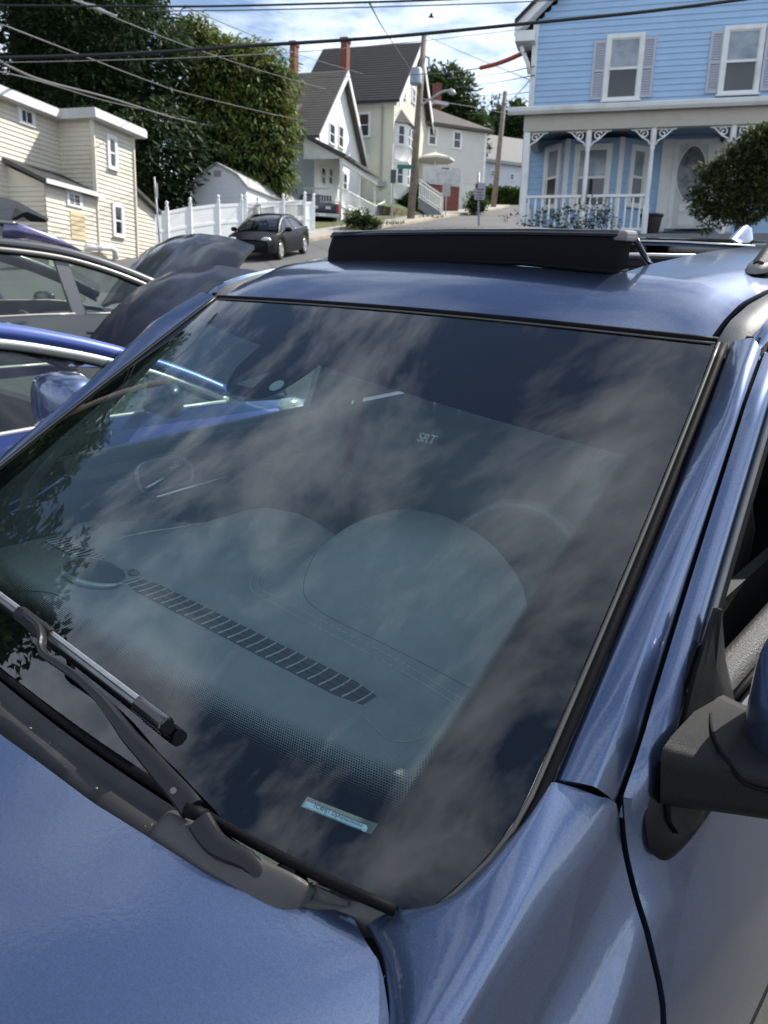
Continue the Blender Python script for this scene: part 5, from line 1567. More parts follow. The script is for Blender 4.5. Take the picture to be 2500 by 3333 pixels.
rp = [(gp[1][0] - .12, gp[1][1] - .08)] + gp[2:5] + [(gp[5][0] + .12, gp[5][1] - .08)]
for i in range(4):
    (a0, z0), (a1, z1) = rp[i], rp[i + 1]
    put(MB().hexa([FSd.pt(a0, z0 + .01, .15), FSd.pt(a1, z1 + .01, .15), FSd.pt(a1, z1 + .01, -depth - .15), FSd.pt(a0, z0 + .01, -depth - .15)] + [q + V(0, 0, .07) for q in (FSd.pt(a0, z0, .15), FSd.pt(a1, z1, .15), FSd.pt(a1, z1, -depth - .15), FSd.pt(a0, z0, -depth - .15))]), 'roof_slope', mat('pale_grey_shingles', (.40, .39, .38), .9, var=.2, vscale=10), SD)
put(FSd.box(MB(), gp[3][0] - .18, gp[3][0] + .18, gp[3][1] - .55, gp[3][1] - .28, 0, .03), 'vent', MATS['grey_plastic'], SD)

# ------------------------------------------------------------------ white house with the gable and porch
M_WHS = mat('white_clapboard', (0.82, 0.83, 0.82), 0.6, var=0.04, vscale=1.0)
W0 = at(1022, 640, 49.0)
FG = Face(V(W0.x, W0.y, 0), D1)                # lit gable wall, receding right
FGl = Face(V(W0.x, W0.y, 0), D2)               # shaded side wall, left of the corner
WH = tag(empty('white_house', g3(W0.x, W0.y)), 'white gabled house with a brown shingled roof and front porch', 'house')
zgw = G(W0.x, W0.y) - 1
ap, zp = FG.st(*c2(553, 428))
ze = FG.st(*c2(386, 745))[1]
ap = min(ap, 4.4)
aR = 2 * ap
lw = FGl.st(*c2(180, 800))[0] - 5
put(MB().prism([FG.pt(0, zgw, -.01), FG.pt(aR, zgw, -.01), FG.pt(aR, ze, -.01), FG.pt(ap, zp - .1, -.01), FG.pt(0, ze, -.01)], D2 * lw), 'wall', M_WHS, WH)
boards(FG, WH, M_WHS, zgw + .5, zp - .2, .16, lambda z: (0, aR) if z < ze else ((z - ze) / (zp - ze) * ap, aR - (z - ze) / (zp - ze) * ap), joined=True)
boards(FGl, WH, mat('shaded_side_clapboard', (.52, .55, .57), .6, var=.05), zgw + .5, ze, .16, lambda z: (lw, 0), joined=True)  # same white siding, with the side wall's shade put into its colour
for s_ in (1, -1):
    e0 = (-.45 if s_ > 0 else aR + .45, ze - .45 / ap * (zp - ze))
    r0, r1 = FG.pt(e0[0], e0[1], .45), FG.pt(ap, zp, .45)
    bk = D2 * (lw - .6)
    put(MB().hexa([r0, r1, r1 + bk, r0 + bk] + [q + V(0, 0, .16) for q in (r0, r1, r1 + bk, r0 + bk)]), 'roof', M_SHB, WH)
    if s_ > 0:
        courses(r0 + bk + V(0, 0, .16), r0 + V(0, 0, .16), r1 + V(0, 0, .16), r1 + bk + V(0, 0, .16), 26, .02, M_SHB, WH)
    put(MB().hexa([r0 - V(0, 0, .28), r1 - V(0, 0, .28), r1 - V(0, 0, .28) + FG.n * .06, r0 - V(0, 0, .28) + FG.n * .06] + [q + V(0, 0, .15) for q in (r0, r1, r1 + FG.n * .06, r0 + FG.n * .06)]), 'rake_board', M_WHITE, WH)
for q0, q1 in ((c2(476, 700), c2(500, 822)), (c2(528, 715), c2(548, 840))):
    win_px(FG, WH, q0, q1, trim=.12)
for q0, q1 in ((c2(428, 950), c2(448, 1050)), (c2(470, 955), c2(488, 1050)), (c2(553, 985), c2(568, 1095))):
    win_px(FG, WH, q0, q1, trim=.10, sill=False)
# dormer cheek on the left slope
dp = FGl.off(-1.0)
dq = [dp.st(*c2(x, y)) for x, y in ((235, 700), (312, 588), (232, 655))]
put(MB().prism([dp.pt(a, z) for a, z in dq], D1 * .3), 'dormer_trim', M_WHITE, WH)
# porch
FPw = FG.off(2.3)
pa0 = FPw.st(*c2(545, 1000))[0]
pa1 = FPw.st(*c2(742, 1000))[0]
zpe = FPw.st(*c2(560, 905))[1]
zpw = FG.st(*c2(402, 818))[1]
zpfl = FPw.st(*c2(545, 1160))[1]
q_ = [FPw.pt(pa0 - .25, zpe, .3), FPw.pt(pa1 + .3, zpe, .3), FG.pt(pa1 + .3, zpw, 0), FG.pt(pa0 - .25, zpw, 0)]
put(MB().hexa(q_ + [p + V(0, 0, .14) for p in q_]), 'porch_roof', M_SHG, WH)
put(MB().prism([FPw.pt(pa0, zpe - .02, 0), FG.pt(pa0, zpe - .02, 0), FG.pt(pa0, zpw - .06, 0)], D1 * .08), 'porch_gable_side', M_WHITE, WH)
put(FPw.box(MB(), pa0 - .05, pa1 + .1, zpe - .30, zpe - .02, -.12, .06), 'porch_beam', M_WHITE, WH)
zgr = G(FPw.pt(pa0, 0).x, FPw.pt(pa0, 0).y)
put(MB().hexa([FPw.pt(pa0, zpfl - .15, .05), FPw.pt(pa1, zpfl - .15, .05), FG.pt(pa1, zpfl - .15, 0), FG.pt(pa0, zpfl - .15, 0), FPw.pt(pa0, zpfl, .05), FPw.pt(pa1, zpfl, .05), FG.pt(pa1, zpfl, 0), FG.pt(pa0, zpfl, 0)]), 'porch_floor', M_WHITE, WH)
put(FPw.box(MB(), pa0, pa1, zgr - .5, zpfl - .15, -.06, 0), 'porch_skirt', M_WHITE, WH)
put(Face(FG.pt(pa0, 0), D2).box(MB(), 0, 2.3, zgr - 1.5, zpfl - .15, -.06, 0), 'porch_skirt', M_WHITE, WH)
lt = [c2(556, 1180), c2(592, 1262)]
put(FPw.box(MB(), FPw.st(*lt[0])[0], FPw.st(*lt[1])[0], FPw.st(*lt[1])[1], FPw.st(*lt[0])[1], 0, .03), 'lattice', mat('weathered_lattice', (.35, .33, .25), .8, var=.5, vscale=9), WH)
for f in (0, .5, 1):
    a = lerp(pa0 + .06, pa1 - .06, f)
    p = FPw.pt(a, 0, -.06)
    put(MB().box(p.x - .07, p.x + .07, p.y - .07, p.y + .07, zpfl, zpe - .30), 'porch_post', M_WHITE, WH)
def rail(F, a0, a1, za, zb, H, h=.85, n=None):
    put(MB().tube([F.pt(a0, za + h), F.pt(a1, zb + h)], .045, 6), 'top_rail', M_WHITE, H)
    put(MB().tube([F.pt(a0, za + .1), F.pt(a1, zb + .1)], .035, 6), 'bottom_rail', M_WHITE, H)
    n = n or max(3, int(abs(a1 - a0) / .16))
    for k in range(n):
        f = (k + .5) / n
        a, z = lerp(a0, a1, f), lerp(za, zb, f)
        p = F.pt(a, 0)
        put(MB().box(p.x - .018, p.x + .018, p.y - .018, p.y + .018, z + .1, z + h), 'baluster', M_WHITE, H)
rail(FPw, pa0, pa1 - .05, zpfl, zpfl, WH)
rail(Face(FG.pt(pa0, 0), D2), 0, 2.3, zpfl, zpfl, WH)
# porch stairs going down to the street
st0 = FPw.pt(pa1, 0, .05)
n = 6
zs0, zs1 = zpfl, G(FPw.pt(pa1 + 2.0, 0, .5).x, FPw.pt(pa1 + 2.0, 0, .5).y) + .1
for k in range(n):
    z = lerp(zs0, zs1, (k + 1) / (n + 0.2))
    a0 = pa1 + k * .34
    put(FPw.box(MB(), a0, a0 + .40, z - .25, z, -1.3, .10), 'step', M_WHITE, WH)
    put(FPw.box(MB(), a0, a0 + .34, z - 1.6, z - .25, -1.25, .05), 'step_riser', mat('grey_riser', (.20, .21, .22), .8), WH)
rail(FPw, pa1, pa1 + n * .34, zs0, zs1, WH, n=9)
rail(FPw.off(-1.2), pa1, pa1 + n * .34, zs0, zs1, WH, n=9)
p = FPw.pt(pa1 + n * .34, 0)
put(MB().box(p.x - .07, p.x + .07, p.y - .07, p.y + .07, zs1 - .2, zs1 + 1.0), 'newel_post', M_WHITE, WH)

# ------------------------------------------------------------------ tall cream house with two chimneys
M_CRM = mat('cream_clapboard', (0.64, 0.62, 0.51), 0.6, var=0.05, vscale=1.0)
C0_ = at(1277, 520, 57.0)
FCg = Face(V(C0_.x, C0_.y, 0), D1)             # lit gable wall to the right of the corner
FCl = Face(V(C0_.x, C0_.y, 0), D2)             # shaded long wall to the left of the corner
CH = tag(empty('cream_house', g3(C0_.x, C0_.y)), 'tall cream house with a dark roof, two brick chimneys and stacked bay windows', 'house')
zcw = G(C0_.x, C0_.y) - .6
cap, czp = FCg.st(*c2(962, 258))
cze = FCg.st(*c2(840, 545))[1]
cap = max(3.2, min(cap, 5.5))
caR = 2 * cap
clw = FCl.st(*c2(330, 600))[0]
put(MB().prism([FCg.pt(0, zcw, -.01), FCg.pt(caR, zcw, -.01), FCg.pt(caR, cze, -.01), FCg.pt(cap, czp - .1, -.01), FCg.pt(0, cze, -.01)], D2 * clw), 'wall', M_CRM, CH)
boards(FCg, CH, M_CRM, zcw + 1.3, czp - .2, .17, lambda z: (0, caR) if z < cze else ((z - cze) / (czp - cze) * cap, caR - (z - cze) / (czp - cze) * cap), joined=True)
boards(FCl, CH, M_CRM, zcw + 1.3, cze, .17, lambda z: (clw, 0), joined=True)
put(FCg.box(MB(), -.02, caR, zcw, zcw + 1.3, 0, .05), 'foundation', mat('grey_foundation', (.16, .16, .17), .9), CH)
put(FCl.box(MB(), clw, 0.0, zcw, zcw + 1.3, 0, .05), 'foundation', MATS['grey_foundation'], CH)
for s_ in (1, -1):
    e0 = (-.5 if s_ > 0 else caR + .5, cze - .5 / cap * (czp - cze))
    r0, r1 = FCg.pt(e0[0], e0[1], .5), FCg.pt(cap, czp, .5)
    bk = D2 * (clw - 1.0)
    put(MB().hexa([r0, r1, r1 + bk, r0 + bk] + [q + V(0, 0, .18) for q in (r0, r1, r1 + bk, r0 + bk)]), 'roof', M_SHD, CH)
    if s_ > 0:
        courses(r0 + bk + V(0, 0, .18), r0 + V(0, 0, .18), r1 + V(0, 0, .18), r1 + bk + V(0, 0, .18), 24, .025, M_SHD, CH)
    put(MB().hexa([r0 - V(0, 0, .32), r1 - V(0, 0, .32), r1 - V(0, 0, .32) + FCg.n * .06, r0 - V(0, 0, .32) + FCg.n * .06] + [q + V(0, 0, .17) for q in (r0, r1, r1 + FCg.n * .06, r0 + FCg.n * .06)]), 'rake_board', M_WHITE, CH)
put(FCl.box(MB(), clw - 1, .2, cze - .55, cze - .15, .02, .12), 'frieze_board', M_WHITE, CH)
for q0, q1 in ((c2(250, 232), c2(278, 400)), (c2(540, 212), c2(572, 400))):
    Fm = FCl.off(-1.9)
    a0, z1 = Fm.st(*q0); a1, z0 = Fm.st(*q1)
    o = put(Fm.box(MB(), a0, a1, z0 - 1.0, z1 - .25, -.7, 0), 'chimney', M_BRICK, CH)
    Fm.box(MB(), a0 - .06, a1 + .06, z1 - .25, z1, -.76, .06).build('chimney_cap', M_BRICK, o)
win_px(FCl, CH, c2(648, 650), c2(698, 772), trim=.14)
win_px(FCl, CH, c2(648, 890), c2(690, 1010), trim=.12)
win_px(FCg, CH, c2(893, 462), c2(905, 560), trim=.12)
win_px(FCg, CH, c2(945, 498), c2(957, 590), trim=.12)
for q0, q1 in ((c2(985, 760), c2(993, 830)), (c2(1010, 620), c2(1018, 640))):
    pass
# two bays on the gable wall
def bay(ztop_px, zbot_px, roof):
    ba0 = FCg.st(*c2(850, 700))[0]
    ba1 = ba0 + 2.6
    f_ = FCg.off(.75)
    z1, z0 = f_.st(*ztop_px)[1], f_.st(*zbot_px)[1]
    cs_ = [FCg.pt(ba0, 0), FCg.pt(ba0 + .55, 0, .75), FCg.pt(ba1 - .55, 0, .75), FCg.pt(ba1, 0)]
    o = put(MB().prism([V(c.x, c.y, z0) for c in cs_], (0, 0, z1 - z0)), 'bay', M_WHITE, CH)
    put(MB().loft([[V(c.x, c.y, z0 - .02) for c in cs_], [V(c.x, c.y, z0 - .75) - FCg.n * (.5 if 0 < i < 3 else 0) for i, c in enumerate(cs_)]]), 'bay_base', M_WHITE, CH)
    for i in range(3):
        A_, B_ = cs_[i], cs_[i + 1]
        Fb = Face(A_, B_ - A_)
        L_ = (B_ - A_).length
        h = z1 - z0
        if i < 2:
            window(Fb, CH, L_ * .28 if i == 0 else L_ * .12, L_ * .72 if i == 0 else L_ * .42, z0 + h * .14, z1 - h * .12, trim=.09, depth=.06)
            if i == 1:
                window(Fb, CH, L_ * .58, L_ * .88, z0 + h * .14, z1 - h * .12, trim=.09, depth=.06)
    if roof:
        top = FCg.pt((ba0 + ba1) / 2, z1 + 1.1, .05)
        put(MB().add([FCg.pt(ba0 - .2, z1, .0), FCg.pt(ba0 + .4, z1, .95), FCg.pt(ba1 - .4, z1, .95), FCg.pt(ba1 + .2, z1, 0), top], [(0, 1, 4), (1, 2, 4), (2, 3, 4), (0, 3, 2, 1)]), 'bay_roof', M_SHG, CH)
    else:
        put(MB().prism([FCg.pt(ba0 - .1, z1, .0), FCg.pt(ba0 + .45, z1, .9), FCg.pt(ba1 - .45, z1, .9), FCg.pt(ba1 + .1, z1, 0)], (0, 0, .12)), 'bay_cornice', M_WHITE, CH)
bay(c2(860, 640), c2(860, 790), True)
bay(c2(860, 885), c2(860, 1030), False)
dsp = FCl.pt(FCl.st(*c2(775, 800))[0], 0, .1)
put(MB().tube([V(dsp.x, dsp.y, cze - .5), V(dsp.x, dsp.y, zcw + 2.2)], .06, 8), 'downspout', mat('grey_downspout', (.33, .32, .28), .6), CH)
put(FCl.box(MB(), FCl.st(*c2(745, 1035))[0], FCl.st(*c2(800, 1035))[0], FCl.st(*c2(760, 1062))[1], FCl.st(*c2(760, 1035))[1], .05, .25), 'electric_meter', MATS['grey_plastic'], CH)
# retaining wall, garden bank and front stair with white rails
RW0, RW1 = ground_hit(*c2(820, 1240)), ground_hit(*c2(1095, 1222))
rwv = V(RW1.x - RW0.x, RW1.y - RW0.y, 0)
FR_ = Face(V(RW0.x, RW0.y, 0), rwv)
RWo = tag(empty('retaining_wall', RW0), 'low brown stone retaining wall below the cream house', 'wall')
zt_ = FR_.st(*c2(900, 1195))[1]
M_STN = mat('brown_field_stone', (.16, .11, .06), .9, var=.4, vscale=3, bump=.5, bscale=8)
L_ = rwv.length
rs = random.Random(5)
for r in range(3):
    a = 0
    hgt = (zt_ - G(RW0.x, RW0.y) + .2) / 3
    while a < L_:
        wd_ = rs.uniform(.5, 1.1)
        z0 = G(RW0.x, RW0.y) - .2 + r * hgt
        put(FR_.box(MB(), a, min(L_, a + wd_ - .03), z0, z0 + hgt - .02, -.35, rs.uniform(0, .05)), 'stone', M_STN, RWo)
        a += wd_
put(FR_.box(MB(), 0, L_, G(RW0.x, RW0.y) - .3, zt_ - .06, -.5, -.06), 'wall_core', M_STN, RWo)
bank = [FR_.pt(0, zt_ - .05, -.1), FR_.pt(L_, zt_ - .05, -.1), FR_.pt(L_, zt_ + 1.3, -3.0), FR_.pt(0, zt_ + .6, -3.0)]
tag(MB().add(bank, [(0, 1, 2, 3)]).build('garden_bank', mat('ivy_bank', (.05, .085, .02), .9, var=.4, vscale=4, bump=.8, bscale=15)), kind='structure')
STA = tag(empty('entry_stair', g3(RW1.x, RW1.y)), 'white railed stair climbing to the cream house beside the brick garage', 'stair')
b_ = at(*c2(1112, 1212), 56.0)
tpx = at(*c2(985, 1075), 56.0)
FST = Face(V(tpx.x, tpx.y, 0), V(b_.x - tpx.x, 0.0001, 0))
Ls = b_.x - tpx.x
zt2 = tpx.z - .4
zb2 = b_.z
ns = 11
for k in range(ns):
    f = (k + 1) / ns
    z = lerp(zt2, zb2 + .15, f)
    a = Ls * k / ns
    put(FST.box(MB(), a, a + Ls / ns + .04, z - .09, z, -1.2, .05), 'tread', M_WHITE, STA)
    put(FST.box(MB(), a, a + Ls / ns, z - .8, z - .09, -1.15, .02), 'riser', MATS['grey_riser'], STA)
rail(FST, 0, Ls, zt2, zb2 + .15, STA, n=12, h=1.0)
rail(FST.off(-1.1), 0, Ls, zt2, zb2 + .15, STA, n=12, h=1.0)
p = FST.pt(Ls, 0)
put(MB().box(p.x - .09, p.x + .09, p.y - .09, p.y + .09, zb2 - .1, zb2 + 1.3), 'newel_post', M_WHITE, STA)

# ------------------------------------------------------------------ grey house with deck over a brick garage
M_GRY = mat('pale_grey_clapboard', (0.60, 0.59, 0.55), 0.6, var=0.05, vscale=1.0)
UG = V(math.sin(R_(67)), math.cos(R_(67)), 0)
H0_ = at(1380, 420, 66.0)
FH = Face(V(H0_.x, H0_.y, 0), UG)
GH = tag(empty('grey_house', g3(H0_.x, H0_.y)), 'pale grey house with a hip roof and a deck above a brick garage', 'house')
hR = FH.st(*c2(1362, 800))[0]
hzt = FH.st(*c2(1010, 690))[1]
hzt = (hzt + FH.st(*c2(1362, 748))[1]) / 2
hzb = FH.st(*c2(1200, 960))[1] - 4
hL = -1.5
put(FH.box(MB(), hL, hR, hzb, hzt, -9, -.01), 'wall', M_GRY, GH)
boards(FH, GH, M_GRY, hzb + 3, hzt, .17, lambda z: (hL, hR), joined=True)
rz = FH.off(-4.5).st(*c2(1100, 592))[1]
e_ = [FH.pt(hL - .5, hzt, .5), FH.pt(hR + .5, hzt, .5), FH.pt(hR + .5, hzt, -9.5), FH.pt(hL - .5, hzt, -9.5)]
r_a, r_b = FH.pt(hL + 1.5, rz, -4.5), FH.pt(hR - 5.0, rz, -4.5)
put(MB().add(e_ + [r_a, r_b] + [p - V(0, 0, .18) for p in e_], [(0, 1, 5, 4), (1, 2, 5), (2, 3, 4, 5), (3, 0, 4), (0, 6, 7, 1), (1, 7, 8, 2), (2, 8, 9, 3), (3, 9, 6, 0), (6, 9, 8, 7)]), 'roof', M_SHB, GH)
put(FH.box(MB(), hR - .1, hR + .1, hzb + 2.5, hzt, -.1, .06), 'corner_board', M_WHITE, GH)
for q0, q1 in ((c2(1045, 728), c2(1076, 822)), (c2(1185, 750), c2(1216, 842))):
    win_px(FH, GH, q0, q1, trim=.15)
Fm = FH.off(-4.5)
a0, z1 = Fm.st(*c2(1086, 468)); a1, z0 = Fm.st(*c2(1110, 600))
put(Fm.box(MB(), a0, a1, rz - .6, z1, -.8, 0), 'chimney', M_BRICK, GH)
put(Fm.box(MB(), a0 - .3, a1 + .5, rz - .1, rz + .14, -1, .4), 'chimney_flashing', MATS['white_metal_roof'], GH)
# deck on the garage
FD = FH.off(4.2)
da, dzt = FD.st(*c2(1008, 962)); db, dzb = FD.st(*c2(1222, 1050))
dzt = FD.st(*c2(1110, 958))[1]
dzb = FD.st(*c2(1110, 1042))[1]
M_DECK = mat('weathered_white_boards', (0.52, 0.53, 0.52), .7, var=.12, vscale=2, dirt=(.25, .22, .16), dirt_scale=1.5)
n = 20
for k in range(n):
    a = lerp(da, db, k / n)
    put(FD.box(MB(), a, a + (db - da) / n - .012, dzb, dzt, -.02, 0), 'deck_board', M_DECK, GH)
FD2 = Face(FD.pt(db, 0), -FH.n)
n = 14
for k in range(n):
    a = 4.0 * k / n
    put(FD2.box(MB(), a, a + 4.0 / n - .012, dzb, dzt, -.02, 0), 'deck_board', M_WHITE, GH)
put(FD.box(MB(), da, db, dzb - .1, dzb + .1, -4.2, -.03), 'deck_floor', M_DECK, GH)
gzb = G(FD.pt(0, 0).x, FD.pt(0, 0).y) - 1.5
put(FD.box(MB(), da + .4, db - .05, gzb, dzb - .02, -4.2, -.12), 'garage_wall', M_BRICK, GH)
ga0, ga1 = FD.st(*c2(1218, 1120))[0], FD.st(*c2(1256, 1120))[0]
FGd = FD2.off(.0)
put(FD2.box(MB(), .5, 3.2, gzb, dzb - .35, -.02, .02), 'garage_opening', mat('dark_opening', (.012, .012, .012), .9, var=0), GH)  # dark panel stands in for the shade inside the garage opening
put(FD2.box(MB(), .3, .5, gzb, dzb - .2, -.02, .06), 'door_jamb', mat('orange_brown_wood', (.30, .15, .07), .8), GH)
put(FD2.box(MB(), .3, 3.4, dzb - .35, dzb - .15, -.02, .07), 'door_lintel', MATS['orange_brown_wood'], GH)
# parasol and furniture on the deck
uc = FD.pt(*FD.st(*c2(1135, 905)), -1.8)
UM = tag(empty('deck_umbrella', (uc.x, uc.y, dzb + .1)), 'cream patio umbrella open on the grey house deck', 'umbrella')
uz = FD.off(-1.8).st(*c2(1137, 872))[1]; uze = FD.off(-1.8).st(*c2(1137, 912))[1]
rng_ = []
um = MB()
ring_ = [V(uc.x + 1.5 * math.cos(2 * math.pi * k / 8), uc.y + 1.5 * math.sin(2 * math.pi * k / 8), uze) for k in range(8)]
um.add([V(uc.x, uc.y, uz)] + ring_ + [p - V(0, 0, .14) for p in ring_], [(0, k + 1, (k + 1) % 8 + 1) for k in range(8)] + [(k + 1, k + 9, (k + 1) % 8 + 9, (k + 1) % 8 + 1) for k in range(8)])
put(um, 'canopy', mat('cream_canvas', (.60, .58, .52), .8, var=.05), UM)
put(MB().cyl(V(uc.x, uc.y, dzb), V(uc.x, uc.y, uz + .2), .04, 8), 'pole', M_WHITE, UM)
for dx, cc in ((-1.5, (.14, .09, .05)), (-.4, (.30, .25, .16)), (.8, (.09, .11, .05)), (1.6, (.5, .5, .48))):
    ch = tag(empty('deck_chair', (uc.x + dx, uc.y - .6, dzb + .1)), ('brown', 'tan', 'olive', 'white')[[-1.5, -.4, .8, 1.6].index(dx)] + ' chair back showing above the deck wall under the umbrella', 'chair')
    mm_ = mat('deck_chair_%d' % int((dx + 2) * 10), cc, .7)
    MB().box(-.28, .28, -.25, .25, .40, .46).build('seat', mm_, ch)
    MB().box(-.28, .28, .22, .28, .46, 1.25).build('backrest', mm_, ch)
    for a in (-.25, .25):
        for b2 in (-.22, .22):
            MB().cyl(V(a, b2, 0), V(a, b2, .42), .025, 6).build('leg', mm_, ch)

# ------------------------------------------------------------------ far pale house, hedge
Q0 = at(1600, 500, 92.0)
FQ = Face(V(Q0.x, Q0.y, 0), UG)
QH = tag(empty('far_house', g3(Q0.x, Q0.y)), 'low pale house with a grey roof at the end of the street', 'house')
qzt = FQ.st(*c2(1450, 918))[1]; qzb = FQ.st(*c2(1450, 1085))[1] - 3
q0, q1 = FQ.st(*c2(1340, 950))[0] - 2, FQ.st(*c2(1700, 950))[0]
put(FQ.box(MB(), q0, q1, qzb, qzt, -8, 0), 'wall', mat('pale_blue_grey_siding', (.60, .62, .68), .6, var=.05), QH)
qr = FQ.off(-4).st(*c2(1450, 775))[1]
put(MB().hexa([FQ.pt(q0 - .4, qzt, .5), FQ.pt(q1, qzt, .5), FQ.pt(q1, qzt - .0, -8.5), FQ.pt(q0 - .4, qzt, -8.5), FQ.pt(q0 + 1.0, qr, -3.9), FQ.pt(q1, qr, -3.9), FQ.pt(q1, qr, -4.1), FQ.pt(q0 + 1.0, qr, -4.1)]), 'roof', mat('light_grey_shingles', (.26, .25, .24), .9, var=.15), QH)
put(FQ.box(MB(), q0 - .4, q1, qzt - .3, qzt + .02, .3, .5), 'eave_board', MATS['grey_plastic'], QH)
for qa, qb in ((c2(1503, 990), c2(1523, 1020)), (c2(1395, 970), c2(1410, 1000))):
    win_px(FQ, QH, qa, qb, trim=.12, sill=False)

# ------------------------------------------------------------------ poles, lamp, signs, wires
M_POLE = mat('weathered_pole_wood', (0.20, 0.165, 0.135), .9, var=.3, vscale=4, bump=.5, bscale=25)
M_WIRE = mat('black_cable', (.012, .012, .013), .6, var=0)
M_WIREG = mat('grey_cable', (.10, .10, .10), .6, var=0)
M_GALV = mat('galvanised_steel', (.36, .37, .38), .5, .5, var=.15)
pb = ground_hit(*c2(935, 1255))
ptp = at(*c2(1014, 200), pb.y)
UP = tag(empty('utility_pole', pb), 'leaning wooden utility pole with transformer and street lamp by the cream house', 'utility pole')
put(MB().tube([pb - V(0, 0, .5), pb.lerp(ptp, .5), ptp], [.24, .20, .15], 12), 'pole', M_POLE, UP, smooth=True)
tcx = at(*c2(968, 435), pb.y - .5)
hgt = abs(at(*c2(968, 390), pb.y).z - at(*c2(968, 482), pb.y).z)
put(MB().tube([tcx - V(0, 0, hgt / 2), tcx - V(0, 0, hgt / 2 - .05), tcx + V(0, 0, hgt / 2 - .1), tcx + V(0, 0, hgt / 2)], [.30, .36, .36, .28], 14), 'transformer', mat('transformer_grey', (.30, .36, .42), .5, .2), UP, smooth=True, auto=40)
LA = [at(*c2(x, y), pb.y - .3) for x, y in ((998, 596), (1050, 562), (1110, 525), (1150, 516), (1180, 522))]
la = put(MB().tube(catmull(LA, 4), .07, 8), 'lamp_arm', M_GALV, UP, smooth=True)
put(MB().tube([LA[-2], LA[-2].lerp(LA[-1], .3), LA[-1] - V(0, 0, .05), LA[-1] + V(.15, 0, -.1)], [.08, .17, .15, .04], 8), 'lamp_head', M_GALV, UP, smooth=True)
ins = at(*c2(1042, 330), pb.y)
put(MB().tube([at(*c2(1018, 318), pb.y), ins, ins - V(0, 0, .5)], [.05, .07, .05], 6), 'cutout_fuse', MATS['transformer_grey'], UP)
sg = at(*c2(912, 948), pb.y - .3)
SN = tag(empty('street_name_sign', sg), 'green street name sign mounted on the leaning utility pole', 'sign')
put(MB().box(sg.x - .55, sg.x + .40, sg.y - .02, sg.y + .02, sg.z - .11, sg.z + .11), 'sign_plate', mat('sign_green', (.01, .16, .10), .5, var=0), SN)
bxp = at(*c2(838, 1003), pb.y - 1)
MP_ = tag(empty('mail_post', g3(bxp.x, bxp.y)), 'thin post with a small black box left of the leaning utility pole', 'post')
put(MB().cyl(V(bxp.x, bxp.y, G(bxp.x, bxp.y)), bxp, .05, 8), 'post', M_GALV, MP_)
put(MB().box(bxp.x - .16, bxp.x + .16, bxp.y - .15, bxp.y + .15, bxp.z - .35, bxp.z + .35), 'box', M_GLOSS, MP_)
pb2 = ground_hit(*c2(1405, 1185))
pt2 = at(*c2(1475, 520), pb2.y)
UP2 = tag(empty('utility_pole', pb2), 'straight wooden utility pole further up the street before the pale house', 'utility pole')
put(MB().tube([pb2 - V(0, 0, .5), pt2], [.26, .18], 10), 'pole', M_POLE, UP2, smooth=True)
put(MB().tube([at(*c2(1462, 590), pb2.y - .2), at(*c2(1484, 590), pb2.y - .2)], .06, 6), 'crossarm', M_POLE, UP2)
# sign posts
def sign_post(b, top, plate, label, mcol, wd, ht, tilt=0.0, Yd=None):
    S = tag(empty('street_sign', b), label, 'sign')
    put(MB().cyl(b - V(0, 0, .3), top, .03, 8), 'post', M_GALV, S, smooth=True)
    put(MB().obox(plate, (math.cos(tilt), math.sin(tilt), 0), (-math.sin(tilt), math.cos(tilt), 0), (0, 0, 1), wd / 2, .006, ht / 2), 'sign_plate', mcol, S)
    return S
M_SIGN = mat('faded_sign_white', (.55, .53, .58), .5, var=.05)
y_ = 24.0
tp = at(1558, 560, y_); bt = at(1566, 800, y_)
bt.z = G(bt.x, bt.y)
pl_ = at(1562, 624, y_) - V(0, .05, 0)
S1 = sign_post(bt, tp, pl_, 'white and red parking sign on a thin post in the middle of the view', M_SIGN, .30, .45)
M_RED = mat('sign_red', (.35, .03, .05), .5, var=0)
put(MB().box(pl_.x - .14, pl_.x - .07, pl_.y - .014, pl_.y - .008, pl_.z + .08, pl_.z + .20), 'red_mark', M_RED, S1)
for k in range(4):
    z = pl_.z + .05 - k * .075
    put(MB().box(pl_.x - .11, pl_.x + .11 - .03 * (k % 2), pl_.y - .013, pl_.y - .008, z - .018, z + .018), 'letter_row', mat('sign_faded_red', (.30, .16, .22), .6, var=.6, vscale=60), S1)
b3 = ground_hit(*c2(1135, 1235)); p3_ = at(*c2(1140, 1080), b3.y)
sign_post(b3, p3_ + V(0, 0, .3), p3_ - V(0, .06, 0), 'small grey backed sign on a wooden post before the brick garage', mat('grey_sign_back', (.38, .38, .38), .6), .55, .8)
b4 = g3(*[at(524, 800, 27.5)[i] for i in (0, 1)]); t4 = at(*c1(833, 955), 27.5)
p4_ = at(*c1(850, 1030), 27.5)
sign_post(b4, t4, p4_ - V(0, .06, 0), 'grey steel sign post seen edge on beside the beige house', mat('sign_edge_grey', (.22, .22, .22), .6), .10, .45, tilt=1.2)
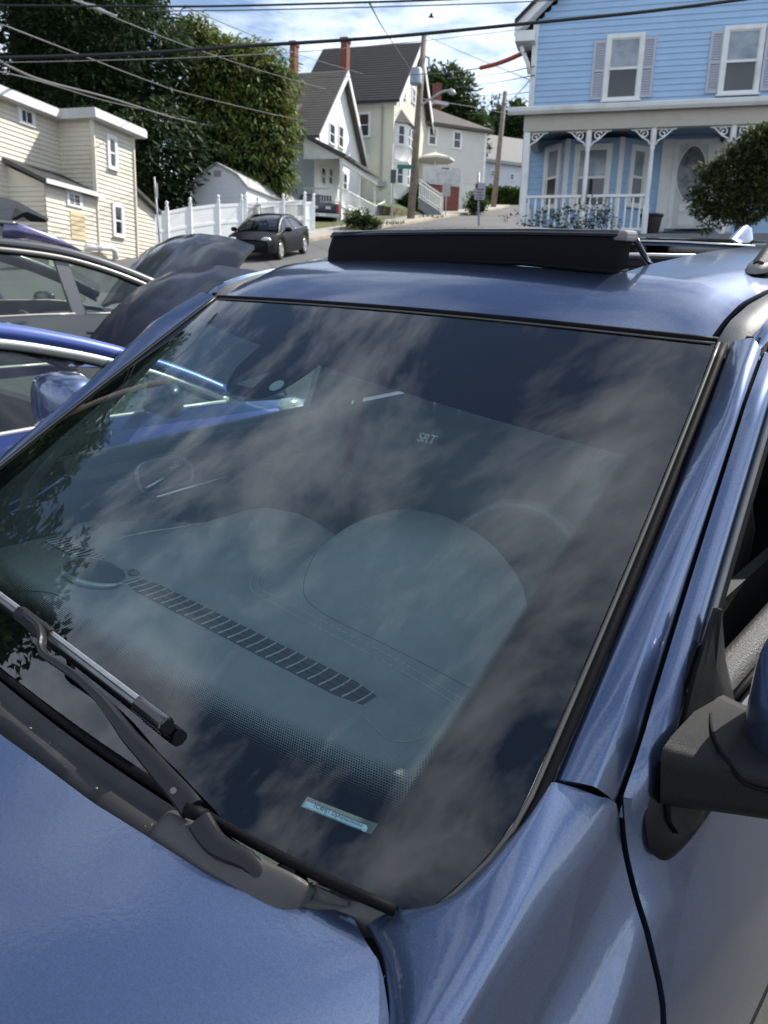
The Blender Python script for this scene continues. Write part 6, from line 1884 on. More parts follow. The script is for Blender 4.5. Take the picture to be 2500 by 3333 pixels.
# pole beyond the left edge that the left ends of the cables hang from; the windshield mirrors it
LPB = V(-10.6, 13.2, G(-10.6, 13.2))
UPL = tag(empty('utility_pole', LPB), 'utility pole with lamp arm left of the view, mirrored in the windshield', 'utility pole')
put(MB().tube([LPB - V(0, 0, .5), LPB + V(0, 0, 5), LPB + V(.1, 0, 10)], [.17, .15, .12], 12), 'pole', M_POLE, UPL, smooth=True)
put(MB().tube(catmull([LPB + V(0, 0, 8.2), LPB + V(.7, .2, 8.9), LPB + V(1.6, .4, 9.1), LPB + V(2.2, .5, 8.9)], 4), .035, 8), 'lamp_arm', M_GALV, UPL, smooth=True)
put(MB().tube([LPB + V(2.1, .5, 8.95), LPB + V(2.3, .5, 8.9), LPB + V(2.6, .55, 8.75), LPB + V(2.7, .55, 8.7)], [.04, .10, .09, .02], 8), 'lamp_head', M_GALV, UPL, smooth=True)
def wire(pts, Y0, Y1, r, m, name, label, ext=True, n=10):
    P = []
    for i, (x, y) in enumerate(pts):
        P.append(at(x, y, lerp(Y0, Y1, i / max(1, len(pts) - 1))))
    C = catmull(P, n)
    if ext and pts[0][0] < 60:
        e = V(LPB.x, LPB.y, min(max(C[0].z + 1.0, LPB.z + 4.6), LPB.z + 9.0))
        C = [e, e.lerp(C[0], .5) - V(0, 0, .15)] + C
    o = MB().tube(C, r, 6).build(name, m, None, smooth=True)
    tag(o, label, 'cable', 'overhead cables')
    return o
wire([(-40, 189), (400, 176), (800, 150), (1250, 121), (1700, 78), (2150, 32), (2700, -40)], 9, 9, .017, M_WIRE, 'power_cable', 'thickest black cable crossing the whole view below the chimneys')
wire([(-40, 205), (560, 190), (1000, 167), (1400, 130), (1722, 92)], 10, 17.5, .006, M_WIREG, 'power_cable', 'thin cable just below the thickest black cable')
wire([(-40, 17), (500, 21), (800, 18), (1300, 4), (1500, -4)], 9, 9, .010, M_WIRE, 'power_cable', 'black cable along the top edge over the dark evergreen')
wire([(500, 36), (800, 33), (1250, 22), (1700, 6), (2100, -20)], 9.5, 9.5, .006, M_WIREG, 'power_cable', 'upper of two thin cables near the top edge of the sky')
wire([(250, -10), (330, 38), (560, 132), (780, 208), (900, 245), (1060, 290)], 12, 40, .012, M_WIREG, 'service_cable', 'service cable slanting down over both left trees to the white house roof')
wire([(20, 85), (240, 170), (480, 262), (610, 305), (870, 368), (1000, 395)], 14, 44, .014, M_WIREG, 'service_cable', 'service cable slanting from the dark evergreen to the white house dormer')
wire([(12, 208), (140, 262), (360, 320), (560, 382), (720, 415), (860, 427)], 22, 46, .034, M_WIREG, 'service_cable', 'thick twisted service cable drooping above the beige house roof')
wire([(-40, 225), (120, 262), (370, 335), (640, 390), (850, 425)], 22, 46, .018, M_WIREG, 'service_cable', 'cable just under the thick twisted service cable')
wire([(600, 18), (700, 64), (930, 160), (1010, 190), (1180, 240)], 14, 50, .012, M_WIREG, 'service_cable', 'thin cable dropping from the curled loop to the left chimney')
wire([(1201, 6), (1258, 109), (1338, 229), (1372, 290)], 12, 60, .014, M_WIREG, 'service_cable', 'cable dropping steeply to the leaning utility pole')
wire([(1385, 115), (1500, 168), (1700, 250), (1742, 268)], 60, 19, .014, M_WIREG, 'service_cable', 'cable from the top of the leaning pole down to the blue house corner')
wire([(960, 250), (1150, 250), (1400, 240), (1565, 221), (1722, 163)], 50, 18, .016, M_WIREG, 'service_cable', 'cable that runs into the orange sleeve by the blue house')
wire([(1455, 255), (1600, 243), (1740, 216)], 60, 18, .012, M_WIREG, 'service_cable', 'upper of two thin cables to the blue house wall')
wire([(1480, 285), (1600, 270), (1740, 245)], 60, 18, .012, M_WIREG, 'service_cable', 'lower of two thin cables to the blue house wall')
wire([(1505, 314), (1640, 308), (1740, 298)], 66, 19, .012, M_WIREG, 'service_cable', 'nearly level cable between the second pole and the blue house')
wire([(1520, 370), (1580, 368), (1640, 345), (1690, 300), (1738, 243)], 70, 19, .014, M_WIREG, 'service_cable', 'slack cable looping up to the blue house corner')
wire([(1370, 320), (1460, 335), (1560, 352), (1660, 372)], 60, 70, .02, M_WIREG, 'service_cable', 'cable between the leaning pole and the straight pole')
SLV = MB().tube(catmull([at(*q) for q in ((1565, 221, 20.5), (1610, 210, 20), (1660, 192, 19.5), (1722, 163, 19))], 5), .05, 8).build('cable_sleeve', mat('orange_sleeve', (.42, .075, .03), .6, var=.1), None, smooth=True)
tag(SLV, 'orange red protective sleeve on the cable by the blue house corner', 'cable sleeve')
lo_ = [at(604 + 14 * math.cos(a) - 2, 40 + 14 * math.sin(a), 9) for a in [k * .42 for k in range(13)]]
tag(MB().tube(lo_, .006, 5).build('cable_loop', M_WIREG, None, smooth=True), 'small curl of spare wire hanging below the top cables', 'cable')
sp = [at(*q, 12) for q in ((230, -4), (300, 20), (325, 32), (345, 40), (380, 52))]
tag(MB().tube(catmull(sp, 4), [.012, .014, .016, .02, .03, .035, .035, .03, .03, .03, .028, .025, .02, .02, .016, .014, .012], 6).build('cable_splice', mat('bare_aluminium', (.45, .45, .44), .4, .6), None, smooth=True), 'bright bare splice of wires high over the dark evergreen', 'cable')
# small bird overhead
bp_ = at(1403, 55, 16)
BD = tag(empty('bird', bp_), 'small dark bird flying above the two chimneys', 'bird')
MB().loft([[V(x, r * math.cos(a), r * math.sin(a)) for a in [k * math.pi / 4 for k in range(8)]] for x, r in ((-.06, .003), (-.035, .014), (0, .02), (.03, .016), (.045, .014), (.058, .003))]).build('body', mat('bird_dark', (.05, .045, .04), .8), BD, smooth=True)
for s in (1, -1):
    MB().prism([V(.02, 0, .005), V(.03, s * .06, .03), V(.0, s * .085, .035), V(-.03, s * .03, .012)], V(0, 0, .004)).build('wing', MATS['bird_dark'], BD)

# ------------------------------------------------------------------ trees and shrubs
def leaf_mat(name, dark, light, accent=None):
    m = bpy.data.materials.new(name)
    m.use_nodes = True
    t = m.node_tree
    b = t.nodes['Principled BSDF']
    b.inputs['Roughness'].default_value = .55
    b.inputs['Specular IOR Level'].default_value = .35
    ge = N(t, 'ShaderNodeNewGeometry')
    st = [(0.0, dark), (0.8, light)]
    if accent:
        st = [(0.0, dark), (0.85, light), (0.97, accent)]
    o = ramp(t, ge.outputs['Random Per Island'], st)
    t.links.new(o, b.inputs['Base Color'])
    tl = N(t, 'ShaderNodeBsdfTranslucent')
    t.links.new(o, tl.inputs[0])
    mx = N(t, 'ShaderNodeMixShader', i={0: .28})
    t.links.new(b.outputs[0], mx.inputs[1])
    t.links.new(tl.outputs[0], mx.inputs[2])
    t.links.new(mx.outputs[0], t.nodes['Material Output'].inputs[0])
    return m
M_EVG = leaf_mat('evergreen_needles', (.012, .026, .011), (.050, .088, .030))
M_SUM = leaf_mat('broad_leaves', (.030, .062, .014), (.22, .29, .075), (.36, .23, .05))
M_DEC = leaf_mat('deciduous_leaves', (.016, .036, .010), (.06, .10, .026))
M_RHO = leaf_mat('glossy_shrub_leaves', (.020, .036, .012), (.095, .120, .045), (.16, .15, .05))
M_HDG = leaf_mat('hedge_leaves', (.03, .06, .012), (.10, .16, .03))
M_CORE = mat('shaded_inner_foliage', (.010, .020, .008), .95, var=.5, vscale=2.5, bump=1.0, bscale=6, spec=.1)  # dark core added to crowns, with their inner shade put into its colour
M_BARK = mat('tree_bark', (.075, .058, .042), .95, var=.35, vscale=5, bump=.7, bscale=12)
def leaves(rs, clumps, per, cl_r, ls, droop=0.0, ratio=.5, flat=.6):
    """leaf blades gathered in clumps; clumps = [(centre, outward)]"""
    vs_, fs = [], []
    U = rs.uniform
    for c, outw in clumps:
        for _ in range(per):
            p = (c[0] + U(-1, 1) * cl_r, c[1] + U(-1, 1) * cl_r, c[2] + U(-1, 1) * cl_r * flat)
            ax_ = Vector((outw[0] + U(-.9, .9), outw[1] + U(-.9, .9), outw[2] + U(-.6, .6) - droop)).normalized()
            sd = ax_.cross(Vector((U(-.6, .6), U(-.6, .6), 1))).normalized()
            l = ls * U(.65, 1.3)
            w_ = l * ratio * .5
            q = Vector(p)
            m_ = q + ax_ * l * .5 + ax_.cross(sd) * l * U(-.1, .1)
            k = len(vs_)
            vs_ += [q, m_ + sd * w_, q + ax_ * l, m_ - sd * w_]
            fs.append((k, k + 1, k + 2, k + 3))
    return MB().add(vs_, fs)
def trunk_mb(base, h, r, rs, n_limb=7, spread=.4, lo=.35, crown_h=None):
    mb = MB()
    P = [base - V(0, 0, .4)]
    for k in range(1, 7):
        P.append(base + V(rs.uniform(-.12, .12) * r * 3, rs.uniform(-.12, .12) * r * 3, h * k / 6))
    mb.tube(P, [r * 1.25] + [r * (1 - .82 * k / 6) for k in range(1, 7)], 8)
    for _ in range(n_limb):
        f = rs.uniform(lo, .92)
        p = base + V(0, 0, h * f)
        a = rs.uniform(0, 6.28)
        L = h * spread * (1.1 - f) * rs.uniform(.7, 1.2)
        q = p + V(math.cos(a) * L, math.sin(a) * L, L * rs.uniform(.2, .8))
        mb.tube([p, p.lerp(q, .5) + V(0, 0, L * .08), q], [r * .45 * (1.1 - f), r * .3 * (1.1 - f), r * .08], 6)
    return mb
def conifer(base, h, R, label, seed, zmin=.04, dens=1.0, group=None, taper=.75):
    rs = random.Random(seed)
    T = tag(empty('evergreen_tree', base), label, 'tree', group)
    put(trunk_mb(base, h * .95, R * .07, rs, 10, .3), 'trunk', M_BARK, T, smooth=True)
    cl = []
    n = int(5200 * dens)
    for _ in range(n):
        f = zmin + (1 - zmin) * rs.random() ** 1.25
        rr_ = R * (1 - f) ** taper * (1 + .16 * math.sin(f * 37 + seed) + rs.uniform(-.14, .10)) * (rs.uniform(.55, 1.0) if rs.random() < .45 else rs.uniform(.9, 1.03))
        a = rs.uniform(0, 2 * math.pi)
        rr_ *= 1 + .10 * math.sin(3 * a + seed)
        cl.append(((base.x + rr_ * math.cos(a), base.y + rr_ * math.sin(a), base.z + h * f), (math.cos(a), math.sin(a), -.15)))
    put(leaves(rs, cl, 7, .28, .34, droop=.30, ratio=.38, flat=.55), 'crown', M_EVG, T)
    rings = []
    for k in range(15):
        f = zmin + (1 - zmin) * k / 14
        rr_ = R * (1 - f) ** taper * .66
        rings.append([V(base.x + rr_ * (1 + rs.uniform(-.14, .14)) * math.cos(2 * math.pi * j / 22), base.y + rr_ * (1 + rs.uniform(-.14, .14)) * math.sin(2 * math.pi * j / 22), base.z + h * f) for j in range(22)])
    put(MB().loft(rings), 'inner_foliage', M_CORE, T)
    return T
def broadleaf(base, h, blobs, label, seed, m, n, per, cl_r, ls, droop=.2, ratio=.45, group=None, name='leafy_tree', r=.22, cat='tree', flat=.7, core=True):
    """blobs = [(dx,dy,dz,rx,ry,rz)] lobes of the crown; leaves sit in clumps near the lobe surfaces"""
    rs = random.Random(seed)
    T = tag(empty(name, base), label, cat, group)
    put(trunk_mb(base, h, r, rs, 9, .45), 'trunk', M_BARK, T, smooth=True)
    cl = []
    tot = sum(b_[3] * b_[4] + b_[4] * b_[5] + b_[3] * b_[5] for b_ in blobs)
    for bx_, by_, bz_, rx, ry, rz_ in blobs:
        k = int(n * (rx * ry + ry * rz_ + rx * rz_) / tot)
        for _ in range(k):
            d = Vector((rs.gauss(0, 1), rs.gauss(0, 1), rs.gauss(0, 1))).normalized()
            q = rs.uniform(.62, 1.04)
            cl.append(((base.x + bx_ + d.x * rx * q, base.y + by_ + d.y * ry * q, base.z + bz_ + d.z * rz_ * q), (d.x, d.y, d.z * .5)))
    put(leaves(rs, cl, per, cl_r, ls, droop, ratio, flat), 'crown', m, T)
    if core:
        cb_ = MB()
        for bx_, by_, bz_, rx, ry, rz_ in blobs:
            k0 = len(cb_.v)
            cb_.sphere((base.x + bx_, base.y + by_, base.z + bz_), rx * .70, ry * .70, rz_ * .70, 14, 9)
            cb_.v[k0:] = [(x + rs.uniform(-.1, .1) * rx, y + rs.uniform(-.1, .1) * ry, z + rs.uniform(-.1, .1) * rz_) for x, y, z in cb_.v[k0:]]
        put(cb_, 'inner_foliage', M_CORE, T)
    return T
# dark evergreen behind the beige house
e0 = at(290, 700, 40.0)
conifer(V(e0.x, e0.y, G(e0.x, e0.y)), 27, 5.5, 'tall dark evergreen tree standing behind the beige house', 3, dens=2.6, taper=.62)
# broadleaf tree with drooping compound leaves
s0_ = at(770, 600, 43.0)
sz = lambda py: at(770, py, 43.0).z - G(s0_.x, s0_.y)
sb_ = V(s0_.x, s0_.y, G(s0_.x, s0_.y))
pxm = 43.0 / FPX
BL = [((740 - 770) * pxm, 0, sz(260), 2.4, 2.2, 2.0), ((650 - 770) * pxm, 0, sz(150), 1.6, 1.6, 1.3), ((840 - 770) * pxm, 0, sz(290), 1.9, 2.0, 2.2),
      ((860 - 770) * pxm, -.3, sz(430), 1.6, 1.8, 2.0), ((700 - 770) * pxm, -.5, sz(420), 2.2, 2.2, 2.4), ((800 - 770) * pxm, -.4, sz(530), 2.0, 1.9, 1.7), ((890 - 770) * pxm, -.4, sz(560), 1.0, 1.0, 1.2), ((780 - 770) * pxm, .5, sz(180), 1.3, 1.3, .9)]
broadleaf(sb_, 8.5, BL, 'broad leafy tree with drooping leaves and yellow tips left of the white house', 11, M_SUM, 2600, 12, .30, .36, droop=.75, ratio=.28, flat=.5)
# trees further up the street
t0 = at(1440, 330, 88)
tb = V(t0.x, t0.y, G(t0.x, t0.y))
broadleaf(tb, t0.z - tb.z, [(0, 0, t0.z - tb.z, 3.6, 3.6, 3.2), (2.2, 0, t0.z - tb.z - 3.2, 2.6, 3, 3.0), (-2, 0, t0.z - tb.z - 3, 3, 3, 3.4)], 'rounded olive green tree behind the grey house chimney', 21, M_DEC, 900, 14, .5, .55, droop=.1)
for i, (x, y, Y, rr_, lb) in enumerate(((1630, 430, 120, 4.5, 'dark tree left of the straight pole at the end of the street'), (1690, 420, 105, 3.2, 'dark tree beside the blue house corner at the end of the street'), (1600, 450, 130, 3.4, 'small dark tree behind the far pale house roof'))):
    t0 = at(x, y, Y)
    tb = V(t0.x, t0.y, G(t0.x, t0.y))
    broadleaf(tb, t0.z - tb.z, [(0, 0, t0.z - tb.z, rr_, rr_, rr_ * .9), (-rr_ * .7, 0, t0.z - tb.z - rr_ * .7, rr_ * .8, rr_, rr_ * .8), (rr_ * .7, 0, t0.z - tb.z - rr_ * .6, rr_ * .8, rr_, rr_ * .8)], lb, 31 + i, M_DEC, 420, 12, .6, .7, droop=.1)
# trees beyond the left edge that the windshield mirrors
for i, (az, dist, el, rr_, lb) in enumerate(((-37.5, 34, 27, 4.6, 'tree left of the view mirrored at the top left of the windshield'), (-47.5, 30, 26, 3.6, 'tree left of the view mirrored beside the far windshield pillar'), (-62, 26, 30, 4.0, 'tree left of the view mirrored above the wiper blade'))):
    x, y = dist * math.sin(R_(az)), dist * math.cos(R_(az))
    zt = EYE.z + dist * math.tan(R_(el))
    tb = V(x, y, G(x, y))
    h = zt - tb.z - rr_ * .9
    broadleaf(tb, h, [(0, 0, h, rr_, rr_, rr_ * .95), (-2, 1, h - rr_ * .7, rr_ * .8, rr_ * .8, rr_), (2, -1, h - rr_ * .9, rr_ * .75, rr_ * .75, rr_), (0, 0, h - rr_ * 1.6, rr_ * .9, rr_ * .9, rr_)], lb, 41 + i, M_DEC, 900, 13, .45, .5, droop=.1)
# big shrub before the blue house
s1 = at(2420, 600, 13.5)
zb_ = at(2420, 790, 13.5).z
sp_ = 13.5 / FPX
def sblob(px_, py_, rx, rz_):
    q = at(px_, py_, 13.5)
    return (q.x - s1.x, q.y - s1.y, q.z - zb_, rx, rx, rz_)
broadleaf(V(s1.x, s1.y, zb_), 1.0, [sblob(2400, 560, .36, .40), sblob(2470, 500, .38, .38), sblob(2330, 620, .28, .32), sblob(2440, 650, .40, .34), sblob(2530, 560, .5, .6), sblob(2480, 470, .25, .22), sblob(2300, 560, .12, .10), sblob(2290, 680, .14, .10), sblob(2360, 690, .22, .12), sblob(2275, 640, .10, .12), sblob(2310, 735, .10, .06)], 'large glossy leaved shrub in front of the blue house door', 51, M_RHO, 2300, 9, .10, .085, droop=.1, ratio=.42, name='shrub', r=.05, cat='shrub', core=False)
# thin shrubs at the porch rail
for i, (px_, py_, lb) in enumerate(((1775, 735, 'sparse grey green shrub at the left end of the porch rail'), (1850, 720, 'sparse shrub in front of the porch rail middle'), (1935, 690, 'tall thin sprigs of shrub before the second porch post'), (1675, 735, 'wispy shrub beside the blue house corner by the street'))):
    q = at(px_, py_, 15.0)
    b_ = V(q.x, q.y, at(px_, 800, 15.0).z - .1)
    h = q.z - b_.z
    broadleaf(b_, h, [(0, 0, h, .28, .25, .26), (.15, 0, h - .25, .3, .25, .25)], lb, 61 + i, M_RHO, 130 if i < 3 else 60, 6, .07, .075, droop=0, ratio=.35, name='shrub', r=.012, cat='shrub', core=False)
# hedge and garden plants up the street
hq = ground_hit(*c2(1440, 1160))
HG = tag(empty('hedge', hq), 'clipped green hedge in front of the far pale house', 'hedge')
rs = random.Random(77)
hz1 = at(*c2(1440, 1070), hq.y).z
cl = [((hq.x + rs.uniform(-3.5, 9), hq.y + rs.uniform(-.8, .8), lerp(hq.z, hz1, rs.random())), (rs.uniform(-1, 1), -1, .3)) for _ in range(700)]
put(leaves(rs, cl, 10, .3, .35, 0, .6), 'foliage', M_HDG, HG)
put(MB().box(hq.x - 3.4, hq.x + 8.9, hq.y - .5, hq.y + .5, hq.z - .3, hz1 - .25), 'branches', mat('hedge_core', (.012, .02, .006), .95), HG)
for i, (cx_, cy_, Yo, w_, h_, m, lb) in enumerate(((885, 1160, 0, 1.5, 1.9, M_EVG, 'conical evergreen shrub on the bank below the cream house'), (990, 1160, 0, 1.6, 1.7, M_HDG, 'bright green shrub beside the entry stair'), (650, 1255, 0, 1.3, .75, M_DEC, 'rounded shrub at the foot of the white house porch'), (1295, 1165, 0, 1.2, 1.4, M_HDG, 'leafy plant at the corner of the brick garage'), (1400, 1010, 4, 1.4, 2.4, M_DEC, 'bare twiggy shrub before the straight pole'))):
    q = ground_hit(*c2(cx_, cy_ + 55))
    tb = V(q.x, q.y - .3, q.z)
    broadleaf(tb, h_ * .7, [(0, 0, h_ * .55, w_ * .6, w_ * .6, h_ * .55), (w_ * .3, 0, h_ * .35, w_ * .5, w_ * .5, h_ * .35)], lb, 81 + i, m, 130, 9, .2, .22, droop=0, name='shrub', r=.05, cat='shrub')
# weeds along the kerb
wv = MB()
rs = random.Random(9)
for _ in range(900):
    i = rs.randrange(0, 4)
    f = rs.random()
    p = KL[i].lerp(KL[i + 1], f)
    if math.sin(p.y * 1.7) + math.sin(p.y * .6 + 1) < .5:
        continue
    dx = rs.uniform(-.3, 1.0)
    b_ = g3(p.x - dx, p.y + rs.uniform(-.2, .2), .1)
    hh = rs.uniform(.08, .3)
    tl_ = b_ + V(rs.uniform(-.1, .1), rs.uniform(-.1, .1), hh)
    wv.add([b_ - V(.03, 0, 0), b_ + V(.03, 0, 0), tl_], [(0, 1, 2)])
tag(wv.build('kerb_weeds', leaf_mat('weed_blades', (.09, .10, .02), (.26, .20, .06))), 'dry yellow green weeds growing along the kerb', 'weeds', kind='stuff')

# ------------------------------------------------------------------ other cars (car metres: +y nose, +x its right side)
M_LAMP = mat('clear_lamp_lens', (.55, .56, .56), .12, .3, coat=1.0, var=.3, vscale=12)
M_AMBER = mat('amber_lens', (.75, .22, .04), .2, coat=1.0, var=.1)
M_REDL = mat('red_tail_lens', (.42, .012, .015), .2, coat=1.0, var=.15)
def make_car(name, label, mw, p, group=None):
    R0c = empty(name, mw=mw)
    tag(R0c, label, 'car', group)
    W, pm = p['w'], p['paint']
    st = p['body']            # [(y, wf, z_low, z_belt)] tail to nose
    ARC = p['arc']            # [(y, z, x)] roof side line, tail to nose
    arc = catmull([V(x, y, z) for y, z, x in ARC], 5)
    def arc_at(y):
        for a, b_ in zip(arc, arc[1:]):
            if a.y <= y <= b_.y:
                return a.lerp(b_, (y - a.y) / max(1e-6, b_.y - a.y))
        return arc[0] if y < arc[0].y else arc[-1]
    def belt(y):
        return interp([(q[0], q[3]) for q in st], y), W * interp([(q[0], q[1]) for q in st], y)
    yy = [st[0][0] + (st[-1][0] - st[0][0]) * k / 40 for k in range(41)]
    arches = p['wheels']
    for s in (1, -1):
        rows = []
        for y in yy:
            zb, w_ = belt(y)
            zl = interp([(q[0], q[2]) for q in st], y)
            for wy in arches:
                d = abs(y - wy)
                if d < .37:
                    zl = max(zl, p.get('wr', .33) + math.sqrt(max(0, .37 ** 2 - d * d)))
            h = zb - zl
            rows.append([V(s * w_ * f, y, zl + h * g) for f, g in ((.955, 0), (.985, .18), (1.0, .45), (1.0, .66), (.985, .80), (.965, .92), (.945, 1.0))])
        o = MB().grid(rows).build('body_side', pm, R0c, smooth=True, solid=.03, off=-1, fix=False)
        if s < 0:
            o.data.flip_normals()
        # window glass, frame line, bright trim
        y0, y1 = p['glass']
        cuts = p['pillars']
        spans = list(zip([y0] + [c + .045 for c in cuts], [c - .045 for c in cuts] + [y1]))
        for a, b_ in spans:
            g = []
            for k in range(13):
                y = lerp(a, b_, k / 12)
                zb, w_ = belt(y)
                t_ = arc_at(y)
                g.append([V(s * lerp(w_ * .945, t_.x, f), y, lerp(zb + .012, max(zb + .02, t_.z - .03), f)) for f in (0, .5, 1)])
            MB().grid(g).build('side_window', p.get('glassm', M_GLASS), R0c, smooth=True)
            bt_ = [V(s * (belt(lerp(a, b_, k / 8))[1] * .95 + .006), lerp(a, b_, k / 8), belt(lerp(a, b_, k / 8))[0] + .012) for k in range(9)]
            MB().tube(bt_, .011, 6).build('belt_trim', p['trim'], R0c, smooth=True)
        for c in cuts:
            zb, w_ = belt(c)
            t_ = arc_at(c)
            MB().prism([V(s * (w_ * .948), c - .055, zb), V(s * (w_ * .948), c + .055, zb), V(s * (t_.x + .002), c + .045, t_.z - .02), V(s * (t_.x + .002), c - .055, t_.z - .02)], V(-s * .03, 0, 0)).build('pillar', p.get('pillarm', pm), R0c)
        MB().tube([V(s * q.x, q.y, q.z) for q in arc], p.get('rail', .045), 10).build('roof_side', pm, R0c, smooth=True)
        tl_ = [q for q in arc if y0 - .1 < q.y < y1 + .1]
        MB().tube([V(s * (q.x + .028), q.y, q.z - .040) for q in tl_], p.get('trim_r', .016), 8).build('window_trim', p['trim'], R0c, smooth=True)
        MB().tube([V(s * (q.x + .014), q.y, q.z - .062) for q in tl_], .012, 6).build('window_channel', M_RUBBER, R0c, smooth=True)
        if p.get('mirror'):
            my, mz, mx_ = p['mirror']
            rg = []
            for f, rx, rz_, yo in ((0, .03, .045, .02), (.02, .06, .065, .01), (.08, .075, .078, 0), (.15, .075, .078, -.01), (.21, .06, .066, -.02), (.235, .03, .04, -.03)):
                rg.append([V(s * (mx_ + f), my + yo + rx * (abs(math.cos(a)) ** .6 * math.copysign(1, math.cos(a)) if math.cos(a) > 0 else math.cos(a) * .45), mz + rz_ * abs(math.sin(a)) ** .65 * math.copysign(1, math.sin(a))) for a in [k * math.pi / 9 for k in range(18)]])
            mo = MB().loft(rg).build('door_mirror', p.get('mirrorm', pm), R0c, smooth=True)
            MB().tube([V(s * (mx_ - .06), my + .04, mz - .06), V(s * (mx_ + .05), my, mz - .04)], .03, 8).build('mirror_stalk', M_PLAST, mo, smooth=True)
        for yd in p.get('seams', ()):
            zb, w_ = belt(yd)
            MB().tube([V(s * (w_ * f + .001), yd, z) for f, z in ((.945, zb), (.985, lerp(.3, zb, .8)), (1.0, lerp(.3, zb, .55)), (.985, .35))], .004, 5).build('door_seam', M_RUBBER, R0c)
        for yd in p.get('handles', ()):
            zb, w_ = belt(yd)
            MB().tube([V(s * (w_ * .99), yd - .1, zb - .12), V(s * (w_ * .99 + .03), yd - .05, zb - .12), V(s * (w_ * .99 + .03), yd + .05, zb - .12), V(s * w_ * .99, yd + .1, zb - .12)], .012, 6).build('door_handle', p['trim'] if p.get('chrome_handle') else pm, R0c, smooth=True)
    # roof skin
    ry0, ry1 = p['roof']
    rg = []
    for k in range(13):
        t_ = arc_at(lerp(ry0, ry1, k / 12))
        rg.append([V(t_.x * f, t_.y, t_.z + .02 + .045 * (1 - f * f)) for f in (-1, -.85, -.5, 0, .5, .85, 1)])
    MB().grid(rg).build('roof', pm, R0c, smooth=True, solid=.02)
    # windshield and rear glass
    for nm, ya, yb in (('windshield', arc[-1].y, ry1), ('rear_window', arc[0].y, ry0)):
        g = []
        for k in range(7):
            t_ = arc_at(lerp(ya, yb, k / 6))
            g.append([V(t_.x * f, t_.y + (.05 if nm == 'windshield' else -.05) * (1 - f * f), t_.z + .01 + .03 * (1 - f * f)) for f in (-.96, -.5, 0, .5, .96)])
        if not (nm == 'rear_window' and p.get('open_tail')):
            MB().grid(g).build(nm, p.get('glassm', M_GLASS), R0c, smooth=True)
    def deck(nm, ya, yb, rise, mt=pm, **k):
        g = []
        for k_ in range(9):
            y = lerp(ya, yb, k_ / 8)
            zb, w_ = belt(y)
            g.append([V(w_ * .95 * f, y, zb + rise * (1 - f * f) - .004) for f in (-1, -.8, -.4, 0, .4, .8, 1)])
        return MB().grid(g).build(nm, mt, R0c, smooth=True, solid=.02, **k)
    if not p.get('no_trunk'):
        deck('trunk_lid', st[0][0], arc[0].y + .03, .03)
    if p.get('hood_open'):
        ang, L = p['hood_open']
        hy = arc[-1].y + .06
        hz, hw = belt(hy)
        deck('engine_bay', hy - .02, st[-1][0], -.10, M_DARK)
        g = []
        for k in range(15):
            f = k / 14
            yl, zl = f * L, .05 * math.sin(math.pi * min(1, f * 1.05)) - .10 * max(0, f - .86) / .14 * .5
            row = []
            for j in range(-8, 9):
                x = j / 8
                a_ = abs(x)
                ww = hw * .93 * (1 - .10 * f ** 3)
                zz_ = zl * .5 + p.get('hood_crown', .07) * (1 - a_ ** 1.5) + .012 * (1 if .35 < a_ < .8 else 0)
                row.append(V(ww * x, hy + yl * math.cos(ang) - zz_ * math.sin(ang) - .05 * a_ ** 2 * f, hz + .02 + yl * math.sin(ang) + zz_ * math.cos(ang)))
            g.append(row)
        hd = MB().grid(g).build('raised_hood', pm, R0c, smooth=True, solid=.035, off=-1)
        q0 = V(hw * .7, hy + .5, hz - .05)
        MB().cyl(q0, g[8][13], .008, 6).build('hood_prop', M_PLAST, R0c)
    else:
        deck('hood', arc[-1].y - .03, st[-1][0], .06)
    for nm, e, s_ in (('tail_panel', st[0], -1), ('nose_panel', st[-1], 1)):
        w_ = W * e[1]
        g = [[V(w_ * f, e[0] + s_ * (.10 * (1 - f * f)) * q, z) for f in (-.97, -.7, -.3, 0, .3, .7, .97)] for z, q in ((e[2], 1.0), (lerp(e[2], e[3], .5), 1.5), (e[3], .6))]
        MB().grid(g).build(nm, pm, R0c, smooth=True, solid=.02)
    MB().box(-W * .86, W * .86, arc[0].y, arc[-1].y, .25, .45).build('floor', M_DARK, R0c)
    MB().box(-W * .86, W * .86, arc[-1].y - .62, arc[-1].y - .05, .45, belt(arc[-1].y)[0] - .02).build('dash', mat('grey_cabin_plastic', (.06, .065, .065), .7, var=.1), R0c, bevel=.05)
    if p.get('seats'):
        for sx in (-.36, .36):
            for sy in p['seats']:
                S = empty('seat'); S.parent = R0c
                b2 = MATS['grey_cabin_plastic']
                MB().box(sx - .23, sx + .23, sy, sy + .5, .42, .58).build('cushion', b2, S, bevel=.05)
                MB().hexa([V(sx - .22, sy - .02, .55), V(sx + .22, sy - .02, .55), V(sx + .22, sy + .12, .55), V(sx - .22, sy + .12, .55), V(sx - .20, sy - .20, 1.12), V(sx + .20, sy - .20, 1.12), V(sx + .20, sy - .10, 1.12), V(sx - .20, sy - .10, 1.12)]).build('backrest', b2, S, bevel=.04)
                MB().box(sx - .13, sx + .13, sy - .22, sy - .12, 1.16, 1.36).build('headrest', b2, S, bevel=.04)
    if p.get('wheel_at'):
        wx, wy, wz = p['wheel_at']
        MB().tube([V(wx + .18 * math.cos(a), wy - .06 * math.sin(a), wz + .17 * math.sin(a)) for a in [k * math.pi / 12 for k in range(25)]], .014, 8).build('steering_wheel', mat('pale_wheel_rim', (.14, .15, .15), .5), R0c, smooth=True)
    for wy in arches:
        for sx in (1, -1):
            wheel(R0c, sx * (W - .11), wy, r=p.get('wr', .33), wd=.21, rimm=p.get('rim'))
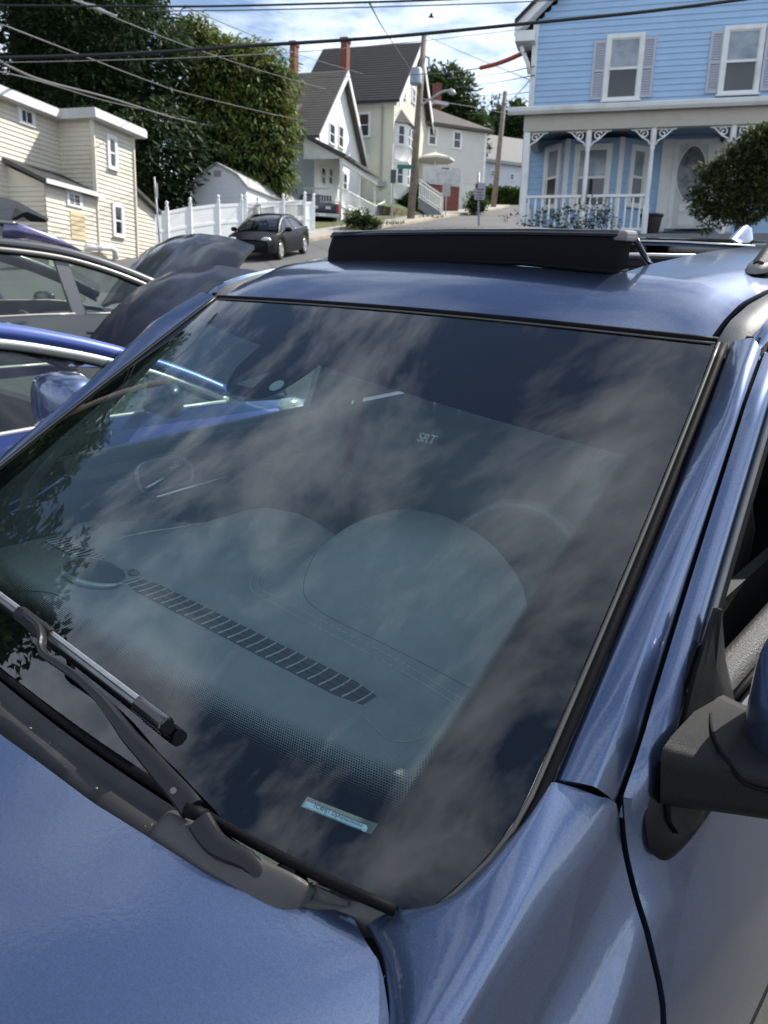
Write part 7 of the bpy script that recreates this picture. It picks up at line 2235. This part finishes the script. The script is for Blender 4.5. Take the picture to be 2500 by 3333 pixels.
    for nm, m_, P_ in p.get('lamps', ()):
        for s in (1, -1):
            MB().sphere((s * P_[0], P_[1], P_[2]), P_[3], P_[4], P_[5], 12, 8).build(nm, m_, R0c, smooth=True)
    return R0c
def lotm(x, y, rz=0.0):
    return LOT @ Matrix.Translation(V(x, y, 0)) @ Matrix.Rotation(rz, 4, 'Z')
# blue sedan parked beside the near SUV, nose away, hood up (its own right side faces us)
M_SEDB = paint('bright_blue_paint', (.055, .095, .33), .35, .35, .35)
M_SEDN = paint('navy_hood_paint', (.006, .008, .028), .3, .2, .35)
M_SEDN.node_tree.nodes['Principled BSDF'].inputs['Coat Weight'].default_value = .30
SED = make_car('blue_sedan', 'blue sedan with silver window trim and raised navy hood beside the near SUV', lotm(-2.80, 0.0), dict(
    w=.90, paint=M_SEDB, body=[(-1.35, .86, .30, .98), (-1.0, .97, .22, 1.03), (0, 1.0, .20, 1.05), (1.2, 1.0, .20, 1.075), (2.0, 1.0, .22, 1.06), (2.6, .97, .24, .99), (2.95, .88, .28, .90), (3.05, .80, .32, .86)],
    arc=[(-.85, 1.06, .70), (-.45, 1.34, .62), (0, 1.45, .60), (.5, 1.475, .60), (.95, 1.455, .61), (1.3, 1.385, .635), (1.6, 1.295, .67), (1.85, 1.195, .72), (2.04, 1.10, .78)],
    glass=(-.7, 1.99), pillars=(.32,), roof=(-.2, 1.05), wheels=(-.62, 2.42), wr=.32, trim=mat('matte_aluminium_trim', (.62, .61, .58), .42, .5, var=.06), trim_r=.024, mirrorm=M_SEDN, mirror=(1.52, 1.17, .93), seams=(.30, 1.93), handles=(.45,), seats=(.55, -.4),
    hood_open=(R_(40), .82), hood_crown=.14, wheel_at=(-.36, 1.15, .92), lamps=(('headlamp', M_LAMP, (.855, 2.40, .985, .05, .13, .055)), ('indicator', M_AMBER, (.870, 2.42, .945, .045, .09, .030)))))
for o in SED.children:
    if o.name.startswith('raised_hood'):
        o.data.materials[0] = M_SEDN
        o['label'] = 'raised navy hood'
# grey wagon in the next bay, hood up
M_WAG = paint('dark_grey_paint', (.036, .037, .040), .35, .5, .38)
WAG = make_car('grey_wagon', 'dark grey wagon with roof rails and raised hood in the next bay', lotm(-5.40, 1.15), dict(
    w=.92, paint=M_WAG, body=[(-1.75, .90, .36, 1.17), (-1.3, .98, .28, 1.25), (0, 1.0, .26, 1.28), (1.2, 1.0, .26, 1.285), (2.2, 1.0, .28, 1.26), (2.9, .97, .32, 1.15), (3.4, .88, .36, 1.05), (3.55, .80, .38, .99)],
    arc=[(-1.72, 1.28, .74), (-1.45, 1.63, .66), (-.9, 1.76, .645), (0, 1.80, .64), (.8, 1.795, .64), (1.4, 1.745, .65), (1.8, 1.655, .68), (2.2, 1.51, .725), (2.6, 1.32, .79)],
    glass=(-1.5, 2.5), pillars=(-.55, .40, 1.52), roof=(-1.3, 1.45), wheels=(-1.0, 2.55), wr=.34, trim=mat('champagne_trim', (.36, .34, .31), .4, .6, var=.1), trim_r=.020, mirror=(2.2, 1.27, .95), seams=(.40, 1.50), handles=(.55, 1.62), seats=(.95, 0.0),
    hood_open=(R_(42), .92), wheel_at=(-.38, 1.72, 1.05), hood_crown=.13))
for s in (1, -1):
    P = [V(s * .60, y, z) for y, z in ((-1.1, 1.81), (-1.0, 1.88), (-.5, 1.91), (.4, 1.925), (1.0, 1.92), (1.25, 1.91))]
    MB().tube(catmull(P, 4), .022, 8).build('roof_rail', M_WAG, WAG, smooth=True)
    MB().loft([[V(s * .60 + a * r, y, z + c * h) for a, c in ((-1, 0), (-.7, .8), (0, 1), (.7, .8), (1, 0))] for y, z, r, h in ((1.15, 1.81, .03, .12), (1.30, 1.815, .032, .10), (1.50, 1.78, .03, .07), (1.72, 1.725, .02, .02))]).build('rail_foot', paint('violet_grey_paint', (.10, .09, .20), .35, .5, .3), WAG, smooth=True)
# third vehicle behind the wagon with its liftgate raised (nose away to the left)
M_HTC = paint('dark_blue_grey_paint', (.020, .026, .045), .3, .4, .35)
h0 = lp(20, 760, 0, -8.3)
HT = make_car('hatchback', 'dark hatchback with its liftgate raised at the far left behind the grey wagon', LOT @ Matrix.Translation(V(-9.0, h0.y - .1, 0)) @ Matrix.Rotation(math.pi, 4, 'Z'), dict(
    w=.90, paint=M_HTC, body=[(0.0, .90, .34, .95), (.4, .98, .26, 1.0), (2.0, 1.0, .24, 1.02), (3.0, 1.0, .26, 1.0), (3.8, .9, .34, .85)],
    arc=[(0.0, 1.0, .72), (.2, 1.40, .66), (.6, 1.50, .64), (1.6, 1.50, .64), (2.2, 1.35, .68), (2.9, 1.05, .76)], glass=(.2, 2.8), pillars=(.7, 1.5), roof=(.25, 1.9), wheels=(.7, 3.1), wr=.33, trim=M_GLOSS, seats=(), open_tail=True, no_trunk=True))
# its liftgate: an arched shell seen in profile
prof = [lp(x, y, 0, -8.3) for x, y in ((-60, 640), (10, 641), (60, 656), (110, 685), (160, 711))]
low = [lp(x, y, 0, -8.3) for x, y in ((-60, 700), (10, 690), (52, 676), (112, 716), (153, 722))]
inv = HT.matrix_world.inverted() @ LOT
LG = MB().loft([[inv @ (a + V(dx, 0, 0)) for a in prof] + [inv @ (a + V(dx, 0, 0)) for a in reversed(low)] for dx in (0, -.7, -1.4)]).build('liftgate', M_HTC, HT, smooth=True, auto=40)
stm = [lp(x, y, 0, -8.28) for x, y in ((-10, 690), (52, 676), (38, 720), (10, 775), (-30, 790))]
MB().prism([inv @ a for a in stm], inv.to_3x3() @ V(-.08, 0, 0)).build('liftgate_frame', M_HTC, HT, bevel=.01)
trm = [lp(x, y, 0, -8.27) for x, y in ((40, 714), (90, 690), (115, 700), (152, 716), (150, 724), (108, 722), (80, 704), (55, 716))]
MB().prism([inv @ a for a in trm], inv.to_3x3() @ V(-.06, 0, 0)).build('liftgate_trim', M_RUBBER, HT)
# black sedan up the street, facing us
fL, rL = ground_hit(899, 848), ground_hit(996, 824)
hd = V(fL.x - rL.x, fL.y - rL.y, fL.z - rL.z).normalized()      # nose direction
rt = hd.cross(ZV).normalized()                                  # its right; we see its left side
cc = fL.lerp(rL, .5)
M_BLK = mat('black_paint', (.0030, .0030, .0038), .40, 0.0, .10, var=.1, spec=.12)
def sedan_at(nm, label, org, hd, pm, rim=None):
    rt = hd.cross(ZV).normalized()
    up = rt.cross(hd)
    mw = Matrix.Translation(org) @ Matrix((rt, hd, up)).transposed().to_4x4()
    return make_car(nm, label, mw, dict(
        w=.90, paint=pm, body=[(-2.35, .82, .34, .92), (-2.0, .94, .26, 1.0), (-1.0, 1.0, .20, .98), (.5, 1.0, .20, .95), (1.3, .99, .22, .92), (2.0, .94, .26, .82), (2.4, .80, .30, .68)],
        arc=[(-1.75, 1.0, .70), (-1.2, 1.28, .62), (-.6, 1.42, .58), (0, 1.45, .57), (.4, 1.40, .59), (.9, 1.20, .66), (1.3, .98, .76)],
        glass=(-1.45, 1.2), pillars=(-.25,), roof=(-.9, .25), wheels=(-1.42, 1.42), wr=.34, trim=M_CHROME, trim_r=.024, mirror=(.95, 1.0, .92), seams=(-.25, 1.05), handles=(-.4, .1), seats=(.0,), glassm=glass('smoky_car_glass', (.30, .32, .34), 1.6),
        rim=rim, lamps=(('headlamp', M_LAMP, (.62, 2.22, .72, .20, .16, .09)), ('tail_lamp', M_REDL, (.62, -2.35, .84, .16, .05, .08)))))
org = cc + rt * .80
sedan_at('black_sedan', 'black sedan with bright wheels parked facing the camera by the white fence', V(org.x, org.y, cc.z), hd, M_BLK, mat('bright_alloy', (.75, .74, .72), .3, .7, var=.1))
dk = ground_hit(1672, 664)
sedan_at('dark_car', 'dark car half hidden behind the blue house corner at the end of the street', V(dk.x + .5, dk.y, dk.z), V(-.94, -.34, 0), M_BLK)
# pickup in the driveway beside the white house: we see its tail
tq = at(1056, 752, 44.5)
tq.z = G(tq.x, tq.y)
pv = V(.25, -1, 0).normalized()
TRK = empty('pickup_truck', mw=Matrix.Translation(V(tq.x - .2, tq.y + .6, tq.z)) @ Matrix((pv.cross(ZV), pv, ZV)).transposed().to_4x4())
tag(TRK, 'dark navy pickup truck tail with red lamps beside the white porch', 'truck')
M_PKP = paint('dark_navy_paint', (.010, .012, .020), .2, .2, .35)
MB().box(-.95, .95, -5.0, -.15, .55, 1.25).build('bed', M_PKP, TRK, bevel=.05)
MB().box(-.90, .90, -4.2, -2.0, 1.25, 1.95).build('cab', M_PKP, TRK, bevel=.12)
MB().box(-.80, .80, -.14, -.06, .78, 1.22).build('tailgate', M_PKP, TRK, bevel=.02)
for s in (1, -1):
    MB().box(*sorted((s * .80, s * .96)), -.16, -.02, .72, 1.20).build('tail_lamp', M_REDL, TRK, bevel=.02)
    wheel(TRK, s * .82, -.95, r=.38, wd=.25)
    wheel(TRK, s * .82, -4.3, r=.38, wd=.25)
MB().box(-.92, .92, -.06, .12, .48, .68).build('rear_bumper', M_CHROME, TRK, bevel=.03)
MB().box(-.18, .18, .125, .135, .52, .66).build('licence_plate', M_WHITE, TRK)
for a in (-.35, .35):
    MB().box(a - .14, a + .14, -.06, -.045, .92, 1.06).build('tailgate_badge', M_CHROME, TRK)
